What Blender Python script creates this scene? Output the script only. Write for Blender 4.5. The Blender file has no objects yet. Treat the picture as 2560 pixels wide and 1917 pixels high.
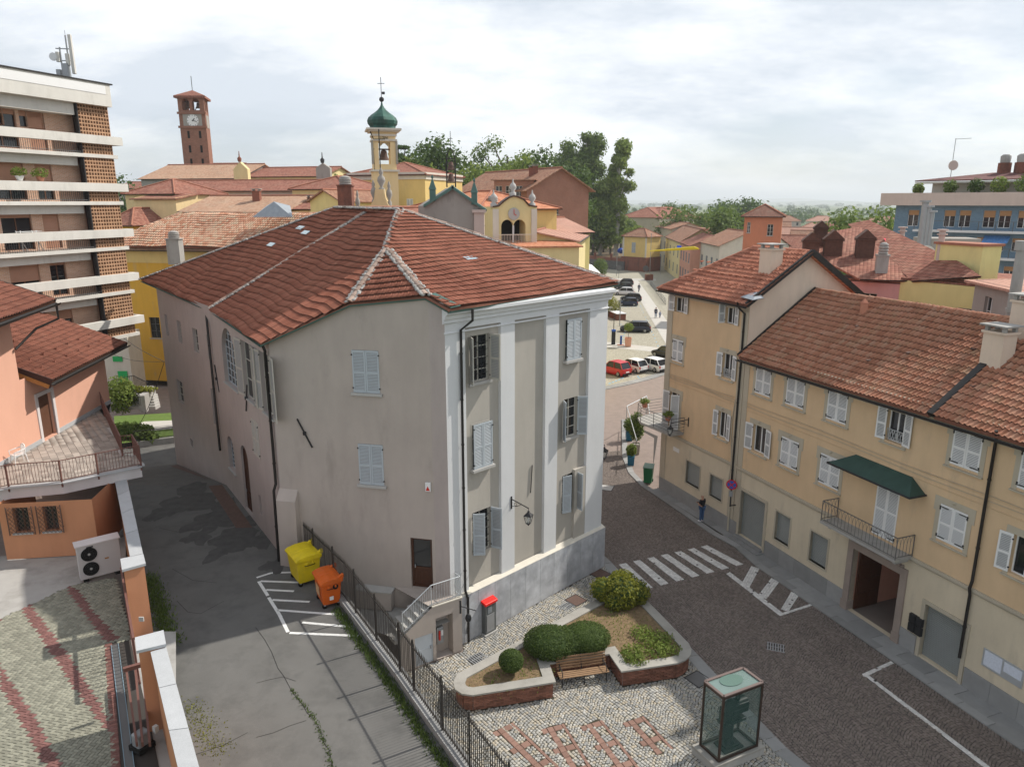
import bpy, bmesh, math, random
import numpy as np
from mathutils import Matrix, Vector
random.seed(7); np.random.seed(7)
R = math.radians
SC = bpy.context.scene
COL = SC.collection
# ------------------------------------------------------------------ camera, sky, sun, exposure
CAM_H = 19.0; FOC = 1818.0; PX, PY = 1280.0, 958.5; PITCH = math.atan((958.5-506.0)/FOC)
cam = bpy.data.cameras.new('camera'); camo = bpy.data.objects.new('camera', cam); COL.objects.link(camo)
camo.location = (0, 0, CAM_H); camo.rotation_euler = (math.pi/2-PITCH, 0, 0)
cam.sensor_width = 36; cam.lens = FOC/2560*36; cam.clip_start = .1; cam.clip_end = 40000
SC.camera = camo
SUN_AZ, SUN_EL = R(62), R(45)
world = bpy.data.worlds.new('World'); SC.world = world; world.use_nodes = True
def build_world():
    nt = world.node_tree; N = nt.nodes; L = nt.links
    for n in list(N): N.remove(n)
    out = N.new('ShaderNodeOutputWorld'); bg = N.new('ShaderNodeBackground')
    sky = N.new('ShaderNodeTexSky'); sky.sky_type = 'NISHITA'; sky.sun_disc = False
    sky.sun_elevation = SUN_EL; sky.sun_rotation = SUN_AZ; sky.altitude = 250; sky.dust_density = 1.0; sky.ozone_density = 1
    tc = N.new('ShaderNodeTexCoord'); sep = N.new('ShaderNodeSeparateXYZ'); L.new(tc.outputs['Generated'], sep.inputs[0])
    # cloud layer: the view direction cut by a flat layer, so clouds flatten and crowd towards the horizon
    zc = N.new('ShaderNodeMath'); zc.operation = 'MAXIMUM'; zc.inputs[1].default_value = 0.0; L.new(sep.outputs['Z'], zc.inputs[0])
    za = N.new('ShaderNodeMath'); za.operation = 'ADD'; za.inputs[1].default_value = .35; L.new(zc.outputs[0], za.inputs[0])
    dv = N.new('ShaderNodeVectorMath'); dv.operation = 'DIVIDE'
    cmb = N.new('ShaderNodeCombineXYZ')
    for k in range(3): L.new(za.outputs[0], cmb.inputs[k])
    L.new(tc.outputs['Generated'], dv.inputs[0]); L.new(cmb.outputs[0], dv.inputs[1])
    n1 = N.new('ShaderNodeTexNoise'); n1.inputs['Scale'].default_value = .9; n1.inputs['Detail'].default_value = 9; n1.inputs['Roughness'].default_value = .55; n1.inputs['Distortion'].default_value = .35
    mp = N.new('ShaderNodeMapping'); mp.inputs['Location'].default_value = (3.1, 1.7, .4); mp.inputs['Scale'].default_value = (.8, 1.15, 1.6)
    L.new(dv.outputs[0], mp.inputs[0]); L.new(mp.outputs[0], n1.inputs['Vector'])
    n2 = N.new('ShaderNodeTexNoise'); n2.inputs['Scale'].default_value = 1.7; n2.inputs['Detail'].default_value = 8; n2.inputs['Roughness'].default_value = .6
    L.new(mp.outputs[0], n2.inputs['Vector'])
    r1 = N.new('ShaderNodeValToRGB'); r1.color_ramp.elements[0].position = .38; r1.color_ramp.elements[1].position = .58
    r1.color_ramp.elements[0].color = (.45, .45, .45, 1); r1.color_ramp.elements[1].color = (1, 1, 1, 1)
    L.new(n1.outputs['Fac'], r1.inputs[0])
    r2 = N.new('ShaderNodeValToRGB'); r2.color_ramp.elements[0].position = .40; r2.color_ramp.elements[1].position = .60
    r2.color_ramp.elements[0].color = (7.7, 8.4, 9.3, 1); r2.color_ramp.elements[1].color = (11.6, 11.8, 12.0, 1)
    L.new(n2.outputs['Fac'], r2.inputs[0])
    mx = N.new('ShaderNodeMix'); mx.data_type = 'RGBA'
    L.new(r1.outputs[0], mx.inputs[0]); L.new(sky.outputs[0], mx.inputs[6]); L.new(r2.outputs[0], mx.inputs[7])
    L.new(mx.outputs[2], bg.inputs[0]); bg.inputs[1].default_value = .1
    L.new(bg.outputs[0], out.inputs[0])
build_world()
sl = bpy.data.lights.new('sun', 'SUN'); sl.energy = 5.0; sl.angle = R(.9); sl.color = (1, .945, .86)
so = bpy.data.objects.new('sun', sl); COL.objects.link(so); so.location = (60, 40, 80)
so.rotation_euler = Vector((-math.sin(SUN_AZ)*math.cos(SUN_EL), -math.cos(SUN_AZ)*math.cos(SUN_EL), -math.sin(SUN_EL))).to_track_quat('-Z', 'Y').to_euler()
SC.view_settings.view_transform = 'Standard'; SC.view_settings.look = 'None'; SC.view_settings.gamma = 1
SC.view_settings.use_curve_mapping = False; SC.view_settings.exposure = 0.0
SC.render.engine = 'CYCLES'
SC.cycles.max_bounces = 6; SC.cycles.diffuse_bounces = 3; SC.cycles.glossy_bounces = 3; SC.cycles.transmission_bounces = 5; SC.cycles.transparent_max_bounces = 12
SC.cycles.volume_bounces = 0
SC.cycles.caustics_reflective = False; SC.cycles.caustics_refractive = False

# ------------------------------------------------------------------ survey: picture measurements turned into places in metres
_fw = Vector((0, math.cos(PITCH), -math.sin(PITCH))); _up = Vector((0, math.sin(PITCH), math.cos(PITCH))); _c = Vector((0, 0, CAM_H))
def ray(x, y): return _fw+Vector((1, 0, 0))*((x-PX)/FOC)-_up*((y-PY)/FOC)
def G(x, y, z=0.0):
    d = ray(x, y); return _c+d*((z-CAM_H)/d.z)
def GY(x, y, Y):
    d = ray(x, y); return _c+d*(Y/d.y)
def onplane(x, y, p, n):
    d = ray(x, y); p = Vector(p); n = Vector(n); return _c+d*((p-_c).dot(n)/d.dot(n))
def plane3(a, b, c): return a, (b-a).cross(c-a).normalized()
DD = 2560/2211.0
# ------------------------------------------------------------------ objects
WM = {}
def _link(o, parent, M):
    COL.objects.link(o)
    if parent is not None:
        o.parent = parent; o.matrix_parent_inverse = WM[parent.name].inverted()
    o.matrix_basis = M; WM[o.name] = M.copy()
    return o
def thing(name, label, cat, loc=(0, 0, 0), rz=0, group=None):
    o = bpy.data.objects.new(name, None); o.empty_display_size = .2
    M = Matrix.Translation(Vector(loc)) @ Matrix.Rotation(rz, 4, 'Z'); _link(o, None, M)
    tag(o, label, cat, group); return o
def tag(o, label=None, cat=None, group=None, kind=None):
    if label: o['label'] = label
    if cat: o['category'] = cat
    if group: o['group'] = group
    if kind: o['kind'] = kind
    return o
def frame(o): return WM[o.name]
class MB:
    """collects shapes in world metres (or in the frame M) and links them as one mesh"""
    def __init__(s, M=None): s.v = []; s.f = []; s.m = []; s.M = M; s.sm = []
    def add(s, vs, fs, mi=0, smooth=False):
        n = len(s.v)
        if s.M is not None: vs = [s.M @ Vector(p) for p in vs]
        s.v.extend([tuple(p) for p in vs]); s.f.extend([tuple(i+n for i in f) for f in fs]); s.m.extend([mi]*len(fs)); s.sm.extend([smooth]*len(fs))
        return s
    def box(s, c, d, rz=0, mi=0, M=None):
        c = Vector(c); hx, hy, hz = d[0]/2, d[1]/2, d[2]/2
        Q = Matrix.Rotation(rz, 3, 'Z') if M is None else M
        vs = [c+Q @ Vector((x*hx, y*hy, z*hz)) for x in (-1, 1) for y in (-1, 1) for z in (-1, 1)]
        return s.add(vs, [(0, 1, 3, 2), (4, 6, 7, 5), (0, 4, 5, 1), (2, 3, 7, 6), (0, 2, 6, 4), (1, 5, 7, 3)], mi)
    def b2(s, x0, x1, y0, y1, z0, z1, mi=0): return s.box(((x0+x1)/2, (y0+y1)/2, (z0+z1)/2), (abs(x1-x0), abs(y1-y0), abs(z1-z0)), mi=mi)
    def poly(s, pts, mi=0): return s.add(pts, [tuple(range(len(pts)))], mi)
    def prism(s, pts, ext, mi=0, smooth=False):
        n = len(pts); e = Vector(ext); a = [Vector(p) for p in pts]; b = [p+e for p in a]
        s.add(a+b, [tuple(range(n-1, -1, -1)), tuple(range(n, 2*n))]+[(i, (i+1) % n, n+(i+1) % n, n+i) for i in range(n)], mi, smooth); return s
    def slab(s, pts2, z0, z1, mi=0): return s.prism([(p[0], p[1], z0) for p in pts2], (0, 0, z1-z0), mi)
    def tube(s, path, r, k=8, mi=0, cap=True, smooth=True):
        path = [Vector(p) for p in path]; n = len(path); rs = r if isinstance(r, (list, tuple)) else [r]*n
        vs = []; px = None
        for i, p in enumerate(path):
            t = (path[min(i+1, n-1)]-path[max(i-1, 0)]).normalized()
            if px is None: px = t.orthogonal().normalized()
            else:
                px = (px-t*px.dot(t)); px = px.normalized() if px.length > 1e-6 else t.orthogonal().normalized()
            q = t.cross(px)
            for j in range(k):
                a = 2*math.pi*j/k; vs.append(p+(px*math.cos(a)+q*math.sin(a))*rs[i])
        fs = [(i*k+j, i*k+(j+1) % k, (i+1)*k+(j+1) % k, (i+1)*k+j) for i in range(n-1) for j in range(k)]
        s.add(vs, fs, mi, smooth)
        if cap: s.add([vs[j] for j in range(k)], [tuple(range(k-1, -1, -1))], mi); s.add([vs[(n-1)*k+j] for j in range(k)], [tuple(range(k))], mi)
        return s
    def bar(s, a, b, w, h=None, mi=0, upv=(0, 0, 1)):
        a = Vector(a); b = Vector(b); h = h or w; t = (b-a); L = t.length; t.normalize(); u = Vector(upv)
        if abs(t.dot(u)) > .99: u = Vector((1, 0, 0))
        x = t.cross(u).normalized(); y = x.cross(t)
        vs = [p+x*(sx*w/2)+y*(sy*h/2) for p in (a, b) for sx, sy in ((-1, -1), (1, -1), (1, 1), (-1, 1))]
        return s.add(vs, [(3, 2, 1, 0), (4, 5, 6, 7), (0, 1, 5, 4), (1, 2, 6, 5), (2, 3, 7, 6), (3, 0, 4, 7)], mi)
    def lathe(s, prof, c=(0, 0, 0), k=16, mi=0, smooth=True, cap=True, sq=False, rz=0):
        c = Vector(c); vs = []; n = len(prof)
        for r, z in prof:
            for j in range(k):
                a = 2*math.pi*j/k+rz; q = 1.0
                if sq: q = 1/max(abs(math.cos(a-rz)), abs(math.sin(a-rz)))
                vs.append(c+Vector((math.cos(a)*r*q, math.sin(a)*r*q, z)))
        s.add(vs, [(i*k+j, i*k+(j+1) % k, (i+1)*k+(j+1) % k, (i+1)*k+j) for i in range(n-1) for j in range(k)], mi, smooth)
        if cap: s.add(vs[:k], [tuple(range(k-1, -1, -1))], mi); s.add(vs[-k:], [tuple(range(k))], mi)
        return s
    def ball(s, c, r, seg=12, ring=8, mi=0, noise=0):
        rr = (r, r, r) if not isinstance(r, (tuple, list)) else r; vs = []; fs = []
        for i in range(ring+1):
            t = math.pi*i/ring
            for j in range(seg):
                a = 2*math.pi*j/seg; k = 1+random.uniform(-noise, noise)
                vs.append(Vector(c)+Vector((rr[0]*math.sin(t)*math.cos(a)*k, rr[1]*math.sin(t)*math.sin(a)*k, rr[2]*math.cos(t)*k)))
        for i in range(ring):
            for j in range(seg): fs.append((i*seg+j, (i+1)*seg+j, (i+1)*seg+(j+1) % seg, i*seg+(j+1) % seg))
        return s.add(vs, fs, mi, True)
    def obj(s, name, mat, parent=None, kind=None, bevel=0, fix=True):
        me = mesh_from(name, s.v, s.f, s.m, s.sm, fix)
        for m in (mat if isinstance(mat, (list, tuple)) else [mat]): me.materials.append(m)
        o = bpy.data.objects.new(name, me)
        M = Matrix.Identity(4); _link(o, parent, M)
        if kind: o['kind'] = kind
        if bevel:
            bm = o.modifiers.new('bevel', 'BEVEL'); bm.width = bevel; bm.segments = 2; bm.limit_method = 'ANGLE'; bm.angle_limit = R(40)
        return o
def mesh_from(name, v, f, mi=None, sm=None, fix=True):
    me = bpy.data.meshes.new(name); me.from_pydata(v, [], f)
    if fix:
        bm = bmesh.new(); bm.from_mesh(me); bmesh.ops.recalc_face_normals(bm, faces=bm.faces); bm.to_mesh(me); bm.free()
    n = len(me.polygons)
    if mi is not None and n == len(mi): me.polygons.foreach_set('material_index', mi)
    if sm is not None and n == len(sm): me.polygons.foreach_set('use_smooth', sm)
    auto_uv(me); return me
def auto_uv(me):
    uv = me.uv_layers.new(name='UVMap'); nl = len(me.loops)
    if nl == 0: return
    co = np.empty(len(me.vertices)*3, np.float32); me.vertices.foreach_get('co', co); co = co.reshape(-1, 3)
    li = np.empty(nl, np.int32); me.loops.foreach_get('vertex_index', li)
    nn = np.empty(len(me.polygons)*3, np.float32); me.polygons.foreach_get('normal', nn); nn = nn.reshape(-1, 3)
    lt = np.empty(len(me.polygons), np.int32); me.polygons.foreach_get('loop_total', lt)
    fn = np.repeat(nn, lt, axis=0)
    t = np.stack([-fn[:, 1], fn[:, 0], np.zeros(nl)], 1); ln = np.linalg.norm(t, axis=1)
    t[ln < .02] = (1, 0, 0); ln[ln < .02] = 1; t /= ln[:, None]
    b = np.cross(fn, t); p = co[li]
    out = np.stack([(p*t).sum(1), (p*b).sum(1)], 1).astype(np.float32)
    uv.data.foreach_set('uv', out.ravel())
def dup(root, M, label=None, group=None):
    """copy a thing with its parts and sub-parts, moved to the frame M"""
    T = M @ WM[root.name].inverted(); r = root.copy(); COL.objects.link(r); r.matrix_basis = M; WM[r.name] = M.copy()
    if label: r['label'] = label
    if group: r['group'] = group
    def rec(o, p):
        for ch in o.children:
            c = ch.copy(); COL.objects.link(c); c.parent = p; WM[c.name] = T @ WM[ch.name]
            c.matrix_parent_inverse = WM[p.name].inverted(); c.matrix_basis = WM[c.name]; rec(ch, c)
    rec(root, r); return r
# ------------------------------------------------------------------ materials
MATS = {}
def nodes(name):
    m = bpy.data.materials.new(name); m.use_nodes = True; nt = m.node_tree
    return m, nt, nt.nodes, nt.links, nt.nodes['Principled BSDF']
def mapr(N, L, src, a, b):
    n = N.new('ShaderNodeMapRange'); n.inputs[3].default_value = a; n.inputs[4].default_value = b; L.new(src, n.inputs[0]); return n.outputs[0]
def mulcol(N, L, col_socket, fac_socket):
    n = N.new('ShaderNodeMix'); n.data_type = 'RGBA'; n.blend_type = 'MULTIPLY'; n.inputs[0].default_value = 1
    L.new(col_socket, n.inputs[6])
    c = N.new('ShaderNodeCombineColor')
    for k in range(3): L.new(fac_socket, c.inputs[k])
    L.new(c.outputs[0], n.inputs[7]); return n.outputs[2]
def noise(N, L, vec, scale, detail=4, rough=.55, sc3=None):
    n = N.new('ShaderNodeTexNoise'); n.inputs['Scale'].default_value = scale; n.inputs['Detail'].default_value = detail; n.inputs['Roughness'].default_value = rough
    if sc3:
        mp = N.new('ShaderNodeMapping'); mp.inputs['Scale'].default_value = sc3; L.new(vec, mp.inputs[0]); vec = mp.outputs[0]
    L.new(vec, n.inputs['Vector']); return n.outputs['Fac']
def mix(N, L, fac, a, b):
    n = N.new('ShaderNodeMix'); n.data_type = 'RGBA'
    if hasattr(fac, 'links'): L.new(fac, n.inputs[0])
    else: n.inputs[0].default_value = fac
    for k, s in ((6, a), (7, b)):
        if hasattr(s, 'links'): L.new(s, n.inputs[k])
        else: n.inputs[k].default_value = (*s[:3], 1)
    return n.outputs[2]
def rng(N, L, src, lo, hi):
    n = N.new('ShaderNodeMapRange'); n.inputs[1].default_value = lo; n.inputs[2].default_value = hi; L.new(src, n.inputs[0]); return n.outputs[0]
def bumpn(N, L, h, st, d, b):
    bp = N.new('ShaderNodeBump'); bp.inputs['Strength'].default_value = st; bp.inputs['Distance'].default_value = d; L.new(h, bp.inputs['Height']); L.new(bp.outputs[0], b.inputs['Normal']); return bp
def mat(name, col, rough=.75, var=.12, scale=2.5, bump=0., bscale=40., metal=0., spec=.3, piece=0., stain=None, sfac=.5, fine=.06):
    """plain stuff with uneven tone; piece>0 gives every piece its own tone"""
    if name in MATS: return MATS[name]
    m, nt, N, L, b = nodes(name); geo = N.new('ShaderNodeNewGeometry'); P = geo.outputs['Position']
    f = mapr(N, L, noise(N, L, P, scale, 5), 1-var, 1+var)
    c = mix(N, L, 0., col, col); c = mulcol(N, L, c, f)
    if fine: c = mulcol(N, L, c, mapr(N, L, noise(N, L, P, 55, 3), 1-fine, 1+fine))
    if piece:
        oi = N.new('ShaderNodeObjectInfo'); a = N.new('ShaderNodeMath'); a.operation = 'ADD'; L.new(oi.outputs['Random'], a.inputs[0]); L.new(geo.outputs['Random Per Island'], a.inputs[1])
        w = N.new('ShaderNodeTexWhiteNoise'); w.noise_dimensions = '1D'; L.new(a.outputs[0], w.inputs['W'])
        c = mulcol(N, L, c, mapr(N, L, w.outputs['Value'], 1-piece, 1+piece))
    if stain:
        s = rng(N, L, noise(N, L, P, .9, 7, .65, (1, 1, .35)), .48, .72)
        mm = N.new('ShaderNodeMath'); mm.operation = 'MULTIPLY'; mm.inputs[1].default_value = sfac; L.new(s, mm.inputs[0]); c = mix(N, L, mm.outputs[0], c, stain)
    L.new(c, b.inputs['Base Color']); b.inputs['Roughness'].default_value = rough; b.inputs['Metallic'].default_value = metal; b.inputs['Specular IOR Level'].default_value = spec
    if bump: bumpn(N, L, noise(N, L, P, bscale, 5), bump, .02, b)
    MATS[name] = m; return m
def plaster(name, col, var=.07, streak=.12, dirt=(.22, .2, .18), dfac=.25):
    if name in MATS: return MATS[name]
    m, nt, N, L, b = nodes(name); geo = N.new('ShaderNodeNewGeometry'); P = geo.outputs['Position']
    c = mix(N, L, 0., col, col)
    c = mulcol(N, L, c, mapr(N, L, noise(N, L, P, .55, 6, .6), 1-var*1.6, 1+var*1.6))
    c = mulcol(N, L, c, mapr(N, L, noise(N, L, P, 2.2, 5, .6, (1, 1, .22)), 1-streak, 1+streak*.8))
    c = mulcol(N, L, c, mapr(N, L, noise(N, L, P, 26, 4), .95, 1.05))
    s = rng(N, L, noise(N, L, P, .8, 8, .68, (1.3, 1.3, .4)), .56, .8)
    mm = N.new('ShaderNodeMath'); mm.operation = 'MULTIPLY'; mm.inputs[1].default_value = dfac; L.new(s, mm.inputs[0]); c = mix(N, L, mm.outputs[0], c, dirt)
    L.new(c, b.inputs['Base Color']); b.inputs['Roughness'].default_value = .9; b.inputs['Specular IOR Level'].default_value = .15
    bumpn(N, L, noise(N, L, P, 30, 6, .6), .25, .01, b)
    MATS[name] = m; return m
def tilemat(name, cols, lich=(.30, .27, .20), lfac=.25, rough=.85):
    """single roof tiles: every tile its own shade of the fired clay, with lichen and soot patches"""
    if name in MATS: return MATS[name]
    m, nt, N, L, b = nodes(name); geo = N.new('ShaderNodeNewGeometry'); P = geo.outputs['Position']; oi = N.new('ShaderNodeObjectInfo')
    a = N.new('ShaderNodeMath'); a.operation = 'ADD'; L.new(oi.outputs['Random'], a.inputs[0]); L.new(geo.outputs['Random Per Island'], a.inputs[1])
    w = N.new('ShaderNodeTexWhiteNoise'); w.noise_dimensions = '1D'; L.new(a.outputs[0], w.inputs['W'])
    r = N.new('ShaderNodeValToRGB'); r.color_ramp.elements[0].color = (*cols[0], 1); r.color_ramp.elements[1].color = (*cols[-1], 1)
    for i, c in enumerate(cols[1:-1]): e = r.color_ramp.elements.new((i+1)/(len(cols)-1)); e.color = (*c, 1)
    L.new(w.outputs['Value'], r.inputs[0]); c = r.outputs[0]
    c = mulcol(N, L, c, mapr(N, L, noise(N, L, P, .5, 5, .6), .82, 1.18))
    c = mulcol(N, L, c, mapr(N, L, noise(N, L, P, 14, 4), .85, 1.15))
    s = rng(N, L, noise(N, L, P, 1.6, 9, .7), .5, .75); mm = N.new('ShaderNodeMath'); mm.operation = 'MULTIPLY'; mm.inputs[1].default_value = lfac; L.new(s, mm.inputs[0])
    c = mix(N, L, mm.outputs[0], c, lich)
    L.new(c, b.inputs['Base Color']); b.inputs['Roughness'].default_value = rough; b.inputs['Specular IOR Level'].default_value = .2
    MATS[name] = m; return m
def rooftex(name, cols, row=.34, wid=.22, lich=(.28, .24, .18), lfac=.3, depth=.05):
    """far roofs: rows and channels of clay tiles as relief, one shade for each tile"""
    if name in MATS: return MATS[name]
    m, nt, N, L, b = nodes(name); geo = N.new('ShaderNodeNewGeometry'); P = geo.outputs['Position']
    uv = N.new('ShaderNodeUVMap'); uv.uv_map = 'UVMap'; sp = N.new('ShaderNodeSeparateXYZ'); L.new(uv.outputs[0], sp.inputs[0])
    def mth(op, a, bv=None):
        n = N.new('ShaderNodeMath'); n.operation = op
        if hasattr(a, 'links'): L.new(a, n.inputs[0])
        else: n.inputs[0].default_value = a
        if bv is not None:
            if hasattr(bv, 'links'): L.new(bv, n.inputs[1])
            else: n.inputs[1].default_value = bv
        return n.outputs[0]
    wob = mth('MULTIPLY', mth('SUBTRACT', noise(N, L, P, .6, 3), .5), .25)
    v = mth('DIVIDE', mth('ADD', sp.outputs['Y'], wob), row); u = mth('DIVIDE', sp.outputs['X'], wid)
    fv = mth('FRACT', v); fu = mth('FRACT', u)
    w = N.new('ShaderNodeTexWhiteNoise'); w.noise_dimensions = '2D'; cb = N.new('ShaderNodeCombineXYZ'); L.new(mth('FLOOR', u), cb.inputs[0]); L.new(mth('FLOOR', v), cb.inputs[1]); L.new(cb.outputs[0], w.inputs['Vector'])
    r = N.new('ShaderNodeValToRGB'); r.color_ramp.elements[0].color = (*cols[0], 1); r.color_ramp.elements[1].color = (*cols[-1], 1)
    for i, c in enumerate(cols[1:-1]): e = r.color_ramp.elements.new((i+1)/(len(cols)-1)); e.color = (*c, 1)
    L.new(w.outputs['Value'], r.inputs[0]); c = r.outputs[0]
    c = mulcol(N, L, c, mapr(N, L, noise(N, L, P, .35, 6, .6), .75, 1.25))
    s = rng(N, L, noise(N, L, P, .8, 9, .7), .48, .75); c = mix(N, L, mth('MULTIPLY', s, lfac), c, lich)
    c = mix(N, L, mth('MULTIPLY', mth('LESS_THAN', fv, .17), .6), c, (.07, .035, .025))  # dark line along each row: lip shadow and moss put into the colour
    L.new(c, b.inputs['Base Color']); b.inputs['Roughness'].default_value = .9; b.inputs['Specular IOR Level'].default_value = .15
    h = mth('ADD', mth('MULTIPLY', mth('POWER', mth('SINE', mth('MULTIPLY', fu, math.pi)), .6), .7), mth('MULTIPLY', mth('SUBTRACT', 1.0, fv), .8))
    bumpn(N, L, h, 1.0, depth, b)
    MATS[name] = m; return m
def brickmat(name, c1, c2, mortar, bw=.25, bh=.07, ms=.012, var=.25):
    if name in MATS: return MATS[name]
    m, nt, N, L, b = nodes(name); geo = N.new('ShaderNodeNewGeometry'); P = geo.outputs['Position']
    uv = N.new('ShaderNodeUVMap'); uv.uv_map = 'UVMap'; t = N.new('ShaderNodeTexBrick'); L.new(uv.outputs[0], t.inputs['Vector'])
    t.inputs['Color1'].default_value = (*c1, 1); t.inputs['Color2'].default_value = (*c2, 1); t.inputs['Mortar'].default_value = (*mortar, 1)
    t.inputs['Scale'].default_value = 1; t.inputs['Mortar Size'].default_value = ms; t.inputs['Brick Width'].default_value = bw; t.inputs['Row Height'].default_value = bh; t.inputs['Bias'].default_value = 0
    c = mulcol(N, L, t.outputs['Color'], mapr(N, L, noise(N, L, P, .7, 7, .65), 1-var, 1+var))
    L.new(c, b.inputs['Base Color']); b.inputs['Roughness'].default_value = .9; b.inputs['Specular IOR Level'].default_value = .15
    bumpn(N, L, t.outputs['Fac'], -.6, .01, b); MATS[name] = m; return m
def glassmat(name, col=(.02, .025, .03), rough=.05, see=0.):
    if name in MATS: return MATS[name]
    m, nt, N, L, b = nodes(name); b.inputs['Base Color'].default_value = (*col, 1); b.inputs['Roughness'].default_value = rough; b.inputs['Specular IOR Level'].default_value = .6
    if see:
        b.inputs['Alpha'].default_value = 1-see
    MATS[name] = m; return m
# ------------------------------------------------------------------ pieces: the ones nearest the camera as parts, the rest as one joined part
def pieces(name, parent, verts, faces, Ms, mate, nobj=300, smooth=False, rest='rest', mis=None):
    """verts/faces: one piece; Ms: (N,4,4) placements"""
    Ms = np.asarray(Ms, float)
    if len(Ms) == 0: return
    verts = np.asarray(verts, float)
    d = np.linalg.norm(Ms[:, :3, 3]-np.array([0, 0, CAM_H]), axis=1)
    # parts must be in view: project centres
    rel = Ms[:, :3, 3]-np.array([0, 0, CAM_H]); dz = rel @ np.array(_fw); ok = dz > .5
    sx = PX+FOC*rel[:, 0]/np.where(ok, dz, 1); sy = PY-FOC*(rel @ np.array(_up))/np.where(ok, dz, 1)
    inv = ok & (sx > 0) & (sx < 2560) & (sy > 0) & (sy < 1917)
    key = np.where(inv, d, d+1e5); order = np.argsort(key); near = [i for i in order[:nobj] if inv[i]]; ns = set(near)
    if len(near):
        me = mesh_from(name, [tuple(p) for p in verts], faces, mis, [smooth]*len(faces), mis is None); [me.materials.append(q) for q in (mate if isinstance(mate, list) else [mate])]
        for i in near:
            o = bpy.data.objects.new(name, me); _link(o, parent, Matrix(Ms[i].tolist()))
    far = np.array([i for i in range(len(Ms)) if i not in ns], int)
    if len(far):
        V = np.concatenate([verts, np.ones((len(verts), 1))], 1); A = np.einsum('nij,vj->nvi', Ms[far], V)[:, :, :3].reshape(-1, 3)
        nv = len(verts); me = bpy.data.meshes.new(rest); fl = [len(f) for f in faces]; fi = np.concatenate([np.array(f) for f in faces])
        idx = (fi[None, :]+(np.arange(len(far))*nv)[:, None]).ravel(); tot = np.tile(fl, len(far)); st = np.concatenate([[0], np.cumsum(tot)[:-1]])
        me.vertices.add(len(A)); me.vertices.foreach_set('co', A.astype(np.float32).ravel()); me.loops.add(len(idx)); me.loops.foreach_set('vertex_index', idx.astype(np.int32))
        me.polygons.add(len(tot)); me.polygons.foreach_set('loop_start', st.astype(np.int32)); me.polygons.foreach_set('loop_total', tot.astype(np.int32))
        if smooth: me.polygons.foreach_set('use_smooth', [True]*len(tot))
        me.update()
        if mis: me.polygons.foreach_set('material_index', np.tile(mis, len(far)).astype(np.int32))
        auto_uv(me); [me.materials.append(q) for q in (mate if isinstance(mate, list) else [mate])]
        o = bpy.data.objects.new(rest, me); _link(o, parent, Matrix.Identity(4)); o['kind'] = 'stuff'; return o
def fr(o, x, y, z):
    """4x4 from origin and three axes"""
    m = np.eye(4); m[:3, 0] = x; m[:3, 1] = y; m[:3, 2] = z; m[:3, 3] = o; return m
def inpoly(px, py, poly):
    px = np.asarray(px); py = np.asarray(py); ins = np.zeros(px.shape, bool); n = len(poly); j = n-1
    for i in range(n):
        xi, yi = poly[i][0], poly[i][1]; xj, yj = poly[j][0], poly[j][1]
        c = ((yi > py) != (yj > py)); xs = (xj-xi)*(py-yi)/((yj-yi) if yj != yi else 1e-12)+xi
        ins ^= c & (px < xs); j = i
    return ins
# ------------------------------------------------------------------ architecture helpers
class Wall:
    def __init__(s, a, b, z0=0., flip=False):
        s.a = Vector((a[0], a[1], 0)); s.b = Vector((b[0], b[1], 0)); s.L = (s.b-s.a).length; s.U = (s.b-s.a).normalized(); s.z0 = z0
        s.N = Vector((s.U.y, -s.U.x, 0))
        if s.N.dot(-s.a) < 0: s.N = -s.N
        if flip: s.N = -s.N
    def P(s, u, z, w=0.): return s.a+s.U*u+s.N*w+Vector((0, 0, z))
    def px(s, x, y, w=0.):
        p = onplane(x, y, s.a+s.N*w, s.N); return (p-s.a).dot(s.U), p.z
    def rect(s, x0, y0, x1, y1):
        """picture corners (left top, right bottom) -> u0,u1,z0,z1"""
        u0, z1 = s.px(x0, y0); u1, z0 = s.px(x1, y1); return min(u0, u1), max(u0, u1), min(z0, z1), max(z0, z1)
    def panel(s, mb, u0, u1, z0, z1, holes=(), depth=.22, w=0., mi=0, back=None):
        us = sorted(set([u0, u1]+[min(max(h[k], u0), u1) for h in holes for k in (0, 1)])); zs = sorted(set([z0, z1]+[min(max(h[k], z0), z1) for h in holes for k in (2, 3)]))
        for i in range(len(us)-1):
            for j in range(len(zs)-1):
                cu, cz = (us[i]+us[i+1])/2, (zs[j]+zs[j+1])/2
                if any(h[0] < cu < h[1] and h[2] < cz < h[3] for h in holes): continue
                mb.poly([s.P(us[i], zs[j], w), s.P(us[i+1], zs[j], w), s.P(us[i+1], zs[j+1], w), s.P(us[i], zs[j+1], w)], mi)
        for h in holes:
            q = [(h[0], h[2]), (h[1], h[2]), (h[1], h[3]), (h[0], h[3])]
            for k in range(4):
                (ua, za), (ub, zb) = q[k], q[(k+1) % 4]
                mb.poly([s.P(ua, za, w), s.P(ub, zb, w), s.P(ub, zb, w-depth), s.P(ua, za, w-depth)], mi)
    def box(s, mb, u0, u1, z0, z1, w0, w1, mi=0):
        p = [s.P(u, z, w) for u in (u0, u1) for w in (w0, w1) for z in (z0, z1)]
        mb.add(p, [(0, 1, 3, 2), (4, 6, 7, 5), (0, 4, 5, 1), (2, 3, 7, 6), (0, 2, 6, 4), (1, 5, 7, 3)], mi)
    def profile(s, mb, u0, u1, pts, mi=0):
        """moulding: pts are (w,z) of the section, run from u0 to u1"""
        mb.prism([s.P(u0, z, w) for w, z in pts], s.U*(u1-u0), mi)
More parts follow.
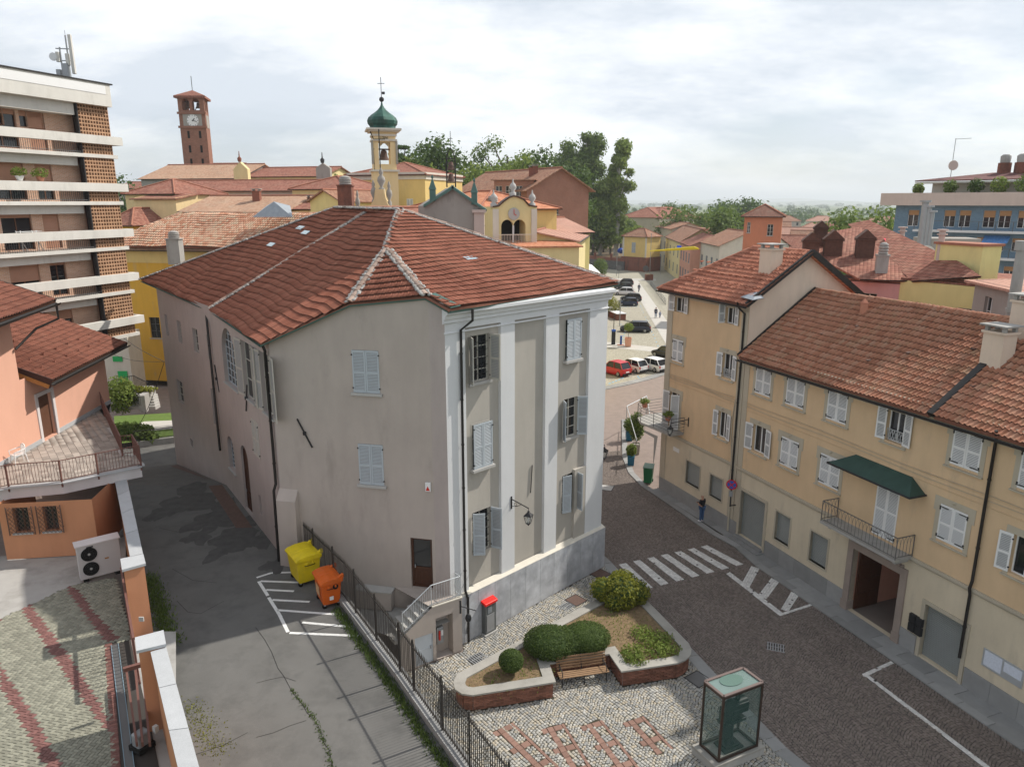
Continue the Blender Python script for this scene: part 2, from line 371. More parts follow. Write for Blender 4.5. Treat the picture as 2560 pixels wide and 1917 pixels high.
def shutter_leaf(fb, sb, W, uh, s, z0, z1, wd, ang, w=.03, th=.04, pitch=.062, solid=False):
    """one louvred leaf hinged at uh, closed towards s*U, swung open by ang; fb gets the frame, sb the slats"""
    d = W.U*(s*math.cos(ang))+W.N*math.sin(ang); n = W.N*math.cos(ang)-W.U*(s*math.sin(ang)); o = W.P(uh, 0, w)
    def bx(mb, x0, x1, za, zb, t0, t1, tilt=0):
        vs = [o+d*x+n*t+Vector((0, 0, z)) for x in (x0, x1) for (t, z) in ((t0, za), (t1, za+tilt), (t0, zb), (t1, zb+tilt))]
        mb.add(vs, [(0, 1, 3, 2), (4, 6, 7, 5), (0, 4, 5, 1), (2, 3, 7, 6), (0, 2, 6, 4), (1, 5, 7, 3)])
    st = .065; rl = .09; zm = z0+(z1-z0)*.47
    bx(fb, 0, st, z0, z1, 0, th); bx(fb, wd-st, wd, z0, z1, 0, th)
    for a, b in ((z0, z0+rl), (zm-rl/2, zm+rl/2), (z1-rl, z1)): bx(fb, st, wd-st, a, b, .003, th-.003)
    for a, b in ((z0+rl, zm-rl/2), (zm+rl/2, z1-rl)):
        k = max(2, int((b-a)/pitch)); p = (b-a)/k
        for i in range(k): bx(sb, st, wd-st, a+p*(i+.55), a+p*(i+.55)+.012, .006, th-.006, -.028)
        n0 = len(sb.m); bx(sb, st, wd-st, a, b, .018, .022); sb.m[n0:] = [1]*(len(sb.m)-n0)  # darker plate amid the slats, its colour standing in for shaded gaps
def window(parent, W, u0, u1, z0, z1, fm, gm, shm=None, mode='closed', sill=None, depth=.2, bars=(1, 2), angs=(R(165), R(165)), name='window', sillm=None, grate=None, blind=None, lab=None):
    """part: window frame; sub-parts: panes, shutters, slats, sill"""
    f = MB(); fw = .055; wd, ht = u1-u0, z1-z0; w = -depth
    for a, b, c, d in ((u0, u0+fw, z0, z1), (u1-fw, u1, z0, z1), (u0+fw, u1-fw, z0, z0+fw), (u0+fw, u1-fw, z1-fw, z1)): W.box(f, a, b, c, d, w, w+.05)
    for i in range(1, bars[0]+1):
        c = u0+wd*i/(bars[0]+1); W.box(f, c-.035, c+.035, z0+fw, z1-fw, w+.003, w+.047)
    for j in range(1, bars[1]+1):
        c = z0+ht*j/(bars[1]+1); W.box(f, u0+fw, u1-fw, c-.018, c+.018, w+.008, w+.042)
    o = f.obj(name, fm, parent)
    if lab: o['label'] = lab
    g = MB(); g.poly([W.P(u0+.02, z0+.02, w+.015), W.P(u1-.02, z0+.02, w+.015), W.P(u1-.02, z1-.02, w+.015), W.P(u0+.02, z1-.02, w+.015)]); g.obj('pane', gm, o)
    if blind:
        bb = MB(); W.box(bb, u0+.03, u1-.03, z0+ht*(1-blind[1]), z1-.02, w+.052, w+.07)
        k = int(ht*blind[1]/.06)
        for i in range(k): W.box(bb, u0+.03, u1-.03, z1-.03-.06*(i+1)+.012, z1-.03-.06*i, w+.07, w+.078)
        bb.obj('blind', blind[0], o)
    if shm and mode != 'none':
        for s, uh, an in ((1, u0, angs[0]), (-1, u1, angs[1])):
            if mode == 'left' and s == -1: an = 0.
            if mode == 'closed': an = 0.
            fb, sb = MB(), MB(); shutter_leaf(fb, sb, W, uh, s, z0+.01, z1-.01, wd/2-.006, an, w=-.02 if an == 0 else .03)
            fb.obj('shutter', shm, o); sb.obj('shutter_slats', [shm, MATS['slatgap']], o, kind='stuff')
            for zz in (z0+.2, z1-.2): hb = MB(); hb.box(W.P(uh, zz, .03), (.05, .05, .05)); hb.obj('hinge', MATS['iron'], o)
    if sill:
        sb = MB(); W.box(sb, u0-.1, u1+.1, z0-sill, z0-.002, -depth, .09); sb.obj('sill', sillm or MATS['stone'], o)
    if grate:
        gb = MB()
        for i in range(1, 6): W.box(gb, u0+wd*i/6-.009, u0+wd*i/6+.009, z0+.05, z1-.05, -.1, -.082)
        for j in range(1, 6): W.box(gb, u0, u1, z0+ht*j/6-.008, z0+ht*j/6+.008, -.08, -.065)
        gb.obj('window_bars', MATS['iron'], o)
    return o
TILE = {
 'marseille': ([(0, 0), (.07, .03), (.15, .03), (.21, .007), (.46, .007), (.53, .022), (.60, .007), (1.0, .007)], .062),
 'wave': ([(0, 0), (.10, .045), (.24, .07), (.38, .07), (.50, .04), (.60, .0), (.80, -.012), (1.0, 0)], .068),
}
def tile_mesh(kind, w, l, over=1.13):
    pr, lift = TILE[kind]; v = []; f = []; n = len(pr)
    for x, z in pr: v.append((x*w, -.02, z+lift))
    for x, z in pr: v.append((x*w, l*over, z))
    for x, z in pr: v.append((x*w, -.02, z+lift-.03))
    for i in range(n-1): f.append((i, i+1, n+i+1, n+i)); f.append((2*n+i, 2*n+i+1, i+1, i))
    f.append((0, n, 2*n)); f.append((n-1, 3*n-1, 2*n-1))
    return v, f
def tile_roof(parent, poly, ea, eb, mate, under, kind='marseille', w=.24, l=.36, wavy=.03, nobj=300, name='roof_tile', stagger=False, up=.035, jit=.004):
    poly = [Vector(p) for p in poly]; ea = Vector(ea); eb = Vector(eb); X = (eb-ea).normalized()
    n = Vector((0, 0, 0))
    for i in range(len(poly)): n += (poly[i]-poly[0]).cross(poly[(i+1) % len(poly)]-poly[0])
    n.normalize()
    if n.z < 0: n = -n
    X = (X-n*X.dot(n)).normalized(); Y = n.cross(X)
    if Y.z < 0: Y = -Y; X = -X; ea, eb = eb, ea
    pl = [((p-ea).dot(X), (p-ea).dot(Y)) for p in poly]
    u0, u1 = min(p[0] for p in pl), max(p[0] for p in pl); v0, v1 = min(p[1] for p in pl), max(p[1] for p in pl)
    us = np.arange(math.floor(u0/w)*w, u1+w, w); vs = np.arange(math.floor(v0/l+1e-6)*l, v1+l, l)
    UU, VV = np.meshgrid(us, vs)
    if stagger: UU = UU+(np.round(VV/l).astype(int) % 2)[...]*w/2
    UU = UU.ravel(); VV = VV.ravel(); ins = inpoly(UU+w/2, VV+l*.45, pl); UU = UU[ins]; VV = VV[ins]
    ph = random.random()*6
    dz = wavy*(np.sin(UU*.55+ph)*np.sin(VV*.8+ph*2)+.5*np.sin(UU*1.7+VV*.4+ph)) + np.random.uniform(-jit, jit, UU.shape)
    dv = wavy*1.3*(np.sin(UU*.8+VV*.35+ph)+.5*np.sin(UU*2.1+ph*3+VV))+np.random.uniform(-.008, .008, UU.shape)
    Xa, Ya, Na = np.array(X), np.array(Y), np.array(n); o = np.array(ea)+Na*up
    rot = np.random.uniform(-.012, .012, UU.shape); Ms = np.zeros((len(UU), 4, 4)); Ms[:, 3, 3] = 1
    tl = np.random.uniform(-.02, .02, UU.shape)
    Ms[:, :3, 0] = Xa+np.outer(rot, Ya); Ms[:, :3, 1] = Ya-np.outer(rot, Xa)+np.outer(tl*.5, Na); Ms[:, :3, 2] = Na
    Ms[:, :3, 3] = o+np.outer(UU, Xa)+np.outer(VV+dv, Ya)+np.outer(dz, Na)
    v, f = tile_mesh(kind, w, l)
    pieces(name, parent, v, f, Ms, [mate, MATS['lip_shade_moss']], nobj=nobj, rest='roof_tiles', mis=[0, 1]*(len(TILE[kind][0])-1)+[0, 0])
    # deck under the tiles
    mb = MB(); mb.prism([p-n*.03 for p in poly], -n*.1); mb.obj('roof_deck', under, parent)
    return n
def ridge_tiles(parent, a, b, mate, r=.11, l=.38, nobj=60, name='ridge_tile', mortar=None):
    a = Vector(a); b = Vector(b); d = b-a; L = d.length; Y = d.normalized(); X = Y.cross(Vector((0, 0, 1))).normalized(); Z = X.cross(Y)
    k = 6; v = []; f = []
    for y, rr in ((-.03, r*1.08), (l, r*.9)):
        for i in range(k+1):
            t = math.pi*i/k; v.append((math.cos(t)*rr, y, math.sin(t)*rr*.85))
    n = k+1
    for i in range(k): f.append((i, i+1, n+i+1, n+i))
    for i in range(k+1): t = math.pi*i/k; v.append((math.cos(t)*r*.9, -.03, math.sin(t)*r*.7))
    for i in range(k): f.append((2*n+i, 2*n+i+1, i+1, i))
    Ms = []
    for i in range(int(L/l)):
        p = a+Y*(i*l)+Z*(.03+random.uniform(-.012, .012))+X*random.uniform(-.015, .015); Ms.append(fr(p, X+Y*random.uniform(-.05, .05), Y, Z))
    if Ms: pieces(name, parent, v, f, Ms, mate, nobj=nobj, rest='ridge_tiles')
    if mortar:
        mb = MB(); m = int(L/.12)
        for i in range(m):
            for s in (-1, 1):
                if random.random() < .9:
                    p = a+Y*(i*.12)+X*(s*(r+random.uniform(-.01, .05)))+Z*.04; q = random.uniform(.06, .12)
                    mb.ball(p, (q, q, q*.6), 6, 4, noise=.25)
        mb.obj('mortar', mortar, parent, kind='stuff')
def gutter(parent, pts, mate, r=.07, name='gutter'):
    """open half-round channel along pts"""
    pts = [Vector(p) for p in pts]; mb = MB()
    for i in range(len(pts)-1):
        a, b = pts[i], pts[i+1]; t = (b-a).normalized(); x = t.cross(Vector((0, 0, 1))).normalized(); z = Vector((0, 0, 1)); k = 6
        for rr in (r, r*.86):
            vs = [p+x*(math.cos(math.pi+math.pi*j/k)*rr)+z*(math.sin(math.pi+math.pi*j/k)*rr) for p in (a, b) for j in range(k+1)]
            mb.add(vs, [(j, j+1, k+2+j, k+1+j) for j in range(k)], 0, True)
    return mb.obj(name, mate, parent)
def pipe(parent, pts, mate, r=.05, name='downpipe', clips=True):
    mb = MB(); mb.tube(pts, r, 8)
    if clips:
        for i in range(len(pts)-1):
            a, b = Vector(pts[i]), Vector(pts[i+1]); L = (b-a).length
            if L > 1.5:
                for k in range(int(L/1.9)):
                    p = a.lerp(b, (k+.5)/int(L/1.9)); t = (b-a).normalized()*.03; mb.tube([p-t, p+t], r*1.25, 8)
    return mb.obj(name, mate, parent)
def poly_roof(parent, pts, mate, th=.12, name='roof_slope', eave=None):
    """one roof slope as a slab"""
    pts = [Vector(p) for p in pts]; n = (pts[1]-pts[0]).cross(pts[2]-pts[0]).normalized()
    if n.z < 0: n = -n
    mb = MB(); mb.prism(pts, -n*th); return mb.obj(name, mate, parent)
def house(name, label, cat, a, b, depth, z0, ze, rise, wallm, roofm, kind='gable', over=.4, wins=(), fm=None, gm=None, shm=None, group=None, side=True, band=None, hip=1.0, along=True, ridge=True, flip=False, mode='closed', winsL=(), winsR=(), chim=(), gut=True):
    """a generic block: front wall from a to b, going back by depth; roof ridge along the front (along) or front to back"""
    W = Wall(a, b, z0, flip); t = thing(name, label, cat, W.P(W.L/2, z0), group=group)
    B = -W.N; L = W.L
    front = W; wl = Wall(a, (W.a+B*depth).xy, z0); wr = Wall(b, (W.b+B*depth).xy, z0)
    c = W.P(L/2, 0)+B*(depth/2)
    for w in (wl, wr):
        if w.N.dot(w.a+w.U*(depth/2)-c) < 0: w.N = -w.N
    def H(lst, w):
        out = []
        for q in lst: out.append(tuple(q[:4]))
        return out
    mb = MB(); front.panel(mb, 0, L, z0, ze, H(wins, front)); wl.panel(mb, 0, depth, z0, ze, H(winsL, wl)); wr.panel(mb, 0, depth, z0, ze, H(winsR, wr))
    mb.poly([(W.a+B*depth)+Vector((0, 0, z0)), (W.b+B*depth)+Vector((0, 0, z0)), (W.b+B*depth)+Vector((0, 0, ze)), (W.a+B*depth)+Vector((0, 0, ze))])
    def PT(u, d, z): return W.P(u, z, -d)
    o = over; rp = []; rid = []
    k = rise/((depth/2 if along else L/2)); zo = ze-k*o
    if kind == 'gable' and along:
        r0, r1 = PT(-o, depth/2, ze+rise), PT(L+o, depth/2, ze+rise)
        rp = [[PT(-o, -o, zo), PT(L+o, -o, zo), r1, r0], [PT(L+o, depth+o, zo), PT(-o, depth+o, zo), r0, r1]]; rid = [(r0, r1)]
        for u in (0, L): mb.poly([PT(u, 0, ze), PT(u, depth, ze), PT(u, depth/2, ze+rise)])
    elif kind == 'gable':
        r0, r1 = PT(L/2, -o, ze+rise), PT(L/2, depth+o, ze+rise)
        rp = [[PT(-o, depth+o, zo), PT(-o, -o, zo), r0, r1], [PT(L+o, -o, zo), PT(L+o, depth+o, zo), r1, r0]]; rid = [(r0, r1)]
        for d in (0, depth): mb.poly([PT(0, d, ze), PT(L, d, ze), PT(L/2, d, ze+rise)])
    elif kind == 'hip':
        e = [PT(-o, -o, zo), PT(L+o, -o, zo), PT(L+o, depth+o, zo), PT(-o, depth+o, zo)]; h = min(L, depth)/2*hip
        if L >= depth: r0, r1 = PT(h, depth/2, ze+rise), PT(L-h, depth/2, ze+rise)
        else: r0, r1 = PT(L/2, h, ze+rise), PT(L/2, depth-h, ze+rise)
        if L >= depth: rp = [[e[0], e[1], r1, r0], [e[1], e[2], r1], [e[2], e[3], r0, r1], [e[3], e[0], r0]]; rid = [(r0, r1), (e[0], r0), (e[1], r1), (e[2], r1), (e[3], r0)]
        else: rp = [[e[0], e[1], r0], [e[1], e[2], r1, r0], [e[2], e[3], r1], [e[3], e[0], r0, r1]]; rid = [(r0, r1), (e[0], r0), (e[1], r0), (e[2], r1), (e[3], r1)]
        rp = [[p for i, p in enumerate(q) if i == 0 or (p-q[i-1]).length > .02] for q in rp]
    elif kind == 'shed':
        rp = [[PT(-o, -o, zo), PT(L+o, -o, zo), PT(L+o, depth, ze+rise), PT(-o, depth, ze+rise)]]
        for u in (0, L): mb.poly([PT(u, 0, ze), PT(u, depth, ze), PT(u, depth, ze+rise)])
    elif kind == 'flat':
        rp = [[PT(-o, -o, ze+.15), PT(L+o, -o, ze+.15), PT(L+o, depth+o, ze+.15), PT(-o, depth+o, ze+.15)]]
    mb.obj('wall', wallm, t)
    for q in rp: poly_roof(t, q, roofm)
    if ridge and rid:
        rb = MB()
        for p, q in rid:
            if (q-p).length > .3: rb.tube([p+Vector((0, 0, .04)), q+Vector((0, 0, .04))], .11, 6)
        rb.obj('ridge', MATS['ridgeclay'], t)
    if gut and kind in ('gable', 'hip') and (along or kind == 'hip'): gutter(t, [PT(-o, -o-.06, zo-.05), PT(L+o, -o-.06, zo-.05)], MATS['gutter'], .09)
    if band:
        bb = MB()
        for zb, hb, wb in band[1]: front.box(bb, -.03, L+.03, zb, zb+hb, .002, wb); wr.box(bb, 0, depth, zb, zb+hb, .002, wb); wl.box(bb, 0, depth, zb, zb+hb, .002, wb)
        bb.obj('string_course', band[0], t)
    fm = fm or MATS['whitewood']; gm = gm or MATS['glass']
    for ww, lst in ((front, wins), (wl, winsL), (wr, winsR)):
        for q in lst:
            md = q[4] if len(q) > 4 else mode
            window(t, ww, q[0], q[1], q[2], q[3], fm, gm, shm, mode=md if shm else 'none', sill=.08)
    for q in chim:
        chimney(t, PT(*q[:3]), *q[3:])
    t['_W'] = 0; del t['_W']
    return t, W
def chimney(parent, p, w=.6, h=1.2, mate=None, cap='slab', rz=0.):
    p = Vector(p); mb = MB(); mb.box(p+Vector((0, 0, h/2-.4)), (w, w*.85, h+.8), rz); mb.box(p+Vector((0, 0, h+.03)), (w*1.15, w, .09), rz)
    o = mb.obj('chimney', mate or MATS['brick_old'], parent)
    cb = MB()
    if cap == 'slab':
        for sx in (-1, 1):
            for sy in (-1, 1): cb.box(p+Matrix.Rotation(rz, 3, 'Z') @ Vector((sx*w*.4, sy*w*.33, h+.17)), (w*.16, w*.16, .22), rz)
        cb.box(p+Vector((0, 0, h+.31)), (w*1.3, w*1.15, .06), rz)
    elif cap == 'gable':
        q = Matrix.Rotation(rz, 3, 'Z')
        cb.prism([p+q @ Vector((-w*.6, -w*.52, h+.1)), p+q @ Vector((w*.6, -w*.52, h+.1)), p+q @ Vector((0, -w*.52, h+.1+w*.55))], q @ Vector((0, w*1.04, 0)))
    elif cap == 'stack':
        for i in range(3): cb.lathe([(w*.36, h+.08+i*.17), (w*.45, h+.12+i*.17), (w*.45, h+.2+i*.17), (w*.34, h+.25+i*.17)], p, 8)
        cb.lathe([(w*.4, h+.6), (w*.42, h+.68), (w*.2, h+.78), (.01, h+.8)], p, 8)
    cb.obj('chimney_cap', MATS['concrete'] if cap != 'gable' else (mate or MATS['brick_old']), o)
    return o
# ------------------------------------------------------------------ the palette
def C(r, g, b, k=1.0):
    return tuple(k*((c/255/12.92) if c/255 <= .04045 else ((c/255+.055)/1.055)**2.4) for c in (r, g, b))
mat('iron', (.03, .03, .032), .55, metal=.3); mat('stone', (.42, .41, .39), .8, bump=.2); mat('concrete', (.36, .35, .33), .9, bump=.3, stain=(.15, .14, .12), sfac=.5)
mat('gutter', (.035, .032, .03), .5, metal=.4); mat('copper', (.09, .17, .15), .6, var=.35, scale=1.2, metal=.2); mat('lead', (.30, .33, .36), .45, metal=.5, var=.25)
mat('whitewood', (.62, .62, .60), .6, var=.05); mat('ridgeclay', (.33, .14, .09), .9, var=.3, scale=4); mat('mortar', (.38, .37, .35), .95, var=.3, scale=6, bump=.4)
glassmat('glass', (.015, .018, .022), .06); mat('dark', (.012, .011, .01), .9)
mat('brick_old', (.23, .09, .06), .9, var=.35, scale=5, bump=.4, stain=(.05, .045, .04), sfac=.7)
brickmat('brick_wall', (.33, .12, .075), (.27, .095, .06), (.34, .24, .19))
brickmat('brick_tower', (.30, .12, .075), (.21, .08, .05), (.27, .20, .16), bw=.3, bh=.09, var=.35)
mat('brick_soot', (.10, .055, .042), .95, var=.5, scale=5, bump=.4); brickmat('brick_pale', (.66, .38, .25), (.55, .29, .19), (.62, .52, .43), bw=.26, bh=.075)
plaster('p_gable', (.43, .375, .335), var=.08, streak=.11, dirt=(.25, .22, .19), dfac=.5); plaster('p_left', (.43, .375, .35), var=.08, streak=.12, dfac=.3); plaster('p_white', (.64, .645, .65), var=.04, streak=.06, dfac=.12); plaster('p_panel', (.43, .40, .355)); plaster('p_cream', (.62, .58, .50))
plaster('p_yellow', (.64, .465, .29), var=.08, streak=.1, dfac=.35); plaster('p_ground', (.60, .52, .39), var=.08, dfac=.45); plaster('p_trim', (.46, .41, .32)); plaster('p_pinkgrey', (.55, .45, .40)); plaster('p_gablewarm', (.66, .54, .43))
plaster('p_coral', (.66, .37, .27), var=.04, streak=.05, dfac=.1); plaster('p_orange', (.54, .25, .135), var=.07); plaster('p_slab', (.60, .56, .55), var=.05)
plaster('p_ochre', (.68, .39, .06), dirt=(.42, .33, .22), dfac=.7); plaster('p_yel2', (.68, .50, .20)); plaster('p_yel3', (.70, .59, .31)); plaster('p_pink', (.66, .36, .34)); plaster('p_bell', (.76, .58, .32)); plaster('p_apt', (.63, .61, .56), dirt=(.3, .28, .24), dfac=.5)
plaster('p_beige', (.60, .54, .43)); plaster('p_redplaster', (.58, .22, .13)); plaster('p_grey', (.34, .32, .29), dirt=(.1, .1, .09), dfac=.7); plaster('p_lemon', (.70, .62, .28)); plaster('p_rose', (.62, .33, .24))
mat('shut_grey', (.42, .46, .49), .6, var=.05); mat('shut_beige', (.46, .44, .39), .6, var=.05); mat('shut_white', (.74, .74, .73), .6, var=.04); mat('darkwood', (.07, .028, .015), .5, var=.3, scale=8); mat('beam', (.36, .17, .05), .7, var=.3, scale=9)
mat('marble', (.46, .47, .49), .35, var=.5, scale=2.2, fine=.15, piece=.1, stain=(.2, .21, .24), sfac=.6)
mat('metal_grey', (.33, .34, .35), .45, metal=.4); mat('roller', (.30, .32, .31), .5, metal=.4, var=.1)
mat('granite', (.42, .43, .44), .75, var=.1, scale=3, bump=.3, bscale=90, fine=.22, piece=.08)
mat('kerbstone', (.27, .27, .265), .85, var=.2, scale=2, bump=.25, piece=.14)
tilemat('t_main', [(.225, .082, .052), (.265, .098, .062), (.295, .112, .072), (.335, .135, .088)], lich=(.22, .14, .09), lfac=.3)
tilemat('t_y1', [(.37, .145, .09), (.45, .185, .118), (.51, .23, .15)], lfac=.12)
tilemat('t_y2', [(.31, .135, .082), (.37, .165, .10), (.41, .19, .12), (.41, .225, .15)], lich=(.33, .25, .15), lfac=.7)
tilemat('t_coral', [(.17, .066, .045), (.215, .083, .055), (.25, .10, .068)], lfac=.1)
tilemat('t_ochre', [(.50, .22, .13), (.62, .34, .22), (.70, .44, .31), (.60, .46, .32)], lich=(.62, .48, .33), lfac=.35)
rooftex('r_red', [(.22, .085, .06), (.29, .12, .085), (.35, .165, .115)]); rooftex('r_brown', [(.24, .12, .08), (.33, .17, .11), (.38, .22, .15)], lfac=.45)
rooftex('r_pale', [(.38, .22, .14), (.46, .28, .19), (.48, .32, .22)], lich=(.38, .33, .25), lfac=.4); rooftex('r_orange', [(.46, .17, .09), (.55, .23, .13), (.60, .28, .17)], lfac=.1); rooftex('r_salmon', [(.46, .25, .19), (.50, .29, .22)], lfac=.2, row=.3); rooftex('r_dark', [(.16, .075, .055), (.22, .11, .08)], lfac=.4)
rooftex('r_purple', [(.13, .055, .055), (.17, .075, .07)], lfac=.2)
mat('slatgap', (.3, .31, .32), .8); mat('asphalt', (.135, .132, .125), .9, var=.22, scale=.7, bump=.5, bscale=60, fine=.3, stain=(.06, .06, .058), sfac=.5)
mat('setts_dark', (.185, .153, .134), .8, var=.25, scale=.6, fine=.12, piece=.22); mat('setts_white', (.62, .61, .59), .8, var=.25, scale=2, fine=.2, piece=.15)
mat('joint', (.055, .048, .043), .95); mat('joint_light', (.05, .045, .03), .95, var=.3)
tilemat('setts_light', [(.25, .25, .24), (.32, .315, .30), (.36, .35, .32), (.40, .35, .27), (.46, .45, .42)], lich=(.2, .19, .17), lfac=.25)
mat('paving_brown', (.25, .20, .175), .9, var=.25, scale=1.5, bump=.4, bscale=7, fine=.2); mat('paint_white', (.68, .68, .66), .8, var=.3, scale=5, fine=.3); mat('paint_blue', (.16, .42, .62), .8, var=.3, scale=5)
mat('soil', (.18, .125, .07), .95, var=.75, scale=7, fine=.5, bump=.8, bscale=18); mat('grass', (.11, .17, .035), .9, var=.4, scale=3, bump=.6, bscale=30)
mat('lip_shade_moss', (.085, .042, .03), .95, var=.4, scale=6)  # tiles' front edges: shadow of the gap below painted in, along with moss
def lotmat():
    m, nt, N, L, b = nodes('lot_cobbles'); geo = N.new('ShaderNodeNewGeometry'); P = geo.outputs['Position']
    v = N.new('ShaderNodeTexVoronoi'); v.inputs['Scale'].default_value = 9; L.new(P, v.inputs['Vector'])
    c = mix(N, L, noise(N, L, P, .5, 5), (.34, .31, .235), (.41, .385, .31)); c = mulcol(N, L, c, mapr(N, L, v.outputs['Color'], .75, 1.3))
    c = mulcol(N, L, c, mapr(N, L, v.outputs['Distance'], 1.2, .55))
    L.new(c, b.inputs['Base Color']); b.inputs['Roughness'].default_value = .9
    bumpn(N, L, v.outputs['Distance'], -.5, .03, b); MATS['lot'] = m
lotmat()
def landmat():
    m, nt, N, L, b = nodes('plain'); geo = N.new('ShaderNodeNewGeometry'); P = geo.outputs['Position']
    v = N.new('ShaderNodeTexVoronoi'); v.inputs['Scale'].default_value = .006; L.new(P, v.inputs['Vector'])
    r = N.new('ShaderNodeValToRGB'); r.color_ramp.elements[0].color = (.05, .085, .03, 1); r.color_ramp.elements[1].color = (.20, .19, .10, 1); e = r.color_ramp.elements.new(.5); e.color = (.10, .14, .05, 1)
    L.new(v.outputs['Color'], r.inputs[0]); c = mulcol(N, L, r.outputs[0], mapr(N, L, noise(N, L, P, .03, 5), .7, 1.3))
    L.new(c, b.inputs['Base Color']); b.inputs['Roughness'].default_value = 1; MATS['plain'] = m
landmat()
def leafmat(name, a, b_, trans=.42):
    m, nt, N, L, b = nodes(name); geo = N.new('ShaderNodeNewGeometry'); P = geo.outputs['Position']
    w = N.new('ShaderNodeTexWhiteNoise'); w.noise_dimensions = '1D'; L.new(geo.outputs['Random Per Island'], w.inputs['W'])
    c = mix(N, L, w.outputs['Value'], a, b_); c = mulcol(N, L, c, mapr(N, L, noise(N, L, P, .25, 4), .7, 1.35))
    L.new(c, b.inputs['Base Color']); b.inputs['Roughness'].default_value = .65; b.inputs['Specular IOR Level'].default_value = .25
    tr = N.new('ShaderNodeBsdfTranslucent'); L.new(c, tr.inputs[0]); ms = N.new('ShaderNodeMixShader'); ms.inputs[0].default_value = trans
    L.new(b.outputs[0], ms.inputs[1]); L.new(tr.outputs[0], ms.inputs[2]); L.new(ms.outputs[0], N['Material Output'].inputs[0]); MATS[name] = m; return m
leafmat('leaf_dark', (.045, .085, .022), (.11, .165, .04)); leafmat('leaf_mid', (.085, .14, .028), (.18, .24, .06)); leafmat('leaf_light', (.12, .18, .03), (.26, .32, .075)); leafmat('leaf_yellow', (.13, .15, .015), (.28, .28, .04)); leafmat('leaf_hedge', (.05, .085, .018), (.12, .17, .045))
mat('bark', (.12, .10, .085), .95, var=.4, scale=2, bump=.6); mat('bark_pale', (.38, .36, .31), .9, var=.4, scale=1.5)
MM = MATS
# ------------------------------------------------------------------ the setting: ground, streets, square
def struct(name, mb, m, parent=None):
    o = mb.obj(name, m, parent)
    if parent is None: o['kind'] = 'structure'
    return o
mb = MB(); mb.poly([(-16000, -60, -.06), (16000, -60, -.06), (16000, 20000, -.06), (-16000, 20000, -.06)]); ground = struct('ground', mb, MM['plain'])
mb = MB(); mb.poly([(-70, 40, -.04), (60, 10, -.04), (60, 260, -.04), (-70, 260, -.04)]); town_ground = struct('town_ground', mb, MM['paving_brown'])
# street and square beds
fence_a, fence_b = Vector((-9.3, 30.8, 0)), Vector((.6, 14.6, 0))
STRIP = [G(1500, 1392), G(1518, 1408), G(1548, 1441), G(1731, 1640), G(1784, 1697), G(1923, 1845), G(1951, 1874), Vector((11.3, 19.0, 0)), Vector((14.2, 15.0, 0))]
W0, W1, W2 = Vector((10.09, 46.57, 0)), Vector((13.0, 39.55, 0)), Vector((19.1, 23.3, 0)); W3 = W1+(W2-W1)*1.75
def off(p, q, d):  # shift a wall line towards the street
    n = Vector(((q-p).y, -(q-p).x, 0)).normalized(); n = n if n.x < 0 else -n; return p+n*d, q+n*d
KERB = [G(1555, 1050), G(1555.5, 1106), G(1557, 1145), G(1572, 1183.5), G(1604, 1217), G(1645, 1244), G(1705, 1285), G(1778, 1336), G(1838, 1369)]
k0, k1 = off(W1, W3, 1.25); KERB += [k0+(k1-k0)*t for t in (.12, .3, .6, 1.)]
road_poly = [p.xy for p in STRIP[::-1]]+[Vector((4.9, 36.0)), Vector((3.5, 44)), Vector((3.6, 53)), Vector((8.6, 54.5))]+[p.xy for p in KERB]
mb = MB(); mb.poly([(p.x, p.y, -.018) for p in road_poly]); road = struct('road', mb, MM['joint'])
plaza_poly = [Vector((-2.2, 28.62)), Vector((-2.1, 28.02)), Vector((-4.6, 26.4)), Vector((-5.2, 23.9)), Vector((.75, 14.1))]+[p.xy for p in STRIP[::-1]]+[Vector((4.62, 35.2))]
mb = MB(); mb.poly([(p.x, p.y, -.018) for p in plaza_poly]); plaza = struct('square', mb, MM['joint_light'])
# setts laid in segmental arcs
def fans(poly, ang, wd, s, rr, y_hi=None):
    ca, sa = math.cos(ang), math.sin(ang); q = [(p.x*ca+p.y*sa, -p.x*sa+p.y*ca) for p in poly]
    x0, x1 = min(p[0] for p in q), max(p[0] for p in q); y0, y1 = min(p[1] for p in q), max(p[1] for p in q)
    A = math.asin(wd/2/rr); n = int(2*A*rr/s); out = []
    for i in range(int(x0/wd)-1, int(x1/wd)+2):
        xc = (i+.5)*wd; dy = (i % 2)*s*.5
        js = np.arange(int((y0-rr)/s)-1, int((y1+rr)/s)+2)
        for k in range(n):
            t = -A+2*A*(k+.5)/n; x = xc+rr*math.sin(t); y = js*s+dy+rr*math.cos(t)-rr*.5
            out.append(np.stack([np.full(len(js), x), y, np.full(len(js), -t), np.full(len(js), math.cos(t))], 1))
    o = np.concatenate(out); o[:, 0] += np.random.uniform(-.1, .1, len(o))*s; o[:, 1] += np.random.uniform(-.1, .1, len(o))*s
    X = o[:, 0]*ca-o[:, 1]*sa; Y = o[:, 0]*sa+o[:, 1]*ca; T = o[:, 2]+ang+np.random.uniform(-.1, .1, len(o))
    ins = inpoly(X, Y, [(p.x, p.y) for p in poly]); return X[ins], Y[ins], T[ins], o[ins, 3]
SETT_V = [(-.5, -.5, -.02), (.5, -.5, -.02), (.5, .5, -.02), (-.5, .5, -.02), (-.42, -.42, .0), (.42, -.42, .0), (.42, .42, .0), (-.42, .42, .0)]
SETT_F = [(4, 5, 6, 7), (0, 1, 5, 4), (1, 2, 6, 5), (2, 3, 7, 6), (3, 0, 4, 7)]
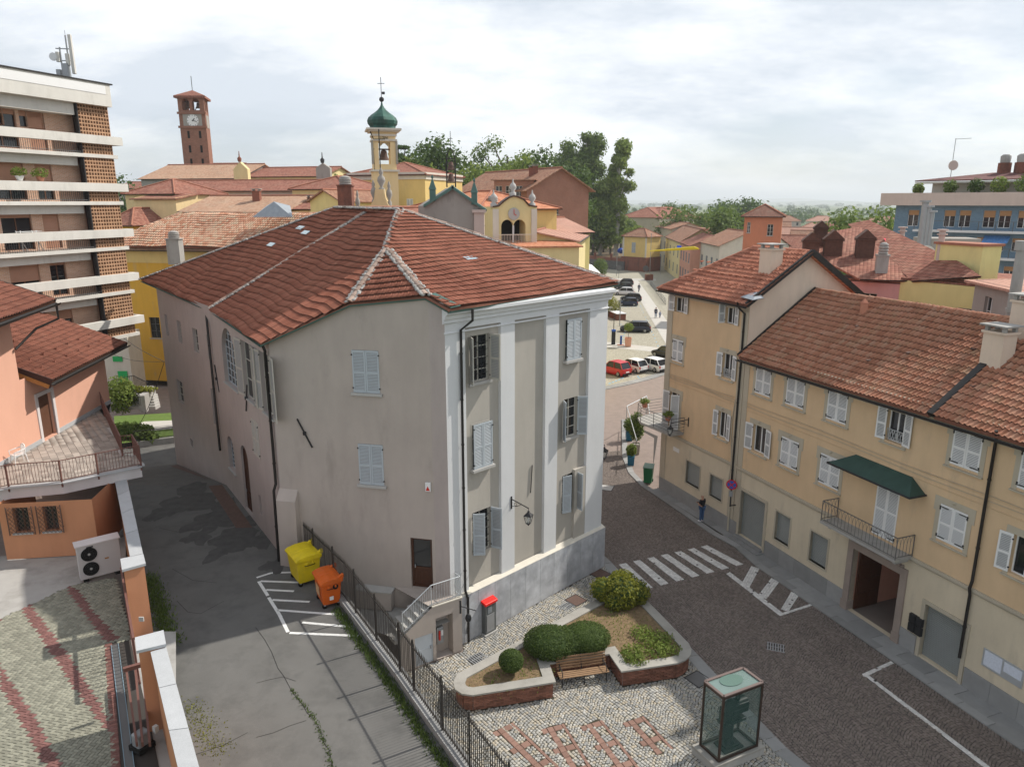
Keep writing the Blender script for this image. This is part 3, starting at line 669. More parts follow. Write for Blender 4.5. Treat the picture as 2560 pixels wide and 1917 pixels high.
def sett_ms(X, Y, T, K, s, hz=.006):
    n = len(X); Ms = np.zeros((n, 4, 4)); Ms[:, 3, 3] = 1; sx = s*np.random.uniform(.84, .95, n); sy = s*np.random.uniform(.82, .93, n)*np.clip(K, .75, 1)
    Ms[:, 0, 0] = np.cos(T)*sx; Ms[:, 1, 0] = np.sin(T)*sx; Ms[:, 0, 1] = -np.sin(T)*sy; Ms[:, 1, 1] = np.cos(T)*sy; Ms[:, 2, 2] = 1
    Ms[:, 2, 0] = np.random.uniform(-.004, .004, n); Ms[:, 2, 1] = np.random.uniform(-.004, .004, n)
    Ms[:, 0, 3] = X; Ms[:, 1, 3] = Y; Ms[:, 2, 3] = np.random.uniform(-hz, hz, n); return Ms
# painted setts on the road: zebra, hatching and bay lines
def P2(*pts): return [G(x*DD, y*DD).xy for x, y in pts]
def lerp2(a, b, t): return a+(b-a)*t
PAINT = []
z0a, z0b, z1a, z1b = [G(x*DD, y*DD).xy for x, y in ((1336, 1218), (1528, 1176), (1392, 1272), (1607, 1217))]
for i in range(7):
    t0, t1 = i/6.55, i/6.55+.077
    PAINT.append([lerp2(z0a, z0b, t0), lerp2(z0a, z0b, t1), lerp2(z1a, z1b, t1), lerp2(z1a, z1b, t0)])
PAINT += [P2((1568, 1238), (1576, 1234), (1692, 1324), (1684, 1329)), P2((1684, 1329), (1680, 1325), (1752, 1302), (1756, 1306)),
          P2((1622, 1221), (1640, 1227), (1617, 1270), (1599, 1262)), P2((1665, 1247), (1683, 1255), (1655, 1293), (1637, 1284)), P2((1708, 1277), (1726, 1283), (1702, 1320), (1686, 1314)),
          P2((1862, 1454), (1924, 1426), (1930, 1431), (1866, 1461)), P2((1862, 1454), (1870, 1452), (2140, 1656), (2126, 1656))]
X, Y, T, K = fans(road_poly, R(21), 1.65, .118, 1.12)
white = np.zeros(len(X), bool)
for q in PAINT: white |= inpoly(X, Y, [(p.x, p.y) for p in q])
WM_ = []
for q in PAINT:
    a, b, c, d = [Vector((p.x, p.y, .004)) for p in q]; u, v = max(1, round((b-a).length/.115)), max(1, round((d-a).length/.115))
    for i in range(u):
        for j in range(v):
            s, r = (i+.5)/u, (j+.5)/v; p = a.lerp(b, s).lerp(d.lerp(c, s), r); X1 = (b-a).lerp(c-d, r)/u; Y1 = (d-a).lerp(c-b, s)/v
            if random.random() > .012: WM_.append(fr(p+Vector((0, 0, random.uniform(-.003, .003))), X1*random.uniform(.9, 1), Y1*random.uniform(.9, 1), (0, 0, 1)))
pieces('sett', road, SETT_V, SETT_F, sett_ms(X[~white], Y[~white], T[~white], K[~white], .118), MM['setts_dark'], 300, rest='setts')
pieces('painted_sett', road, SETT_V, SETT_F, WM_, MM['setts_white'], 300, rest='painted_setts')
# square: light setts, left out where the planter, the brick inlays and the case stand
INL = []
for c in ([(1230, 1830), (1305, 1822), (1480, 1990), (1390, 1990)], [(1352, 1822), (1378, 1814), (1455, 1940), (1425, 1948)], [(1450, 1815), (1480, 1806), (1575, 1935), (1545, 1944)], [(1556, 1806), (1586, 1796), (1668, 1895), (1640, 1902)]):
    INL.append([G(x, y).xy for x, y in c])
def plaza_setts(skip):
    X, Y, T, K = fans(plaza_poly, R(38), 1.6, .125, 1.08)
    keep = np.ones(len(X), bool)
    for q in skip: keep &= ~inpoly(X, Y, [(p[0], p[1]) for p in q])
    pieces('sett', plaza, SETT_V, SETT_F, sett_ms(X[keep], Y[keep], T[keep], K[keep], .125), MM['setts_light'], 300, rest='setts')
# granite slabs: strip between square and road, pavement along the houses
def slabs(name, parent, line, wd, lg, z, mate, th=.06, gap=.025):
    """slabs laid end to end along a polyline"""
    V = [(-.5, -.5, -1), (.5, -.5, -1), (.5, .5, -1), (-.5, .5, -1), (-.5, -.5, 0), (.5, -.5, 0), (.5, .5, 0), (-.5, .5, 0)]; F = [(4, 5, 6, 7), (0, 1, 5, 4), (1, 2, 6, 5), (2, 3, 7, 6), (3, 0, 4, 7)]
    Ms = []
    for a, b in zip(line[:-1], line[1:]):
        d = b-a; L = d.length; k = max(1, round(L/lg)); t = d.normalized(); n = Vector((-t.y, t.x, 0))
        for i in range(k):
            p = a+t*(L*(i+.5)/k); Ms.append(fr((p.x, p.y, z+random.uniform(-.004, .004)), t*(L/k-gap), n*wd, (0, 0, th)))
    pieces(name, parent, V, F, Ms, mate, 300, rest=name+'s')
slabs('granite_slab', plaza, STRIP, .55, 1.1, .012, MM['kerbstone'])
mb = MB(); kk = [p+Vector((0, 0, .02)) for p in KERB]; w = [W3, W2, W1, W0, Vector((9.6, 47.3, 0)), Vector((12.2, 58, 0))]
mb.poly([(p.x, p.y, .02) for p in KERB]+[(p.x, p.y, .02) for p in w]); pavement = struct('pavement', mb, MM['joint'])
kl = [p+(Vector((.2, .1, 0)) if i < 9 else Vector((.18, .07, 0))) for i, p in enumerate(KERB)]
slabs('kerb_slab', pavement, kl, .42, 1.3, .05, MM['kerbstone'])
for dd in (.28,):
    a, b = off(W0, W1, dd+.02); c, d = off(W1, W3, dd+.15); slabs('paving_slab', pavement, [a, b], .55, 1.25, .045, MM['kerbstone']); slabs('paving_slab', pavement, [c, d], .84, 1.4, .046, MM['kerbstone'])
mb = MB(); mb.poly([(p.x, p.y, .03) for p in KERB[0:6]]+[(10.0, 46.9, .03), (9.75, 47.4, .03), (11.8, 57.5, .03)]); struct('pavement_corner', mb, MM['paving_brown'])
# car park, its kerb and paths
lotp = [G(1480, 972), G(1560, 958), G(1700, 930), Vector((60, 78, 0)), Vector((75, 260, 0)), Vector((-20, 260, 0)), Vector((-20, 86, 0))]
mb = MB(); mb.poly([(p.x, p.y, -.008) for p in lotp]); lot = struct('car_park', mb, MM['lot'])
kl = [G(1440, 984), G(1500, 972), G(1560, 960), G(1620, 945), G(1680, 926), G(1740, 900)]
slabs('kerb_slab', lot, kl, 1.0, 1.6, .02, MM['kerbstone'])
def sheet(name, pts, z, m, parent=None): mb = MB(); mb.poly([(p.x, p.y, z) for p in pts]); return struct(name, mb, m, parent)
mat('path_stone', (.48, .46, .42), .85, var=.15, scale=.8, fine=.15)
sheet('path', [G(1460, 862), G(1500, 866), G(1640, 880), G(1740, 892), G(1745, 880), G(1640, 868), G(1500, 853), G(1460, 850)], .004, MM['path_stone'])
sheet('path', [G(1571, 700), G(1594, 700), G(1660, 792), G(1720, 880), G(1672, 872), G(1625, 792)], .008, MM['path_stone'])
sheet('path', [G(1480, 699), G(1640, 702), G(1640, 697.5), G(1480, 695)], .002, MM['path_stone'])
bl = MB()
def dash(x0, y0, x1, y1, n, w=.14, ln=.5):
    a, b = G(x0, y0), G(x1, y1)
    for i in range(n):
        if random.random() < .12: continue
        p = a.lerp(b, (i+.5)/n); d = (b-a).normalized()*ln/2; q = Vector((-d.y, d.x, 0)).normalized()*w/2
        bl.poly([(r.x, r.y, .006) for r in (p-d-q, p+d-q, p+d+q, p-d+q)])
for s in ((1600, 762, 1652, 880, 16), (1540, 768, 1606, 766, 7), (1545, 812, 1640, 800, 7), (1555, 850, 1562, 830, 3), (1500, 971, 1570, 955, 9), (1575, 953, 1655, 937, 9), (1520, 960, 1560, 944, 5), (1600, 948, 1590, 935, 3)): dash(*s)
o = bl.obj('bay_marking', MM['paint_blue'], lot); o['kind'] = 'stuff'
# metal covers and gratings let into square and road
def cover(name, label, x, y, w, l, rz, grate=False, m=None):
    p = G(x, y); mb = MB(Matrix.Translation(p) @ Matrix.Rotation(rz, 4, 'Z')); 
    if grate:
        mb.b2(-w/2, w/2, -l/2, l/2, -.016, .003)
        o = mb.obj(name, MM['dark']); sb = MB(Matrix.Translation(p) @ Matrix.Rotation(rz, 4, 'Z'))
        for i in range(7): c = -w/2+w*(i+.5)/7; sb.b2(c-w*.035, c+w*.035, -l/2, l/2, -.01, .014)
        for s in (-1, 0, 1): sb.b2(-w/2, w/2, s*l*.48-.018, s*l*.48+.018, -.01, .012)
        sb.obj('grate_bars', MM['metal_grey'], o)
    else:
        mb.b2(-w/2, w/2, -l/2, l/2, -.016, .012); o = mb.obj(name, m or MATS['rust'])
        fb = MB(Matrix.Translation(p) @ Matrix.Rotation(rz, 4, 'Z'))
        for a in (-1, 1): fb.b2(-w/2-.03, w/2+.03, a*(l/2+.02)-.02, a*(l/2+.02)+.02, -.01, .016); fb.b2(a*(w/2+.02)-.02, a*(w/2+.02)+.02, -l/2, l/2, -.01, .016)
        fb.obj('rim', MM['iron'], o)
    tag(o, label, 'manhole cover' if not grate else 'drain grate')
mat('rust', (.12, .075, .06), .8, var=.3, scale=6)
# ------------------------------------------------------------------ the big grey house with the hipped roof
def main_house():
    P0, Pb, P1, P2_, A, B = [Vector((x, y, 0)) for x, y in ((-23.85, 48.85), (-16.45, 39.25), (-10.24, 30.07), (-3.3, 28.6), (-2.65, 28.27), (4.72, 35.6))]
    t = thing('grey_house', 'large grey plastered house with hipped red tile roof and white pilastered end', 'house', (-8, 36, 0))
    Wg, Wl, Wf, Wr, Wa = Wall(P1, P2_), Wall(Pb, P1), Wall(P0, Pb), Wall(P2_, A), Wall(A, B)
    # openings
    g1, g2 = Wg.rect(878.7, 874, 950.5, 984), Wg.rect(894.7, 1108, 961, 1214); du = Wg.px(1026, 1400)[0]; dr = (Wg.px(1027, 1400)[0], Wg.px(1081, 1400)[0], 2.62, 4.98)
    mb = MB(); Wg.panel(mb, 0, Wg.L, 0., 13.2, [g1, g2, dr], .2)
    uK = 3.75; mb.poly([Wg.P(0, 13.2), Wg.P(Wg.L, 13.2), Wg.P(Wg.L, 15.3), Wg.P(uK, 15.05), Wg.P(.1, 13.35)])
    # buttress at the corner
    for (a, b) in ((0, 1),):
        mb.add([Wg.P(u, z, w) for u in (-.05, .85) for (z, w) in ((2.9, .42), (6.3, .34), (6.75, .003), (2.9, .003))], [(0, 1, 5, 4), (1, 2, 6, 5), (0, 3, 2, 1), (4, 5, 6, 7)])
    mb.obj('gable_wall', MM['p_gable'], t)
    lw = [Wl.rect(597, 835, 636, 930), Wl.rect(648.5, 854, 693, 977)]; big = Wl.rect(549, 812, 596, 980); la = Wl.rect(566, 1083, 590, 1186); ld = Wl.rect(599, 1105, 629.5, 1258)
    sl2 = [Wl.rect(627.4, 1043.5, 652, 1150), Wl.rect(683, 1097, 707.7, 1209)]; nich = [Wl.rect(646.4, 1234.5, 656, 1289.5), Wl.rect(694, 1310.6, 707, 1378), Wl.rect(551, 1171, 561, 1207)]
    lw = [(a+.2-.4*i, b-.3-.5*i, 9.9, min(d, 12.7)) for i, (a, b, c, d) in enumerate(lw)]; sl2 = [(a, min(b, Wl.L-.45), c, d) for a, b, c, d in sl2]; ld = (ld[0], ld[1], 3.35, ld[3])
    mb = MB(); Wl.panel(mb, 0, Wl.L, 0., 13.35, lw+[big, la, ld]+sl2+nich, .28)
    fw = [Wf.rect(*q) for q in ((411, 790, 423.7, 845), (441.4, 804, 456, 856), (479.5, 814, 497, 869), (514, 822, 524, 880), (440.6, 946, 462.6, 1014.7), (526, 970, 543, 1065), (475, 1095, 483.7, 1120))]
    fw = [(a, b, 10.45, 11.85) if i < 4 else (a, b, c, d) for i, (a, b, c, d) in enumerate(fw)]
    Wf.panel(mb, 0, Wf.L, -.5, 13.55, fw, .25); mb.obj('left_wall', MM['p_left'], t)
    # round heads of the arched openings
    for q, dp in ((big, .28), (la, .28), (ld, .28)):
        hb = MB()
        r = (q[1]-q[0])/2; c = (q[0]+q[1])/2; zc = q[3]-r; k = 10
        for s in (0, 1):
            corner = (q[0] if s == 0 else q[1], q[3]); arc = [(c-r*math.cos(math.pi*i/(2*k)) if s == 0 else c+r*math.cos(math.pi*i/(2*k)), zc+r*math.sin(math.pi*i/(2*k))) for i in range(k+1)]
            hb.prism([Wl.P(u, z, -.001) for u, z in [corner]+arc[::-1]], Wl.N*(-dp+.002))
        hb.obj('arch_head', MM['p_left'], t)
    mb = MB(); Wr.panel(mb, 0, Wr.L, 0., 15.2); mb.obj('return_wall', MM['p_left'], t)
    # pilastered front: panels recessed between white pilasters, marble plinth
    Pl = [Wa.px(x, y)[0] for x, y in ((1108, 880), (1163, 880), (1252, 880), (1287, 880), (1365, 880), (1397, 880), (1473, 880), (1508, 880))]
    Pl[0] = 0; Pl[7] = Wa.L; zp = 2.32; zt = [Wa.px(x, y)[1] for x, y in ((1206, 814), (1324, 795), (1436, 775))]; zt = [sum(zt)/3]*3; zw = 14.35
    rec = -.16
    o_top = Wa.rect(1186, 842, 1229, 948); o_mid = Wa.rect(1182, 1058, 1227, 1166); o_low = Wa.rect(1187, 1281, 1232, 1376)
    q_top = Wa.rect(1409, 800, 1445, 897); q_mid = Wa.rect(1409, 997, 1441, 1096); q_low = Wa.rect(1404, 1190, 1438, 1279)
    def wd(q, c, w, h=None):
        m = (q[0]+q[1])/2 if c is None else c; zc = (q[2]+q[3])/2; hh = (q[3]-q[2]) if h is None else h; return (m-w/2, m+w/2, zc-hh/2, zc+hh/2)
    c1 = (Pl[1]+Pl[2])/2; c3 = (Pl[5]+Pl[6])/2
    o_top, o_mid, o_low = [wd(q, c1-.06, 1.08, 2.0) for q in (o_top, o_mid, o_low)]; q_top, q_mid, q_low = [wd(q, c3-.02, 1.02, 1.98) for q in (q_top, q_mid, q_low)]
    mb = MB()
    for a, b, hs in ((Pl[1], Pl[2], [o_top, o_mid, o_low]), (Pl[3], Pl[4], []), (Pl[5], Pl[6], [q_top, q_mid, q_low])): Wa.panel(mb, a, b, zp, zt[0], hs, .2, rec)
    mb.obj('recessed_panel', MM['p_panel'], t)
    mb = MB()
    for a, b in ((Pl[0], Pl[1]), (Pl[2], Pl[3]), (Pl[4], Pl[5]), (Pl[6], Pl[7])): Wa.box(mb, a, b, zp, zt[0]+.002, rec-.05, 0)
    Wa.box(mb, 0, Wa.L, zt[0], zw, rec-.05, 0)
    Wb = Wall(B, B+Vector((-.71, .70, 0))*14, 0); Wb.N = Vector((.70, .71, 0)).normalized()
    Wb.panel(mb, 0, 14, zp, zw)
    mb.obj('pilaster_front', MM['p_white'], t)
    mb = MB(); Wa.box(mb, Pl[5]+1.36, Pl[6]-.01, zp, 6.1, rec, -.01); mb.obj('flue_casing', MM['p_panel'], t)
    mb = MB(); Wa.profile(mb, -.12, Wa.L+.15, [(0, zw), (.1, zw+.04), (.1, zw+.16), (.16, zw+.2), (.2, zw+.34), (.34, zw+.42), (.34, zw+.55), (0, zw+.6)]); Wa.profile(mb, -.05, Wa.L+.05, [(.001, zw-.42), (.05, zw-.4), (.05, zw-.36), (.001, zw-.34)])
    mb.obj('cornice', MM['p_white'], t)
    mb = MB(); mb.prism([Wa.P(-.2, zp-.02, .18), Wa.P(-.2, zp+.12, -.12), Wa.P(-.2, zp-.02, -.12)], Wa.U*(Wa.L+.35)); mb.obj('plinth_ledge', MM['p_cream'], t)
    mb = MB(); Wa.box(mb, .0, Wa.L+.1, 0., zp-.03, -.1, .15); mb.obj('plinth_core', MM['mortar'], t)
    V = [(0, 0, 0), (1, 0, 0), (1, 0, 1), (0, 0, 1), (0, 1, 0), (1, 1, 0), (1, 1, 1), (0, 1, 1)]; F = [(4, 5, 6, 7), (0, 1, 5, 4), (1, 2, 6, 5), (2, 3, 7, 6), (3, 0, 4, 7)]
    n = 10; Ms = [fr(Wa.P(.45+(Wa.L-.3)*i/n+.005, .02, .15), Wa.U*((Wa.L-.3)/n-.012), Wa.N*(.03+random.uniform(0, .004)), (0, 0, zp-.06)) for i in range(n)]
    pieces('marble_panel', t, V, F, Ms, MM['marble'])
    mb = MB(); Wb.box(mb, 0, 14, 0, zp, 0, .16); mb.obj('side_plinth', MM['marble'], t)
    # windows
    fm, gm = MM['shut_beige'], MM['glass']
    for q in (g1, g2): window(t, Wg, *q, fm, gm, MM['shut_grey'], 'closed', sill=.12)
    window(t, Wa, *o_mid, fm, gm, MM['shut_grey'], 'closed', sill=.12); window(t, Wa, *q_top, fm, gm, MM['shut_grey'], 'closed', sill=.12)
    Wp = Wall((Wa.a+Wa.N*rec).xy, (Wa.b+Wa.N*rec).xy)
    window(t, Wp, *o_top, fm, gm, MM['shut_beige'], 'open', sill=.12, bars=(1, 3), angs=(R(118), R(100)), depth=.18, grate=True)
    window(t, Wp, *q_mid, fm, gm, MM['shut_grey'], 'open', sill=.12, bars=(1, 3), angs=(R(125), R(138)), depth=.18)
    window(t, Wp, *o_low, fm, gm, MM['shut_grey'], 'open', bars=(1, 3), angs=(R(38), R(112)), depth=.18, grate=True)
    window(t, Wp, *q_low, fm, gm, MM['shut_grey'], 'open', bars=(1, 3), angs=(R(18), R(80)), depth=.18, grate=True)
    for q in lw: window(t, Wl, *q, fm, gm, MM['shut_beige'], 'open', angs=(R(173), R(173)), sill=.08)
    for q in sl2: window(t, Wl, *q, fm, gm, MM['shut_beige'], 'closed')
    for q in (big, la): window(t, Wl, *q, MM['shut_grey'], gm, None, 'none', bars=(3, 7) if q is big else (2, 7), depth=.24, sill=.06)
    for q in fw: window(t, Wf, *q, MM['shut_beige'], gm, None, 'none', bars=(1, 2), depth=.2)
    for q in nich: mbn = MB(); Wl.box(mbn, q[0], q[1], q[2], q[3], -.3, -.2); mbn.obj('blind_niche', MM['p_left'], t)
    # wooden doors
    def door(W, q, glass=True):
        f = MB(); dp = -.18
        for a, b, c, d in ((q[0], q[0]+.1, q[2], q[3]), (q[1]-.1, q[1], q[2], q[3]), (q[0]+.1, q[1]-.1, q[3]-.1, q[3]), (q[0]+.1, q[1]-.1, q[2], q[2]+.12), (q[0]+.1, q[1]-.1, q[2]+.85, q[2]+.97)): W.box(f, a, b, c, d, dp, dp+.07)
        W.box(f, q[0]+.1, q[1]-.1, q[2]+.12, q[2]+.85, dp, dp+.03)
        if not glass: W.box(f, q[0]+.1, q[1]-.1, q[2]+.97, q[3]-.1, dp, dp+.03)
        k = 6
        for i in range(1, k): c = q[0]+.1+(q[1]-q[0]-.2)*i/k; W.box(f, c-.006, c+.006, q[2]+.14, q[2]+.83, dp+.03, dp+.038)
        o = f.obj('door', MM['darkwood'], t)
        if glass: g = MB(); g.poly([W.P(u, z, dp+.03) for u, z in ((q[0]+.1, q[2]+.97), (q[1]-.1, q[2]+.97), (q[1]-.1, q[3]-.1), (q[0]+.1, q[3]-.1))]); g.obj('pane', gm, o)
        hb = MB(); hb.box(W.P(q[0]+.17, q[2]+1.0, dp+.1), (.04, .04, .14)); hb.obj('door_handle', MM['metal_grey'], o)
    door(Wg, dr); door(Wl, ld, False)
    # roof
    Ae, Be = G(970*DD, 668*DD, 15.0), G(1335*DD, 611*DD, 15.06); e = (Be-Ae).normalized(); h = Vector((e.y, -e.x, 0)).normalized(); s = math.tan(R(19)); nD = (Vector((h.x*s, h.y*s, 1))).normalized(); nD = (nD-e*nD.dot(e)).normalized()
    R0, J, Lp = onplane(1001, 526, Ae, nD), onplane(967, 625, Ae, nD), onplane(1065, 741, Ae, nD)
    P1e, Pbe, P0e = G(562*DD, 742*DD, 13.3), G(453*DD, 668*DD, 13.32), G(353, 700, 13.9)
    pB = plane3(Pbe, P1e, R0); K, Rm = onplane(755*DD, 655*DD, *pB), onplane(926, 526, *pB); pA = plane3(P0e, Pbe, Rm); R1 = onplane(839, 521, *pA)
    JB = onplane(967, 625, *pB)
    tm, un = MM['t_main'], MM['ridgeclay']
    tile_roof(t, [Ae, Be, R0, J, Lp], Ae, Be, tm, un, wavy=.035, nobj=150, l=.42); tile_roof(t, [Pbe, P1e, K, JB, R0, Rm], Pbe, P1e, tm, un, wavy=.05, nobj=150, l=.42)
    tile_roof(t, [P0e, Pbe, Rm, R1], P0e, Pbe, tm, un, wavy=.05, nobj=0, l=.42); tile_roof(t, [K, Lp, J], K, Lp, tm, un, wavy=.02, nobj=0, l=.42)
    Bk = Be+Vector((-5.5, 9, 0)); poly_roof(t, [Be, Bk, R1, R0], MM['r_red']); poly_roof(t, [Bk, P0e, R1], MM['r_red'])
    for a, b in ((R0, R1), (P0e, R1), (Pbe, Rm), (JB, R0), (K, J), (Lp, J), (Be, R0)): ridge_tiles(t, a+Vector((0, 0, .03)), b+Vector((0, 0, .03)), mat('ridge_grey', (.30, .22, .18), .95, var=.4, scale=3, piece=.35), r=.13, mortar=MM['mortar'], nobj=30)
    mb = MB()
    bw = [B, Vector((Bk.x-.5, Bk.y-.5, 0)), P0]
    for a, b in zip(bw[:-1], bw[1:]): mb.poly([a, b, b+Vector((0, 0, 13.6)), a+Vector((0, 0, 14.6))])
    mb.obj('rear_wall', MM['p_left'], t)
    dn = Vector((0, 0, -.07)); gutter(t, [p+dn for p in (P0e, Pbe, P1e)], MM['copper'], .08); gutter(t, [p+dn for p in (P1e, K, Lp)], MM['copper'], .07); gutter(t, [p+dn for p in (Lp, Ae, Be)], MM['copper'], .09)
    mb = MB(); mb.prism([Lp+Vector((.1, .1, .05)), Ae+Vector((.05, .02, .04)), Ae+Vector((.42, .35, .08)), Lp+Vector((.35, .2, .09))], (0, 0, .03)); mb.obj('valley_flashing', MM['copper'], t)
    gl = MB()
    for (x, y), (p, nn, ex, sc) in (((752, 572), (*pA, (Pbe-P0e).normalized(), 1)), ((765, 584), (*pA, (Pbe-P0e).normalized(), 1)), ((679, 614), (*pA, (Pbe-P0e).normalized(), 1)), ((1175.6, 649), (Ae, nD, e, 1))):
        q = onplane(x, y, p, nn); n2 = nn if nn.z > 0 else -nn; yy = n2.cross(ex); gl.prism([q+ex*a*.36+yy*b*.17+n2*.075 for a, b in ((-1, -1), (1, -1), (1, 1), (-1, 1))], n2*.02)
    gl.obj('glass_tile', glassmat('glass_pale', (.35, .45, .50), .15), t)
    # pipes
    p = Wl.P(Wl.L-.22, 0, .12); pipe(t, [P1e+Vector((.05, .15, -.14)), P1e+Vector((.1, .2, -.35)), Vector((p.x, p.y, 12.75)), Vector((p.x, p.y, 6.9)), Vector((p.x-.1, p.y-.05, 6.6)), Vector((p.x-.12, p.y-.08, 3.22))], MM['gutter'], .065)
    p = Wl.P(-.1, 0, .14); pipe(t, [Pbe+Vector((-.6, .9, -.1)), Vector((p.x, p.y, 12.6)), Vector((p.x, p.y, 5.3))], MM['gutter'], .065)
    u = Pl[1]-.3; p = Wa.P(u, 0, .1); q = Wa.P(u+.28, 0, .5); pipe(t, [(q.x, q.y, 14.9), (q.x, q.y, 14.45), Vector((p.x, p.y, 14.05)), Vector((p.x, p.y, 2.5)), Wa.P(u, 2.2, .27), Wa.P(u, .05, .27)], MM['gutter'], .055)
    # tie-rod anchors, alarm box
    for W, (x0, y0), (x1, y1) in ((Wg, (744, 1046), (782, 1118)), (Wf, (538.6, 912), (550.5, 980)), (Wl, (620, 962), (617.7, 1026.6))):
        a, b = W.px(x0, y0), W.px(x1, y1); an = MB(); an.bar(W.P(*a, .05), W.P(*b, .05), .05); m = ((a[0]+b[0])/2, (a[1]+b[1])/2); an.box(W.P(*m, .06), (.12, .12, .14)); an.obj('wall_anchor', MM['iron'], t)
    a, b = Wp.px(1329, 1162), Wp.px(1325, 1231); an = MB(); an.bar(Wp.P(*a, .04), Wp.P(*b, .04), .04)
    an.obj('wall_anchor', MM['iron'], t)
    u, z = Wg.px(1071, 1216); ab = MB(); Wg.box(ab, u-.12, u+.12, z-.2, z+.2, .002, .09); o = ab.obj('alarm_box', MM['shut_white'], t, bevel=.02)
    ab = MB(); ab.prism([Wg.P(u-.09, z-.15, .092), Wg.P(u+.09, z-.15, .092), Wg.P(u, z+.05, .092)], Wg.N*.01); ab.obj('alarm_lamp', mat('red_plastic', (.55, .03, .02), .4), o)
    # outside stair with landing, store door and telephone niche
    S0, S1 = Vector((-2.16, 28.05, 0)), Vector((-4.6, 26.46, 0)); Ws = Wall(S0, S1); gd = Ws.rect(1036, 1584, 1086, 1655); gd = (min(gd[0], gd[1]), max(gd[0], gd[1]), 0., 1.38); ni = Ws.rect(1089, 1547, 1134, 1640); ni = (ni[0], ni[1], .02, 1.98)
    mb = MB(); ul = 1.42; us = 2.75; ztop = 2.55; zlow = 1.7
    Ws.panel(mb, 0, ul, 0, ztop, [ni], .45); Ws.panel(mb, ul, Ws.L, 0, 1.4, [(gd[0], gd[1], 0, 1.38)], .12)
    mb.poly([Ws.P(ul, 1.4), Ws.P(ul, ztop), Ws.P(us, zlow), Ws.P(Ws.L, 1.5), Ws.P(Ws.L, 1.4)])
    mb.poly([Ws.P(ni[0], .02, -.45), Ws.P(ni[1], .02, -.45), Ws.P(ni[1], ni[3], -.45), Ws.P(ni[0], ni[3], -.45)])
    mb.poly([S0, S0+Vector((0, 0, ztop)), Wa.P(.02, ztop, .0), Wa.P(.02, 0, .0)])
    mb.poly([Ws.P(0, ztop), Ws.P(ul, ztop), Wg.P(Wg.L-2.0, ztop), Wg.P(Wg.L-.0, ztop, 0.), Wa.P(.0, ztop, .0)])
    mb.obj('stair_block', MM['p_gable'], t)
    for i in range(6):
        sb = MB(); u0 = ul+i*.28; z = ztop-.17*(i+1); sb.prism([Ws.P(u0, z-.17, -.08), Ws.P(u0+.3, z-.17, -.08), Ws.P(u0+.3, z-.17, -1.25), Ws.P(u0, z-.17, -1.25)], (0, 0, .17)); sb.obj('step', MM['stone'], t)
    lb = MB(); lb.prism([Wg.P(Wg.L-3.6, 1.6, .002), Wg.P(Wg.L-1.95, 1.6, .002), Wg.P(Wg.L-1.95, 1.6, .45), Wg.P(Wg.L-3.6, 1.6, .5)], (0, 0, .85)); lb.obj('side_ledge', MM['p_gable'], t)
    lb = MB(); lb.prism([Wg.P(Wg.L-3.65, 2.452, .003), Wg.P(Wg.L-1.9, 2.452, .003), Wg.P(Wg.L-1.9, 2.452, .5), Wg.P(Wg.L-3.65, 2.452, .55)], (0, 0, .06)); lb.obj('ledge_stone', MM['stone'], t)
    lb = MB(); lb.poly([Wg.P(0, 1.55, .004), Wg.P(Wg.L, 1.55, .004), Ws.P(.5, 1.55, -.1), Ws.P(Ws.L, 1.55, -.05), (-7.2, 27.9, 1.55)]); lb.obj('yard_floor', MM['concrete'], t)
    lb = MB(); lb.prism([Ws.P(-.03, ztop, .03), Ws.P(ul, ztop, .03), Ws.P(ul, ztop, -.1), Ws.P(-.03, ztop, -.1)], (0, 0, .05)); lb.obj('landing_edge', MM['p_cream'], t)
    rb = MB(); bl = MB(); h = .95; a, b, c = Ws.P(.05, ztop+.06, -.04), Ws.P(ul, ztop+.06, -.04), Ws.P(us, zlow+.05, -.04); d = Wa.P(.2, ztop+.06, .1); H = Vector((0, 0, h)); l = Vector((0, 0, .08))
    for p, q in ((d, a), (a, b), (b, c)):
        rb.tube([p+H, q+H], .022, 8); rb.bar(p+l, q+l, .035, .03); k = max(2, int((q-p).length/.115))
        for i in range(1, k): m = p.lerp(q, i/k); bl.bar(m+l, m+H, .014)
    for p in (d, a, b, c): rb.bar(p, p+H, .04)
    mat('rail_grey', (.55, .58, .60), .4, metal=.5); o = rb.obj('stair_railing', MM['rail_grey'], t); bl.obj('balusters', MM['rail_grey'], o, kind='stuff')
    db = MB(); Ws.box(db, gd[0]+.02, gd[1]-.02, .02, 1.36, -.1, -.06); 
    for z in (.02, .66, 1.3): Ws.box(db, gd[0]+.05, gd[1]-.05, z, z+.05, -.06, -.045)
    for uu in (gd[0]+.02, gd[1]-.08): Ws.box(db, uu, uu+.06, .02, 1.36, -.059, -.043)
    o = db.obj('store_door', mat('door_grey', (.52, .56, .60), .5), t); hb = MB(); Ws.box(hb, gd[0]+.1, gd[0]+.16, .66, .78, -.06, 0.); hb.obj('door_handle', MM['metal_grey'], o)
    # telephone in the niche
    u = (ni[0]+ni[1])/2+.1; tp = thing('payphone', 'grey payphone on the back of the niche under the outside stair', 'payphone', Ws.P(u, .8, -.45))
    pb = MB(); Ws.box(pb, u-.17, u+.17, .55, 1.35, -.445, -.2); pb.obj('phone_body', MM['metal_grey'], tp, bevel=.05)
    pb = MB(); Ws.box(pb, u+.02, u+.1, .78, 1.22, -.2, -.13); pb.obj('handset', mat('red_plastic', (.55, .03, .02), .4), tp, bevel=.02)
    pb = MB(); Ws.box(pb, u-.13, u-.03, .95, 1.2, -.2, -.19); pb.obj('keypad', MM['shut_white'], tp)
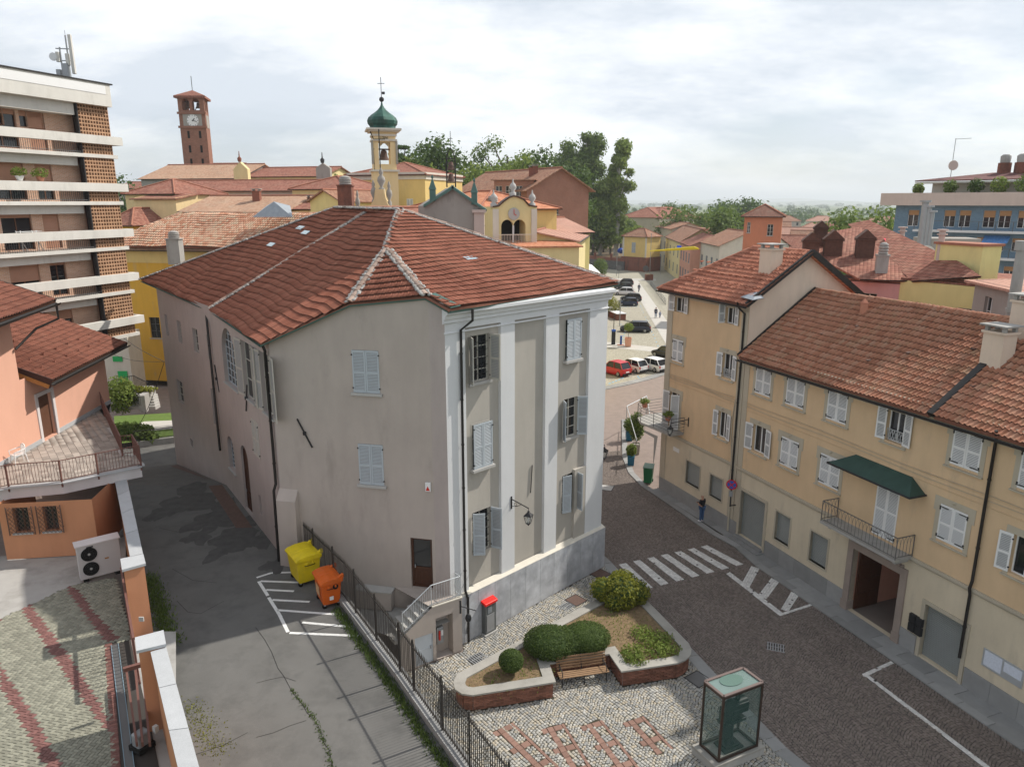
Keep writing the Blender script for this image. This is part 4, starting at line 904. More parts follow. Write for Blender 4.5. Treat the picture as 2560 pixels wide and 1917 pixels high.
    # small iron bracket with a pulley on the corner of the stair block
    br = thing('iron_bracket', 'black iron bracket with a hanging disc on the stair block corner', 'bracket', Ws.P(.1, 2.0, .03)); bb = MB(); Ws.box(bb, .05, .11, 1.85, 2.45, .002, .04); bb.bar(Ws.P(.08, 2.2, .04), Ws.P(-.5, 1.95, .35), .03); bb.bar(Ws.P(-.2, 2.1, .2), Ws.P(-.2, 1.75, .2), .02); bb.obj('arm', MM['iron'], br); bb = MB(); bb.ball(Ws.P(-.2, 1.62, .2), (.14, .14, .2), 10, 8); bb.obj('disc', MM['iron'], br)
    return t, Wg, Wl, Wf, Wa, Wb, Pl, rec
MH, Wg, Wl, Wf, Wa, Wb, Pl, REC = main_house()
def lantern(label, W, u, z, reach, s=1.0):
    t = thing('wall_lantern', label, 'lantern', W.P(u, z), group='iron wall lanterns of the square'); mb = MB(); W.box(mb, u-.04*s, u+.04*s, z-.38*s, z+.22*s, .002, .03)
    tip = W.P(u, z-.02, reach); mb.bar(W.P(u, z+.1*s, .03), tip, .035*s); mb.tube([W.P(u, z-.25*s, .03), W.P(u, z-.16*s, reach*.3), W.P(u, z-.02*s, reach*.55)], .014*s, 6); mb.tube([W.P(u, z-.08*s, reach*.25)+Vector((0, 0, .08*s*math.cos(a)))+W.N*(.08*s*math.sin(a)) for a in [i*.6 for i in range(11)]], .01*s, 5); mb.obj('arm', MM['iron'], t)
    c = tip+Vector((0, 0, -.12*s)); mb = MB(); mb.bar(tip, c, .025*s); mb.lathe([(.02, .0), (.07, -.02), (.05, -.07), (.24, -.2), (.25, -.23), (.23, -.23)], c, 4, sq=False, smooth=False, rz=.4); mb.lathe([(.12, -.62), (.13, -.6), (.12, -.58)], c, 4, smooth=False, rz=.4); mb.lathe([(.01, -.72), (.06, -.66), (.1, -.62)], c, 4, smooth=False, rz=.4)
    for k in range(4): a = math.pi/2*k+.4; mb.bar(c+Vector((math.cos(a)*.23, math.sin(a)*.23, -.23)), c+Vector((math.cos(a)*.125, math.sin(a)*.125, -.6)), .018)
    mb.obj('lantern_frame', MM['iron'], t); gb = MB(); gb.lathe([(.21, -.235), (.115, -.595)], c, 4, smooth=False, rz=.4, cap=False); gb.obj('lantern_glass', glassmat('lamp_glass', (.45, .47, .45), .2, see=.6), t); bb = MB(); bb.lathe([(.03, -.3), (.05, -.38), (.03, -.5)], c, 8); bb.obj('lamp_bulb', MM['shut_white'], t)
lantern('black iron lantern on the middle white pilaster of the grey house', Wa, Pl[2]+.62, Wa.px(1270, 1255)[1], 1.1)
lantern('black iron lantern on the far street side of the grey house', Wb, .5, 6.6, .75)
# ------------------------------------------------------------------ yellow street houses on the right
def right_row():
    U1 = (W1-W0).normalized(); U2 = (W3-W1).normalized(); E2 = W1+U2*26
    Wy, Wz = Wall(W0, W1), Wall(W1, E2)
    t1 = thing('corner_house', 'tall yellow corner house with white shutters and hipped orange tile roof', 'house', Wy.P(3, 0)); t2 = thing('street_house', 'long yellow street house with arched gateway trim, green canopy and weathered tile roof', 'house', Wz.P(10, 0))
    fm, gm, sh = MM['shut_white'], MM['glass'], MM['shut_white']
    ze1, ze2 = 13.95, 11.0; zs = 4.25   # eaves, string course
    def rc(W, x0, y0, x1, y1):  # the houses' uprights lean in the picture: take the true corners
        d = ((x0+x1)/2-1280)/(8370-(y0+y1)/2)*(y1-y0)*.55; return W.rect(x0+d, y0, x1-d, y1)
    def rects(W, lst, zz=None):
        q = [rc(W, *p) for p in lst]
        if zz: q = [(a, b, zz[0], zz[1]) for a, b, c, d in q]
        return q
    def norm(q): return (sum(x[2] for x in q)/len(q), sum(x[3] for x in q)/len(q))
    a = rects(Wy, [(1686.6, 732, 1711, 785), (1814, 755, 1838, 811)]); a = [(p[0], p[1], *norm(a)) for p in a]
    b = rects(Wy, [(1681, 847, 1707, 910), (1805, 880, 1831, 948)]); b = [(p[0], p[1], *norm(b)) for p in b]
    c = rects(Wy, [(1794, 1026, 1817, 1099)]); cd = rc(Wy, 1672, 985, 1698, 1075); cd = (cd[0], cd[1], c[0][2]-.75, c[0][3])
    g = rects(Wy, [(1714.7, 1150, 1749.5, 1223), (1774, 1184, 1806, 1254)])
    mb = MB(); Wy.panel(mb, 0, Wy.L, zs, ze1, a+b+c+[cd], .25); Wsd = Wall(W0, W0+Vector((.93, .37, 0))*9); Wsd.N = -U1; Wsd.panel(mb, 0, 9, 0, ze1); mb.obj('wall', MM['p_yellow'], t1)
    mb = MB(); Wy.panel(mb, 0, Wy.L, .9, zs, g, .2); mb.obj('ground_floor_wall', MM['p_ground'], t1)
    ug = rects(Wz, [(1889, 912, 1928, 996), (1966, 936, 2012, 1023), (2068, 969, 2119, 1062), (2215, 1015, 2262, 1112), (2378, 1070, 2455, 1185), (2544, 1129, 2640, 1265)]); nz = norm(ug[:5]); ug = [(p[0], p[1], *nz) for p in ug]
    mg = rects(Wz, [(1880, 1060, 1914, 1142), (1951, 1092, 1995.5, 1181), (2048, 1132, 2100, 1229), (2345, 1251, 2418, 1366), (2526, 1318, 2600, 1450)]); nz = norm(mg[:4]); mg = [(p[0], p[1], *nz) for p in mg]
    bd = rc(Wz, 2186, 1208, 2246, 1336); bd = (bd[0], bd[1], 4.42, mg[0][3])
    mb = MB(); Wz.panel(mb, 0, Wz.L, zs, ze2, ug+mg+[bd], .25)
    # the taller neighbour's bare gable above the lower roof
    inw = -Wz.N; apx = onplane(2020, 630, W1, U1); gd = (apx-W1).dot(-Wy.N); gz_ = apx.z; mb.obj('wall', MM['p_yellow'], t2)
    mb = MB(); Q = lambda u, z, d: Wy.P(u, z, -d)
    mb.poly([Q(Wy.L-.02, 4, .02), Q(Wy.L-.02, ze1, .02), Q(Wy.L-.02, gz_, gd), Q(Wy.L-.02, ze1, 2*gd), Q(Wy.L-.02, 4, 2*gd)]); mb.obj('gable_wall', MM['p_gablewarm'], t1)
    mb = MB(); mb.poly([Q(0, 0, 2*gd), Q(Wy.L, 0, 2*gd), Q(Wy.L, ze1, 2*gd), Q(0, ze1, 2*gd)]); mb.obj('rear_wall', MM['p_pinkgrey'], t1)
    # ground floor of the long house: roller shutters, barred windows, gateway
    r1 = Wz.rect(1852, 1236, 1906, 1360); r1 = (max(r1[0], .55), r1[1], .25, 3.0); w1, w2 = rc(Wz, 1937, 1276, 1975, 1366), rc(Wz, 2023, 1326, 2069, 1424); zz = norm([w1, w2]); w1, w2 = [(p[0], p[1], *zz) for p in (w1, w2)]
    po = Wz.rect(2136, 1378, 2232, 1588); po = (po[0], po[1], .05, 3.25); r2 = Wz.rect(2316, 1508, 2396, 1692); r2 = (r2[0], r2[1], .12, r2[3])
    mb = MB(); Wz.panel(mb, 0, Wz.L, 0., zs, [r1, w1, w2, po, r2], .25); mb.obj('ground_floor_wall', MM['p_ground'], t2)
    mb = MB(); Wy.box(mb, -.02, Wy.L, 0, .9, -.2, .05); mb.obj('plinth', MM['kerbstone'], t1)
    V = [(0, 0, 0), (1, 0, 0), (1, 0, 1), (0, 0, 1), (0, 1, 0), (1, 1, 0), (1, 1, 1), (0, 1, 1)]; F = [(4, 5, 6, 7), (0, 1, 5, 4), (1, 2, 6, 5), (2, 3, 7, 6), (3, 0, 4, 7)]; Ms = []; us = [0]
    for q in sorted((r1, po, r2)): us += [q[0]-.2, q[1]+.2]
    us.append(Wz.L)
    for i in range(0, len(us), 2):
        k = max(1, int((us[i+1]-us[i])/1.05))
        for j in range(k): l = (us[i+1]-us[i])/k; Ms.append(fr(Wz.P(us[i]+j*l+.006, 0, 0), Wz.U*(l-.012), Wz.N*.045, (0, 0, .9)))
    pieces('plinth_slab', t2, V, F, Ms, MM['kerbstone']); mb = MB()
    for i in range(0, len(us), 2): Wz.box(mb, us[i], us[i+1], 0, .9, -.2, .01)
    mb.obj('plinth_core', MM['mortar'], t2)
    def roller(t, W, q):
        f = MB()
        for a_, b_, c_, d_ in ((q[0]-.16, q[0], 0., q[3]+.16), (q[1], q[1]+.16, 0., q[3]+.16), (q[0], q[1], q[3], q[3]+.16)): W.box(f, a_, b_, c_, d_, -.25, .06)
        f.obj('stone_surround', MM['p_trim'], t)
        s = MB(); k = int((q[3]-q[2])/.085)
        for i in range(k): z = q[2]+i*.085; s.prism([W.P(q[0], z, -.2), W.P(q[0], z+.02, -.175), W.P(q[0], z+.065, -.175), W.P(q[0], z+.085, -.2)], W.U*(q[1]-q[0]))
        o = s.obj('roller_shutter', MM['roller'], t)
    roller(t2, Wz, r1); roller(t2, Wz, r2)
    mb = MB(); Wz.box(mb, r1[0]-.2, r1[1]+.2, 0, .12, -.2, .55); Wz.box(mb, r1[0]-.1, r1[1]+.1, .12, .24, -.2, .28); mb.obj('door_step', MM['kerbstone'], t2)
    for t, W, q in ((t1, Wy, g[0]), (t1, Wy, g[1]), (t2, Wz, w1), (t2, Wz, w2)):
        f = MB()
        for a_, b_, c_, d_ in ((q[0]-.09, q[0], q[2]-.09, q[3]+.09), (q[1], q[1]+.09, q[2]-.09, q[3]+.09), (q[0], q[1], q[3], q[3]+.09), (q[0], q[1], q[2]-.09, q[2])): W.box(f, a_, b_, c_, d_, -.2, .03)
        o = f.obj('window', MM['p_trim'], t); s = MB(); k = int((q[3]-q[2])/.075)
        for i in range(k): z = q[2]+i*.075; s.prism([W.P(q[0], z, -.15), W.P(q[0], z+.02, -.13), W.P(q[0], z+.055, -.13), W.P(q[0], z+.075, -.15)], W.U*(q[1]-q[0]))
        s.obj('blind', MM['roller'], o)
    # gateway: stone frame, carved crest, wooden leaf, passage behind
    f = MB(); Wz.box(f, po[0]-.32, po[0], 0, po[3]+.34, -.3, .09); Wz.box(f, po[1], po[1]+.32, 0, po[3]+.34, -.3, .09); Wz.box(f, po[0], po[1], po[3], po[3]+.34, -.3, .09); Wz.box(f, po[0]-.36, po[0]+.02, 0, .5, -.3, .13); Wz.box(f, po[1]-.02, po[1]+.36, 0, .5, -.3, .13); o = f.obj('gateway', mat('gatestone', (.30, .245, .21), .85, var=.2, bump=.3), t2)
    f = MB(); cu = (po[0]+po[1])/2
    for i in range(-9, 10): s_ = 1-abs(i)/10; f.ball(Wz.P(cu+i*.15, po[3]+.4+.22*s_*s_+random.uniform(-.03, .03), .05), (.12, .06, .05+.12*s_), 7, 5, noise=.25)
    f.obj('carved_crest', MM['gatestone'], o)
    f = MB(); d = 6.; pts = [(po[0], .02), (po[1], .02), (po[1], po[3]), (po[0], po[3])]
    for k in (1, 2, 3): (ua, za), (ub, zb) = pts[k], pts[(k+1) % 4]; f.poly([Wz.P(ua, za, -.25), Wz.P(ub, zb, -.25), Wz.P(ub, zb, -d), Wz.P(ua, za, -d)])
    f.poly([Wz.P(u, z, -d) for u, z in pts]); f.obj('passage', MM['p_rose'], o); f = MB(); f.poly([Wz.P(po[0], .025, 0), Wz.P(po[1], .025, 0), Wz.P(po[1], .025, -d), Wz.P(po[0], .025, -d)]); f.obj('passage_floor', MM['setts_dark'], o)
    f = MB(); Wz.box(f, po[0]+.02, po[0]+.1, .05, po[3]-.03, -1.75, -.3)
    for i in range(4):
        for k in range(2): Wz.box(f, po[0]+.1, po[0]+.14, .2+i*.76, .85+i*.76, -.4-k*.68-.56, -.4-k*.68)
    f.obj('gate_leaf', MM['darkwood'], o)
    # bands, trims
    def bandz(t, W, z, h, w, m, u0=0, u1=None, nm='string_course'):
        b_ = MB(); W.profile(b_, u0, W.L if u1 is None else u1, [(.001, z), (w*.6, z), (w, z+h*.4), (w, z+h), (.001, z+h)]); b_.obj(nm, m, t)
    bandz(t1, Wy, zs-.16, .2, .07, MM['p_trim']); bandz(t2, Wz, zs-.16, .2, .1, MM['p_trim']); zf = (mg[0][3]+ug[0][2])/2
    for dz in (-.28, .12): bandz(t1, Wy, zf+dz, .06, .025, MM['p_yellow']); bandz(t2, Wz, zf+dz, .06, .025, MM['p_yellow'])
    bandz(t2, Wz, ze2-.75, .5, .02, MM['p_trim'], nm='frieze'); bandz(t2, Wz, ze2-.25, .3, .22, MM['p_trim'], nm='cornice'); bandz(t1, Wy, ze1-.75, .72, .03, MM['p_trim'], nm='frieze')
    mb = MB(); Wy.box(mb, -.05, .5, .91, ze1-.76, .001, .045); Wy.box(mb, Wy.L-.55, Wy.L-.02, .91, ze1-.76, .001, .045); mb.obj('corner_strip', MM['p_trim'], t1)
    mb = MB(); Wz.box(mb, 0.02, .42, .91, zs-.17, .001, .03); Wz.box(mb, 0.02, .42, zs+.05, ze2-.76, .001, .03); mb.obj('corner_strip', MM['p_trim'], t2)
    def ywin(t, W, q, mode, angs=(R(170), R(168)), door=False, trim=True, rail=False):
        o = window(t, W, *q, fm, gm, sh, mode, bars=(1, 0), angs=angs, depth=.22, name='window' if not door else 'balcony_door')
        if trim:
            f = MB(); e = .2
            for a_, b_, c_, d_ in ((q[0]-e, q[0]-.005, q[2]-.1, q[3]+.28), (q[1]+.005, q[1]+e, q[2]-.1, q[3]+.28), (q[0]-.005, q[1]+.005, q[3]+.005, q[3]+.28), (q[0]-e-.1, q[0]-e, q[3]-.35, q[3]+.28), (q[1]+e, q[1]+e+.1, q[3]-.35, q[3]+.28)): W.box(f, a_, b_, c_, d_, .001, .018)
            f.ball(W.P((q[0]+q[1])/2, q[3]+.22, .02), (.14, .05, .07), 8, 5); f.obj('window_surround', MM['p_trim'], o)
            if not door: f = MB(); W.box(f, q[0]-e-.02, q[1]+e+.02, q[2]-.16, q[2]-.1, .0, .1); f.obj('sill', MM['p_trim'], o)
        if mode == 'closed':
            f = MB()
            for uh, s_ in ((q[0], 1), (q[1], -1)):
                for zz_ in (q[2]+.12, q[3]-.12): W.box(f, uh-.05*s_, uh+.36*s_, zz_-.018, zz_+.018, .022, .034); W.box(f, uh-.02*s_, uh+.02*s_, zz_-.1*(1 if zz_ > (q[2]+q[3])/2 else -1)-.05, zz_+.03, .022, .036)
            f.obj('shutter_straps', MM['iron'], o, kind='stuff')
        if rail:
            f = MB(); W.box(f, q[0], q[1], q[2]+.5, q[2]+.53, -.1, -.07); k = 7
            for i in range(k):
                for s_ in (0, 1): f.bar(W.P(q[0]+(q[1]-q[0])*(i+s_)/k, q[2]+.05, -.085), W.P(q[0]+(q[1]-q[0])*(i+1-s_)/k, q[2]+.5, -.085), .02)
            f.obj('window_guard', MM['rail_grey'], o)
    ywin(t1, Wy, a[0], 'open', trim=False); ywin(t1, Wy, a[1], 'open', trim=False, angs=(R(100), R(168))); ywin(t1, Wy, b[0], 'closed'); ywin(t1, Wy, b[1], 'open', rail=True); ywin(t1, Wy, c[0], 'open'); ywin(t1, Wy, cd, 'open', door=True, angs=(R(165), R(60)))
    for i, q in enumerate(ug): ywin(t2, Wz, q, 'open' if i == 3 else 'closed', rail=(i == 3))
    for i, q in enumerate(mg): ywin(t2, Wz, q, 'open' if i in (0, 4) else 'closed')
    ywin(t2, Wz, bd, 'closed', door=True, trim=False)
    # gateway balcony with interlaced railing and copper canopy
    bu0, bu1 = Wz.px(2094, 1300)[0]-.05, Wz.px(2290, 1400)[0]-.15; bz = 4.3; bw = 1.05
    mb = MB(); Wz.box(mb, bu0, bu1, bz-.12, bz, 0, bw); o = mb.obj('balcony', MM['concrete'], t2); mb = MB()
    for u in (bu0+.25, bu1-.35): Wz.box(mb, u, u+.14, bz-.34, bz-.12, .002, .75)
    mb.obj('balcony_bracket', MM['concrete'], o); mb = MB(); h = 1.0
    run = [Wz.P(bu0+.03, bz, .05), Wz.P(bu0+.03, bz, bw-.04), Wz.P(bu1-.03, bz, bw-.04), Wz.P(bu1-.03, bz, .05)]; zv = Vector((0, 0, 1))
    for p, q in zip(run[:-1], run[1:]):
        mb.bar(p+zv*h, q+zv*h, .04, .03); mb.bar(p+zv*.1, q+zv*.1, .025); L = (q-p).length; k = max(2, round(L/.2)); d_ = (q-p)/k
        for i in range(k+1):
            s_ = p+d_*i; mb.bar(s_+zv*.1, s_+zv*(h-.35), .014)
            for sg in (-1, 1):
                e_ = s_+d_*sg
                if 0 <= i+sg <= k: mb.tube([s_+zv*(h-.35), s_+d_*sg*.2+zv*(h-.15), s_+d_*sg*.5+zv*h], .008, 4)
    for p in run: mb.bar(p, p+zv*h, .03)
    mb.obj('balcony_railing', mat('rail_dark', (.14, .14, .14), .5, metal=.4), o)
    cu0, cu1 = bu0-.05, bu1+.2; zc = bd[3]+.62; mb = MB(); pts = [Wz.P(cu0, zc-.55, .95), Wz.P(cu1, zc-.55, .95), Wz.P(cu1-.75, zc-.02, .03), Wz.P(cu0+.75, zc-.02, .03), Wz.P(cu0, zc-.55, .03), Wz.P(cu1, zc-.55, .03)]
    mb.add([p+zv*dz_ for dz_ in (0, -.05) for p in pts], [(0, 1, 2, 3), (0, 3, 4), (1, 5, 2), (6, 9, 8, 7), (6, 10, 9), (7, 8, 11), (0, 6, 7, 1), (0, 4, 10, 6), (1, 7, 11, 5)]); mb.obj('door_canopy', mat('copper_green', (.035, .075, .062), .6, var=.35, scale=2, metal=.2), t2)
    mb = MB(); mb.tube([pts[4], pts[0], pts[1], pts[5]], .045, 6); 
    for u in (cu0+.25, cu1-.9): mb.bar(Wz.P(u, zc-1.0, .02), Wz.P(u, zc-.55, .5), .035)
    mb.obj('canopy_frame', MM['iron'], t2)
    # corner balcony of the tall house
    mb = MB(); bz2 = cd[2]-.03; arc = [Wy.P(2.35, bz2, 0), Wy.P(2.35, bz2, 1.0), Wy.P(.6, bz2, 1.15), Wy.P(-.7, bz2, 1.3), Wy.P(-1.7, bz2, .9), Wy.P(-2.1, bz2, -.1), Wy.P(-2.2, bz2, -1.6), Wy.P(-2.1, bz2, -4), Wy.P(0, bz2, -4), Wy.P(0, bz2, 0)]
    mb.prism([p-zv*.14 for p in arc], zv*.14); o = mb.obj('corner_balcony', MM['concrete'], t1); mb = MB(); run = arc[:8]
    for hh in (.18, .38, .58, .78, 1.0): mb.tube([p+zv*hh for p in run], .022 if hh == 1.0 else .014, 5)
    for p, q in zip(run[:-1], run[1:]):
        k = max(1, int((q-p).length/.9))
        for i in range(k+1): m_ = p.lerp(q, i/k); mb.bar(m_, m_+zv, .03)
    mb.obj('balcony_railing', MM['rail_dark'], o)
    # roofs
    ov = .55; k1 = (gz_-ze1)/gd; E = lambda u, d: Wy.P(u, ze1+k1*d, -d); Lw = Wy.L; hp = gd*1.0
    e0, e1, r1_, r0_ = E(-ov, -ov), E(Lw+.35, -ov), E(Lw+.35, gd), E(hp-ov, gd); b0, b1 = Wy.P(-ov, ze1-k1*ov, -(2*gd+ov)), Wy.P(Lw+.35, ze1-k1*ov, -(2*gd+ov))
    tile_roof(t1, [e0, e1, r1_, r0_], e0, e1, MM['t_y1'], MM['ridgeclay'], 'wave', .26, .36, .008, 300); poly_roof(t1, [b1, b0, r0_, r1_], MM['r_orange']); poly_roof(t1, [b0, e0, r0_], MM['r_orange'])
    for p, q in ((r0_, r1_), (e0, r0_)): ridge_tiles(t1, p, q, MM['t_y1'], r=.12, nobj=20)
    for p, q in ((e1, r1_), (r1_, b1)): mb = MB(); mb.bar(p+zv*.03, q+zv*.03, .12, .3); mb.obj('barge_board', MM['gutter'], t1)
    gutter(t1, [e0-zv*.06-Wy.N*-.06, e1-zv*.06+Wy.N*.06], MM['gutter'], .11)
    mb = MB(); n = int(Lw/.42)
    for i in range(n): u = -.3+(Lw+.5)*i/n; mb.bar(Wy.P(u, ze1-.1, -.1), Wy.P(u, ze1-k1*ov-.1, ov-.08), .11, .12)
    mb.obj('rafter_tail', MM['beam'], t1, kind='stuff'); mb = MB(); mb.prism([Wy.P(Lw-.35, ze1+.02, .4), Wy.P(Lw+.75, ze1-.02, .5), Wy.P(Lw+.75, ze1+.05, -.25), Wy.P(Lw+.05, ze1+.32, -.35)], zv*.03); mb.obj('flashing', MM['lead'], t1)
    V = [(-.09, 0, 0), (.09, 0, 0), (.09, .18, 0), (-.09, .18, 0), (-.07, -.03, .12), (.07, -.03, .12)]; F = [(0, 1, 5, 4), (1, 2, 5), (2, 3, 4, 5), (3, 0, 4)]
    X = Wy.U; Nn = (Vector((0, 0, 1))-Wy.N*-k1*1).normalized(); Nn = (zv+Wy.N*k1).normalized(); Yv = Nn.cross(X); Yv = Yv if Yv.z > 0 else -Yv
    Ms = []
    for r_ in range(3):
        for i in range(11): p = E(.5+i*.68+(r_ % 2)*.34, .5+r_*.75)+Nn*.1; Ms.append(fr(p, X, Yv, Nn))
    pieces('snow_guard', t1, V, F, Ms, MM['t_y1'])
    def flue(t, p, w, h, m, cap='slab'): return chimney(t, p, w, h, m, cap, rz=math.atan2(Wz.U.y, Wz.U.x))
    p = onplane(1925, 676, E(0, 0), Nn); flue(t1, p, .95, 1.15, MM['p_gablewarm'])
    # lower house roof
    rr = onplane(2034, 728, W1, U1); d2 = (rr-W1).dot(-Wz.N); zr = rr.z; k2 = (zr-ze2)/d2; E = lambda u, d: Wz.P(u, ze2+.08+k2*d, -d); uF = Wz.px(2350, 1000)[0]; Lz = Wz.L
    def part(u0, u1, nob, m, ovl=0.): 
        e = [E(u0, -ov), E(u1, -ov), E(u1, d2), E(u0, d2)]; tile_roof(t2, e, e[0], e[1], m, MM['ridgeclay'], 'wave', .225, .36, .02, nob); ridge_tiles(t2, e[3], e[2], MM['t_y2'], r=.12, nobj=15)
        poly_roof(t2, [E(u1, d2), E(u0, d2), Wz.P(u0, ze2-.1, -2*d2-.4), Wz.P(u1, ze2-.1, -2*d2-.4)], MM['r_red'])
    part(.05, uF, 200, MM['t_y2']); part(uF+.25, Lz, 100, MM['t_y2']); mb = MB(); mb.bar(E(uF+.12, -ov)+zv*.06, E(uF+.12, d2)+zv*.06, .3, .22); mb.obj('parting_flashing', MM['gutter'], t2); mb = MB(); mb.bar(E(.0, -ov)+zv*.1, E(.0, d2)+zv*.1, .1, .2); mb.obj('wall_flashing', MM['gutter'], t2)
    gutter(t2, [E(0, -ov-.08)-zv*.05, E(Lz, -ov-.08)-zv*.05], MM['gutter'], .1)
    nn2 = (zv+Wz.N*k2).normalized()
    for x, y, w_, h_ in ((2490, 905, .88, 1.2), (2560, 835, .88, 1.3)):
        p = onplane(x, y, E(0, 0), nn2); flue(t2, p, w_, h_, MM['p_gablewarm'])
    p = onplane(2158, 786, E(0, 0), nn2); mb = MB(); mb.box(p+zv*.2, (.26, .26, .7)); o = mb.obj('vent_chimney', MM['t_y1'], t2); mb = MB(); mb.lathe([(.2, .55), (.2, .6), (.02, .8)], p, 4, smooth=False, rz=.8); mb.obj('chimney_cap', MM['t_y1'], o)
    Ms = [fr(E(1.2+i*1.9+(i % 2)*.5, 1.0+(i % 3)*.8)+nn2*.07, Wz.U, nn2.cross(Wz.U) if nn2.cross(Wz.U).z > 0 else -nn2.cross(Wz.U), nn2) for i in range(9)]; pieces('snow_guard', t2, V, F, Ms, MM['rust'])
    # pipes
    u = Lw-.28; pipe(t1, [Wy.P(u-.1, ze1-.25, ov+.02), Wy.P(u-.1, ze1-.6, .4), Wy.P(u, ze1-.9, .1), Wy.P(u, 2.9, .1)], MM['gutter'], .06); pipe(t1, [Wy.P(u-.02, 2.9, .09), Wy.P(u-.02, .1, .09)], MM['p_trim'], .06)
    u = Wz.px(2470, 1250)[0]; pipe(t2, [Wz.P(u+.25, ze2-.1, ov), Wz.P(u+.2, ze2-.45, .4), Wz.P(u, ze2-.75, .12), Wz.P(u, 4.6, .12), Wz.P(u, 4.3, .2), Wz.P(u, 4.0, .12), Wz.P(u, 1.2, .12)], MM['gutter'], .06)
    # small fittings: letter boxes, notice frames, cables, wall catches
    mb = MB(); u = po[1]+.75
    for i in range(2):
        for j in range(2): Wz.box(mb, u+i*.34, u+.3+i*.34, 1.02+j*.42, 1.4+j*.42, .002, .14)
    mb.obj('letter_box', MM['iron'], t2); u, z = Wz.px(2510, 1670); mb = MB(); Wz.box(mb, u-.85, u+.75, z-.38, z+.38, .002, .03); o = mb.obj('notice_frame', MM['rail_grey'], t2); mb = MB(); Wz.box(mb, u-.78, u-.08, z-.3, z+.32, .03, .036); Wz.box(mb, u+.0, u+.68, z-.1, z+.3, .03, .036); mb.obj('notice_sheet', mat('paper', (.62, .66, .74), .8, var=.2, scale=14), o)
    mb = MB()
    for s_ in range(3): mb.tube([Wy.P(.3+i*.95, zf-.05+s_*.12-.05*math.sin(i*1.2+s_), .03+.02*s_) for i in range(8)], .012, 4)
    for s_ in range(2): mb.tube([Wz.P(i*1.5, zf-.03+s_*.2-.04*math.sin(i+s_), .04) for i in range(12)], .011, 4)
    mb.tube([Wy.P(Lw-.6+.1*math.sin(z), 3.2+z*.7, .05) for z in range(8)], .03, 5); mb.obj('cables', MM['p_trim'], t1)
    mb = MB(); u, z = Wy.px(1691, 1124); Wy.box(mb, u-.32, u+.32, z-.13, z+.13, .002, .03); mb.obj('street_name_plate', MM['shut_white'], t1)
    lantern('black iron lantern beside the corner balcony of the yellow house', Wy, Wy.px(1722, 1045)[0], Wy.px(1722, 1052)[1], 1.35)
    # no-stopping sign on its wall post
    u = Wz.px(1820, 1180)[0]-.2; sg = thing('no_stopping_sign', 'round blue and red no stopping sign on the yellow house corner', 'road sign', Wz.P(.1, 2.0, .3)); u = .15; c = Wz.P(u, 3.22, .42); n = Vector((-.42, -.9, 0)).normalized(); x_ = Vector((n.y, -n.x, 0)) 
    def disc(r, w, m, nm, par): b_ = MB(); b_.prism([c+n*w+x_*(r*math.cos(2*math.pi*i/24))+zv*(r*math.sin(2*math.pi*i/24)) for i in range(24)], n*.012); return b_.obj(nm, m, par)
    disc(.31, 0, mat('sign_red', (.55, .025, .03), .4, var=.03), 'sign_disc', sg); disc(.24, .013, mat('sign_blue', (.03, .10, .42), .4, var=.03), 'sign_field', sg); b_ = MB()
    for s_ in (-1, 1): b_.bar(c+n*.03+x_*.2*s_-zv*.2, c+n*.03-x_*.2*s_+zv*.2, .055, .01, upv=n)
    b_.obj('sign_cross', MM['sign_red'], sg); b_ = MB(); b_.bar(c-n*.02+zv*.3, c-n*.02-zv*1.35, .06); b_.bar(c-n*.02-zv*1.3, Wz.P(u, 1.9, .0), .05); b_.bar(c-n*.02-zv*.1, Wz.P(u, 3.1, .0), .04); b_.obj('sign_post', MM['iron'], sg); b_ = MB(); b_.box(c-zv*.55+n*.03, (.2, .06, .32), math.atan2(x_.y, x_.x)); b_.obj('sign_box', MM['metal_grey'], sg)
    return t1, t2, Wy, Wz, gd, gz_, d2, zr, E
Y1, Y2, Wy, Wz, GD, GZ, D2, ZR, EY2 = right_row()
# ------------------------------------------------------------------ alley, railing, bins, coral house and its yard
ZA, ZC, ZT, ZW = 3.2, 3.9, 7.0, 6.5; zv = Vector((0, 0, 1))
FL = [Vector((x, y, 0)) for x, y in ((-9.2, 29.86), (-6.6, 26.35), (-3.7, 21.7), (-1.7, 18.35), (.9, 14.0))]
mb = MB(); al = [(-9.2, 29.86), (-10.24, 30.07), (-16.45, 39.25)]
mb.poly([(p.x, p.y, ZA) for p in FL[::-1]]+[(x, y, ZA) for x, y in al]+[(-22.5, 39.25, ZA), (-20, 34, ZA), (-13, 22, ZA), (-6.5, 14, ZA)])
mb.poly([(-16.45, 39.25, ZA), (-23.85, 48.85, .95), (-33, 48.85, .95), (-22.5, 39.25, ZA)]); mb.poly([(-23.85, 48.85, .95), (-12, 60, .75), (-60, 60, .75), (-60, 48.85, .95)])
alley = struct('alley', mb, MM['asphalt'])
mb = MB(); mb.poly([(p.x, p.y, ZA) for p in FL]+[(p.x, p.y, -.5) for p in FL[::-1]]); mb.obj('retaining_wall', MM['concrete'], alley)
def strip(mb, pts, w, z, dz=.0):
    for a, b in zip(pts[:-1], pts[1:]):
        a = G(*a, z); b = G(*b, z); d = (b-a); n = Vector((-d.y, d.x, 0)).normalized()*w/2; mb.poly([p+zv*(.005+dz) for p in (a-n, b-n, b+n, a+n)])
c6 = lambda *p: [(600+x*.2174, 1180+y*.2174) for x, y in p]; c7 = lambda *p: [(640+x*.3727, 1300+y*.3727) for x, y in p]
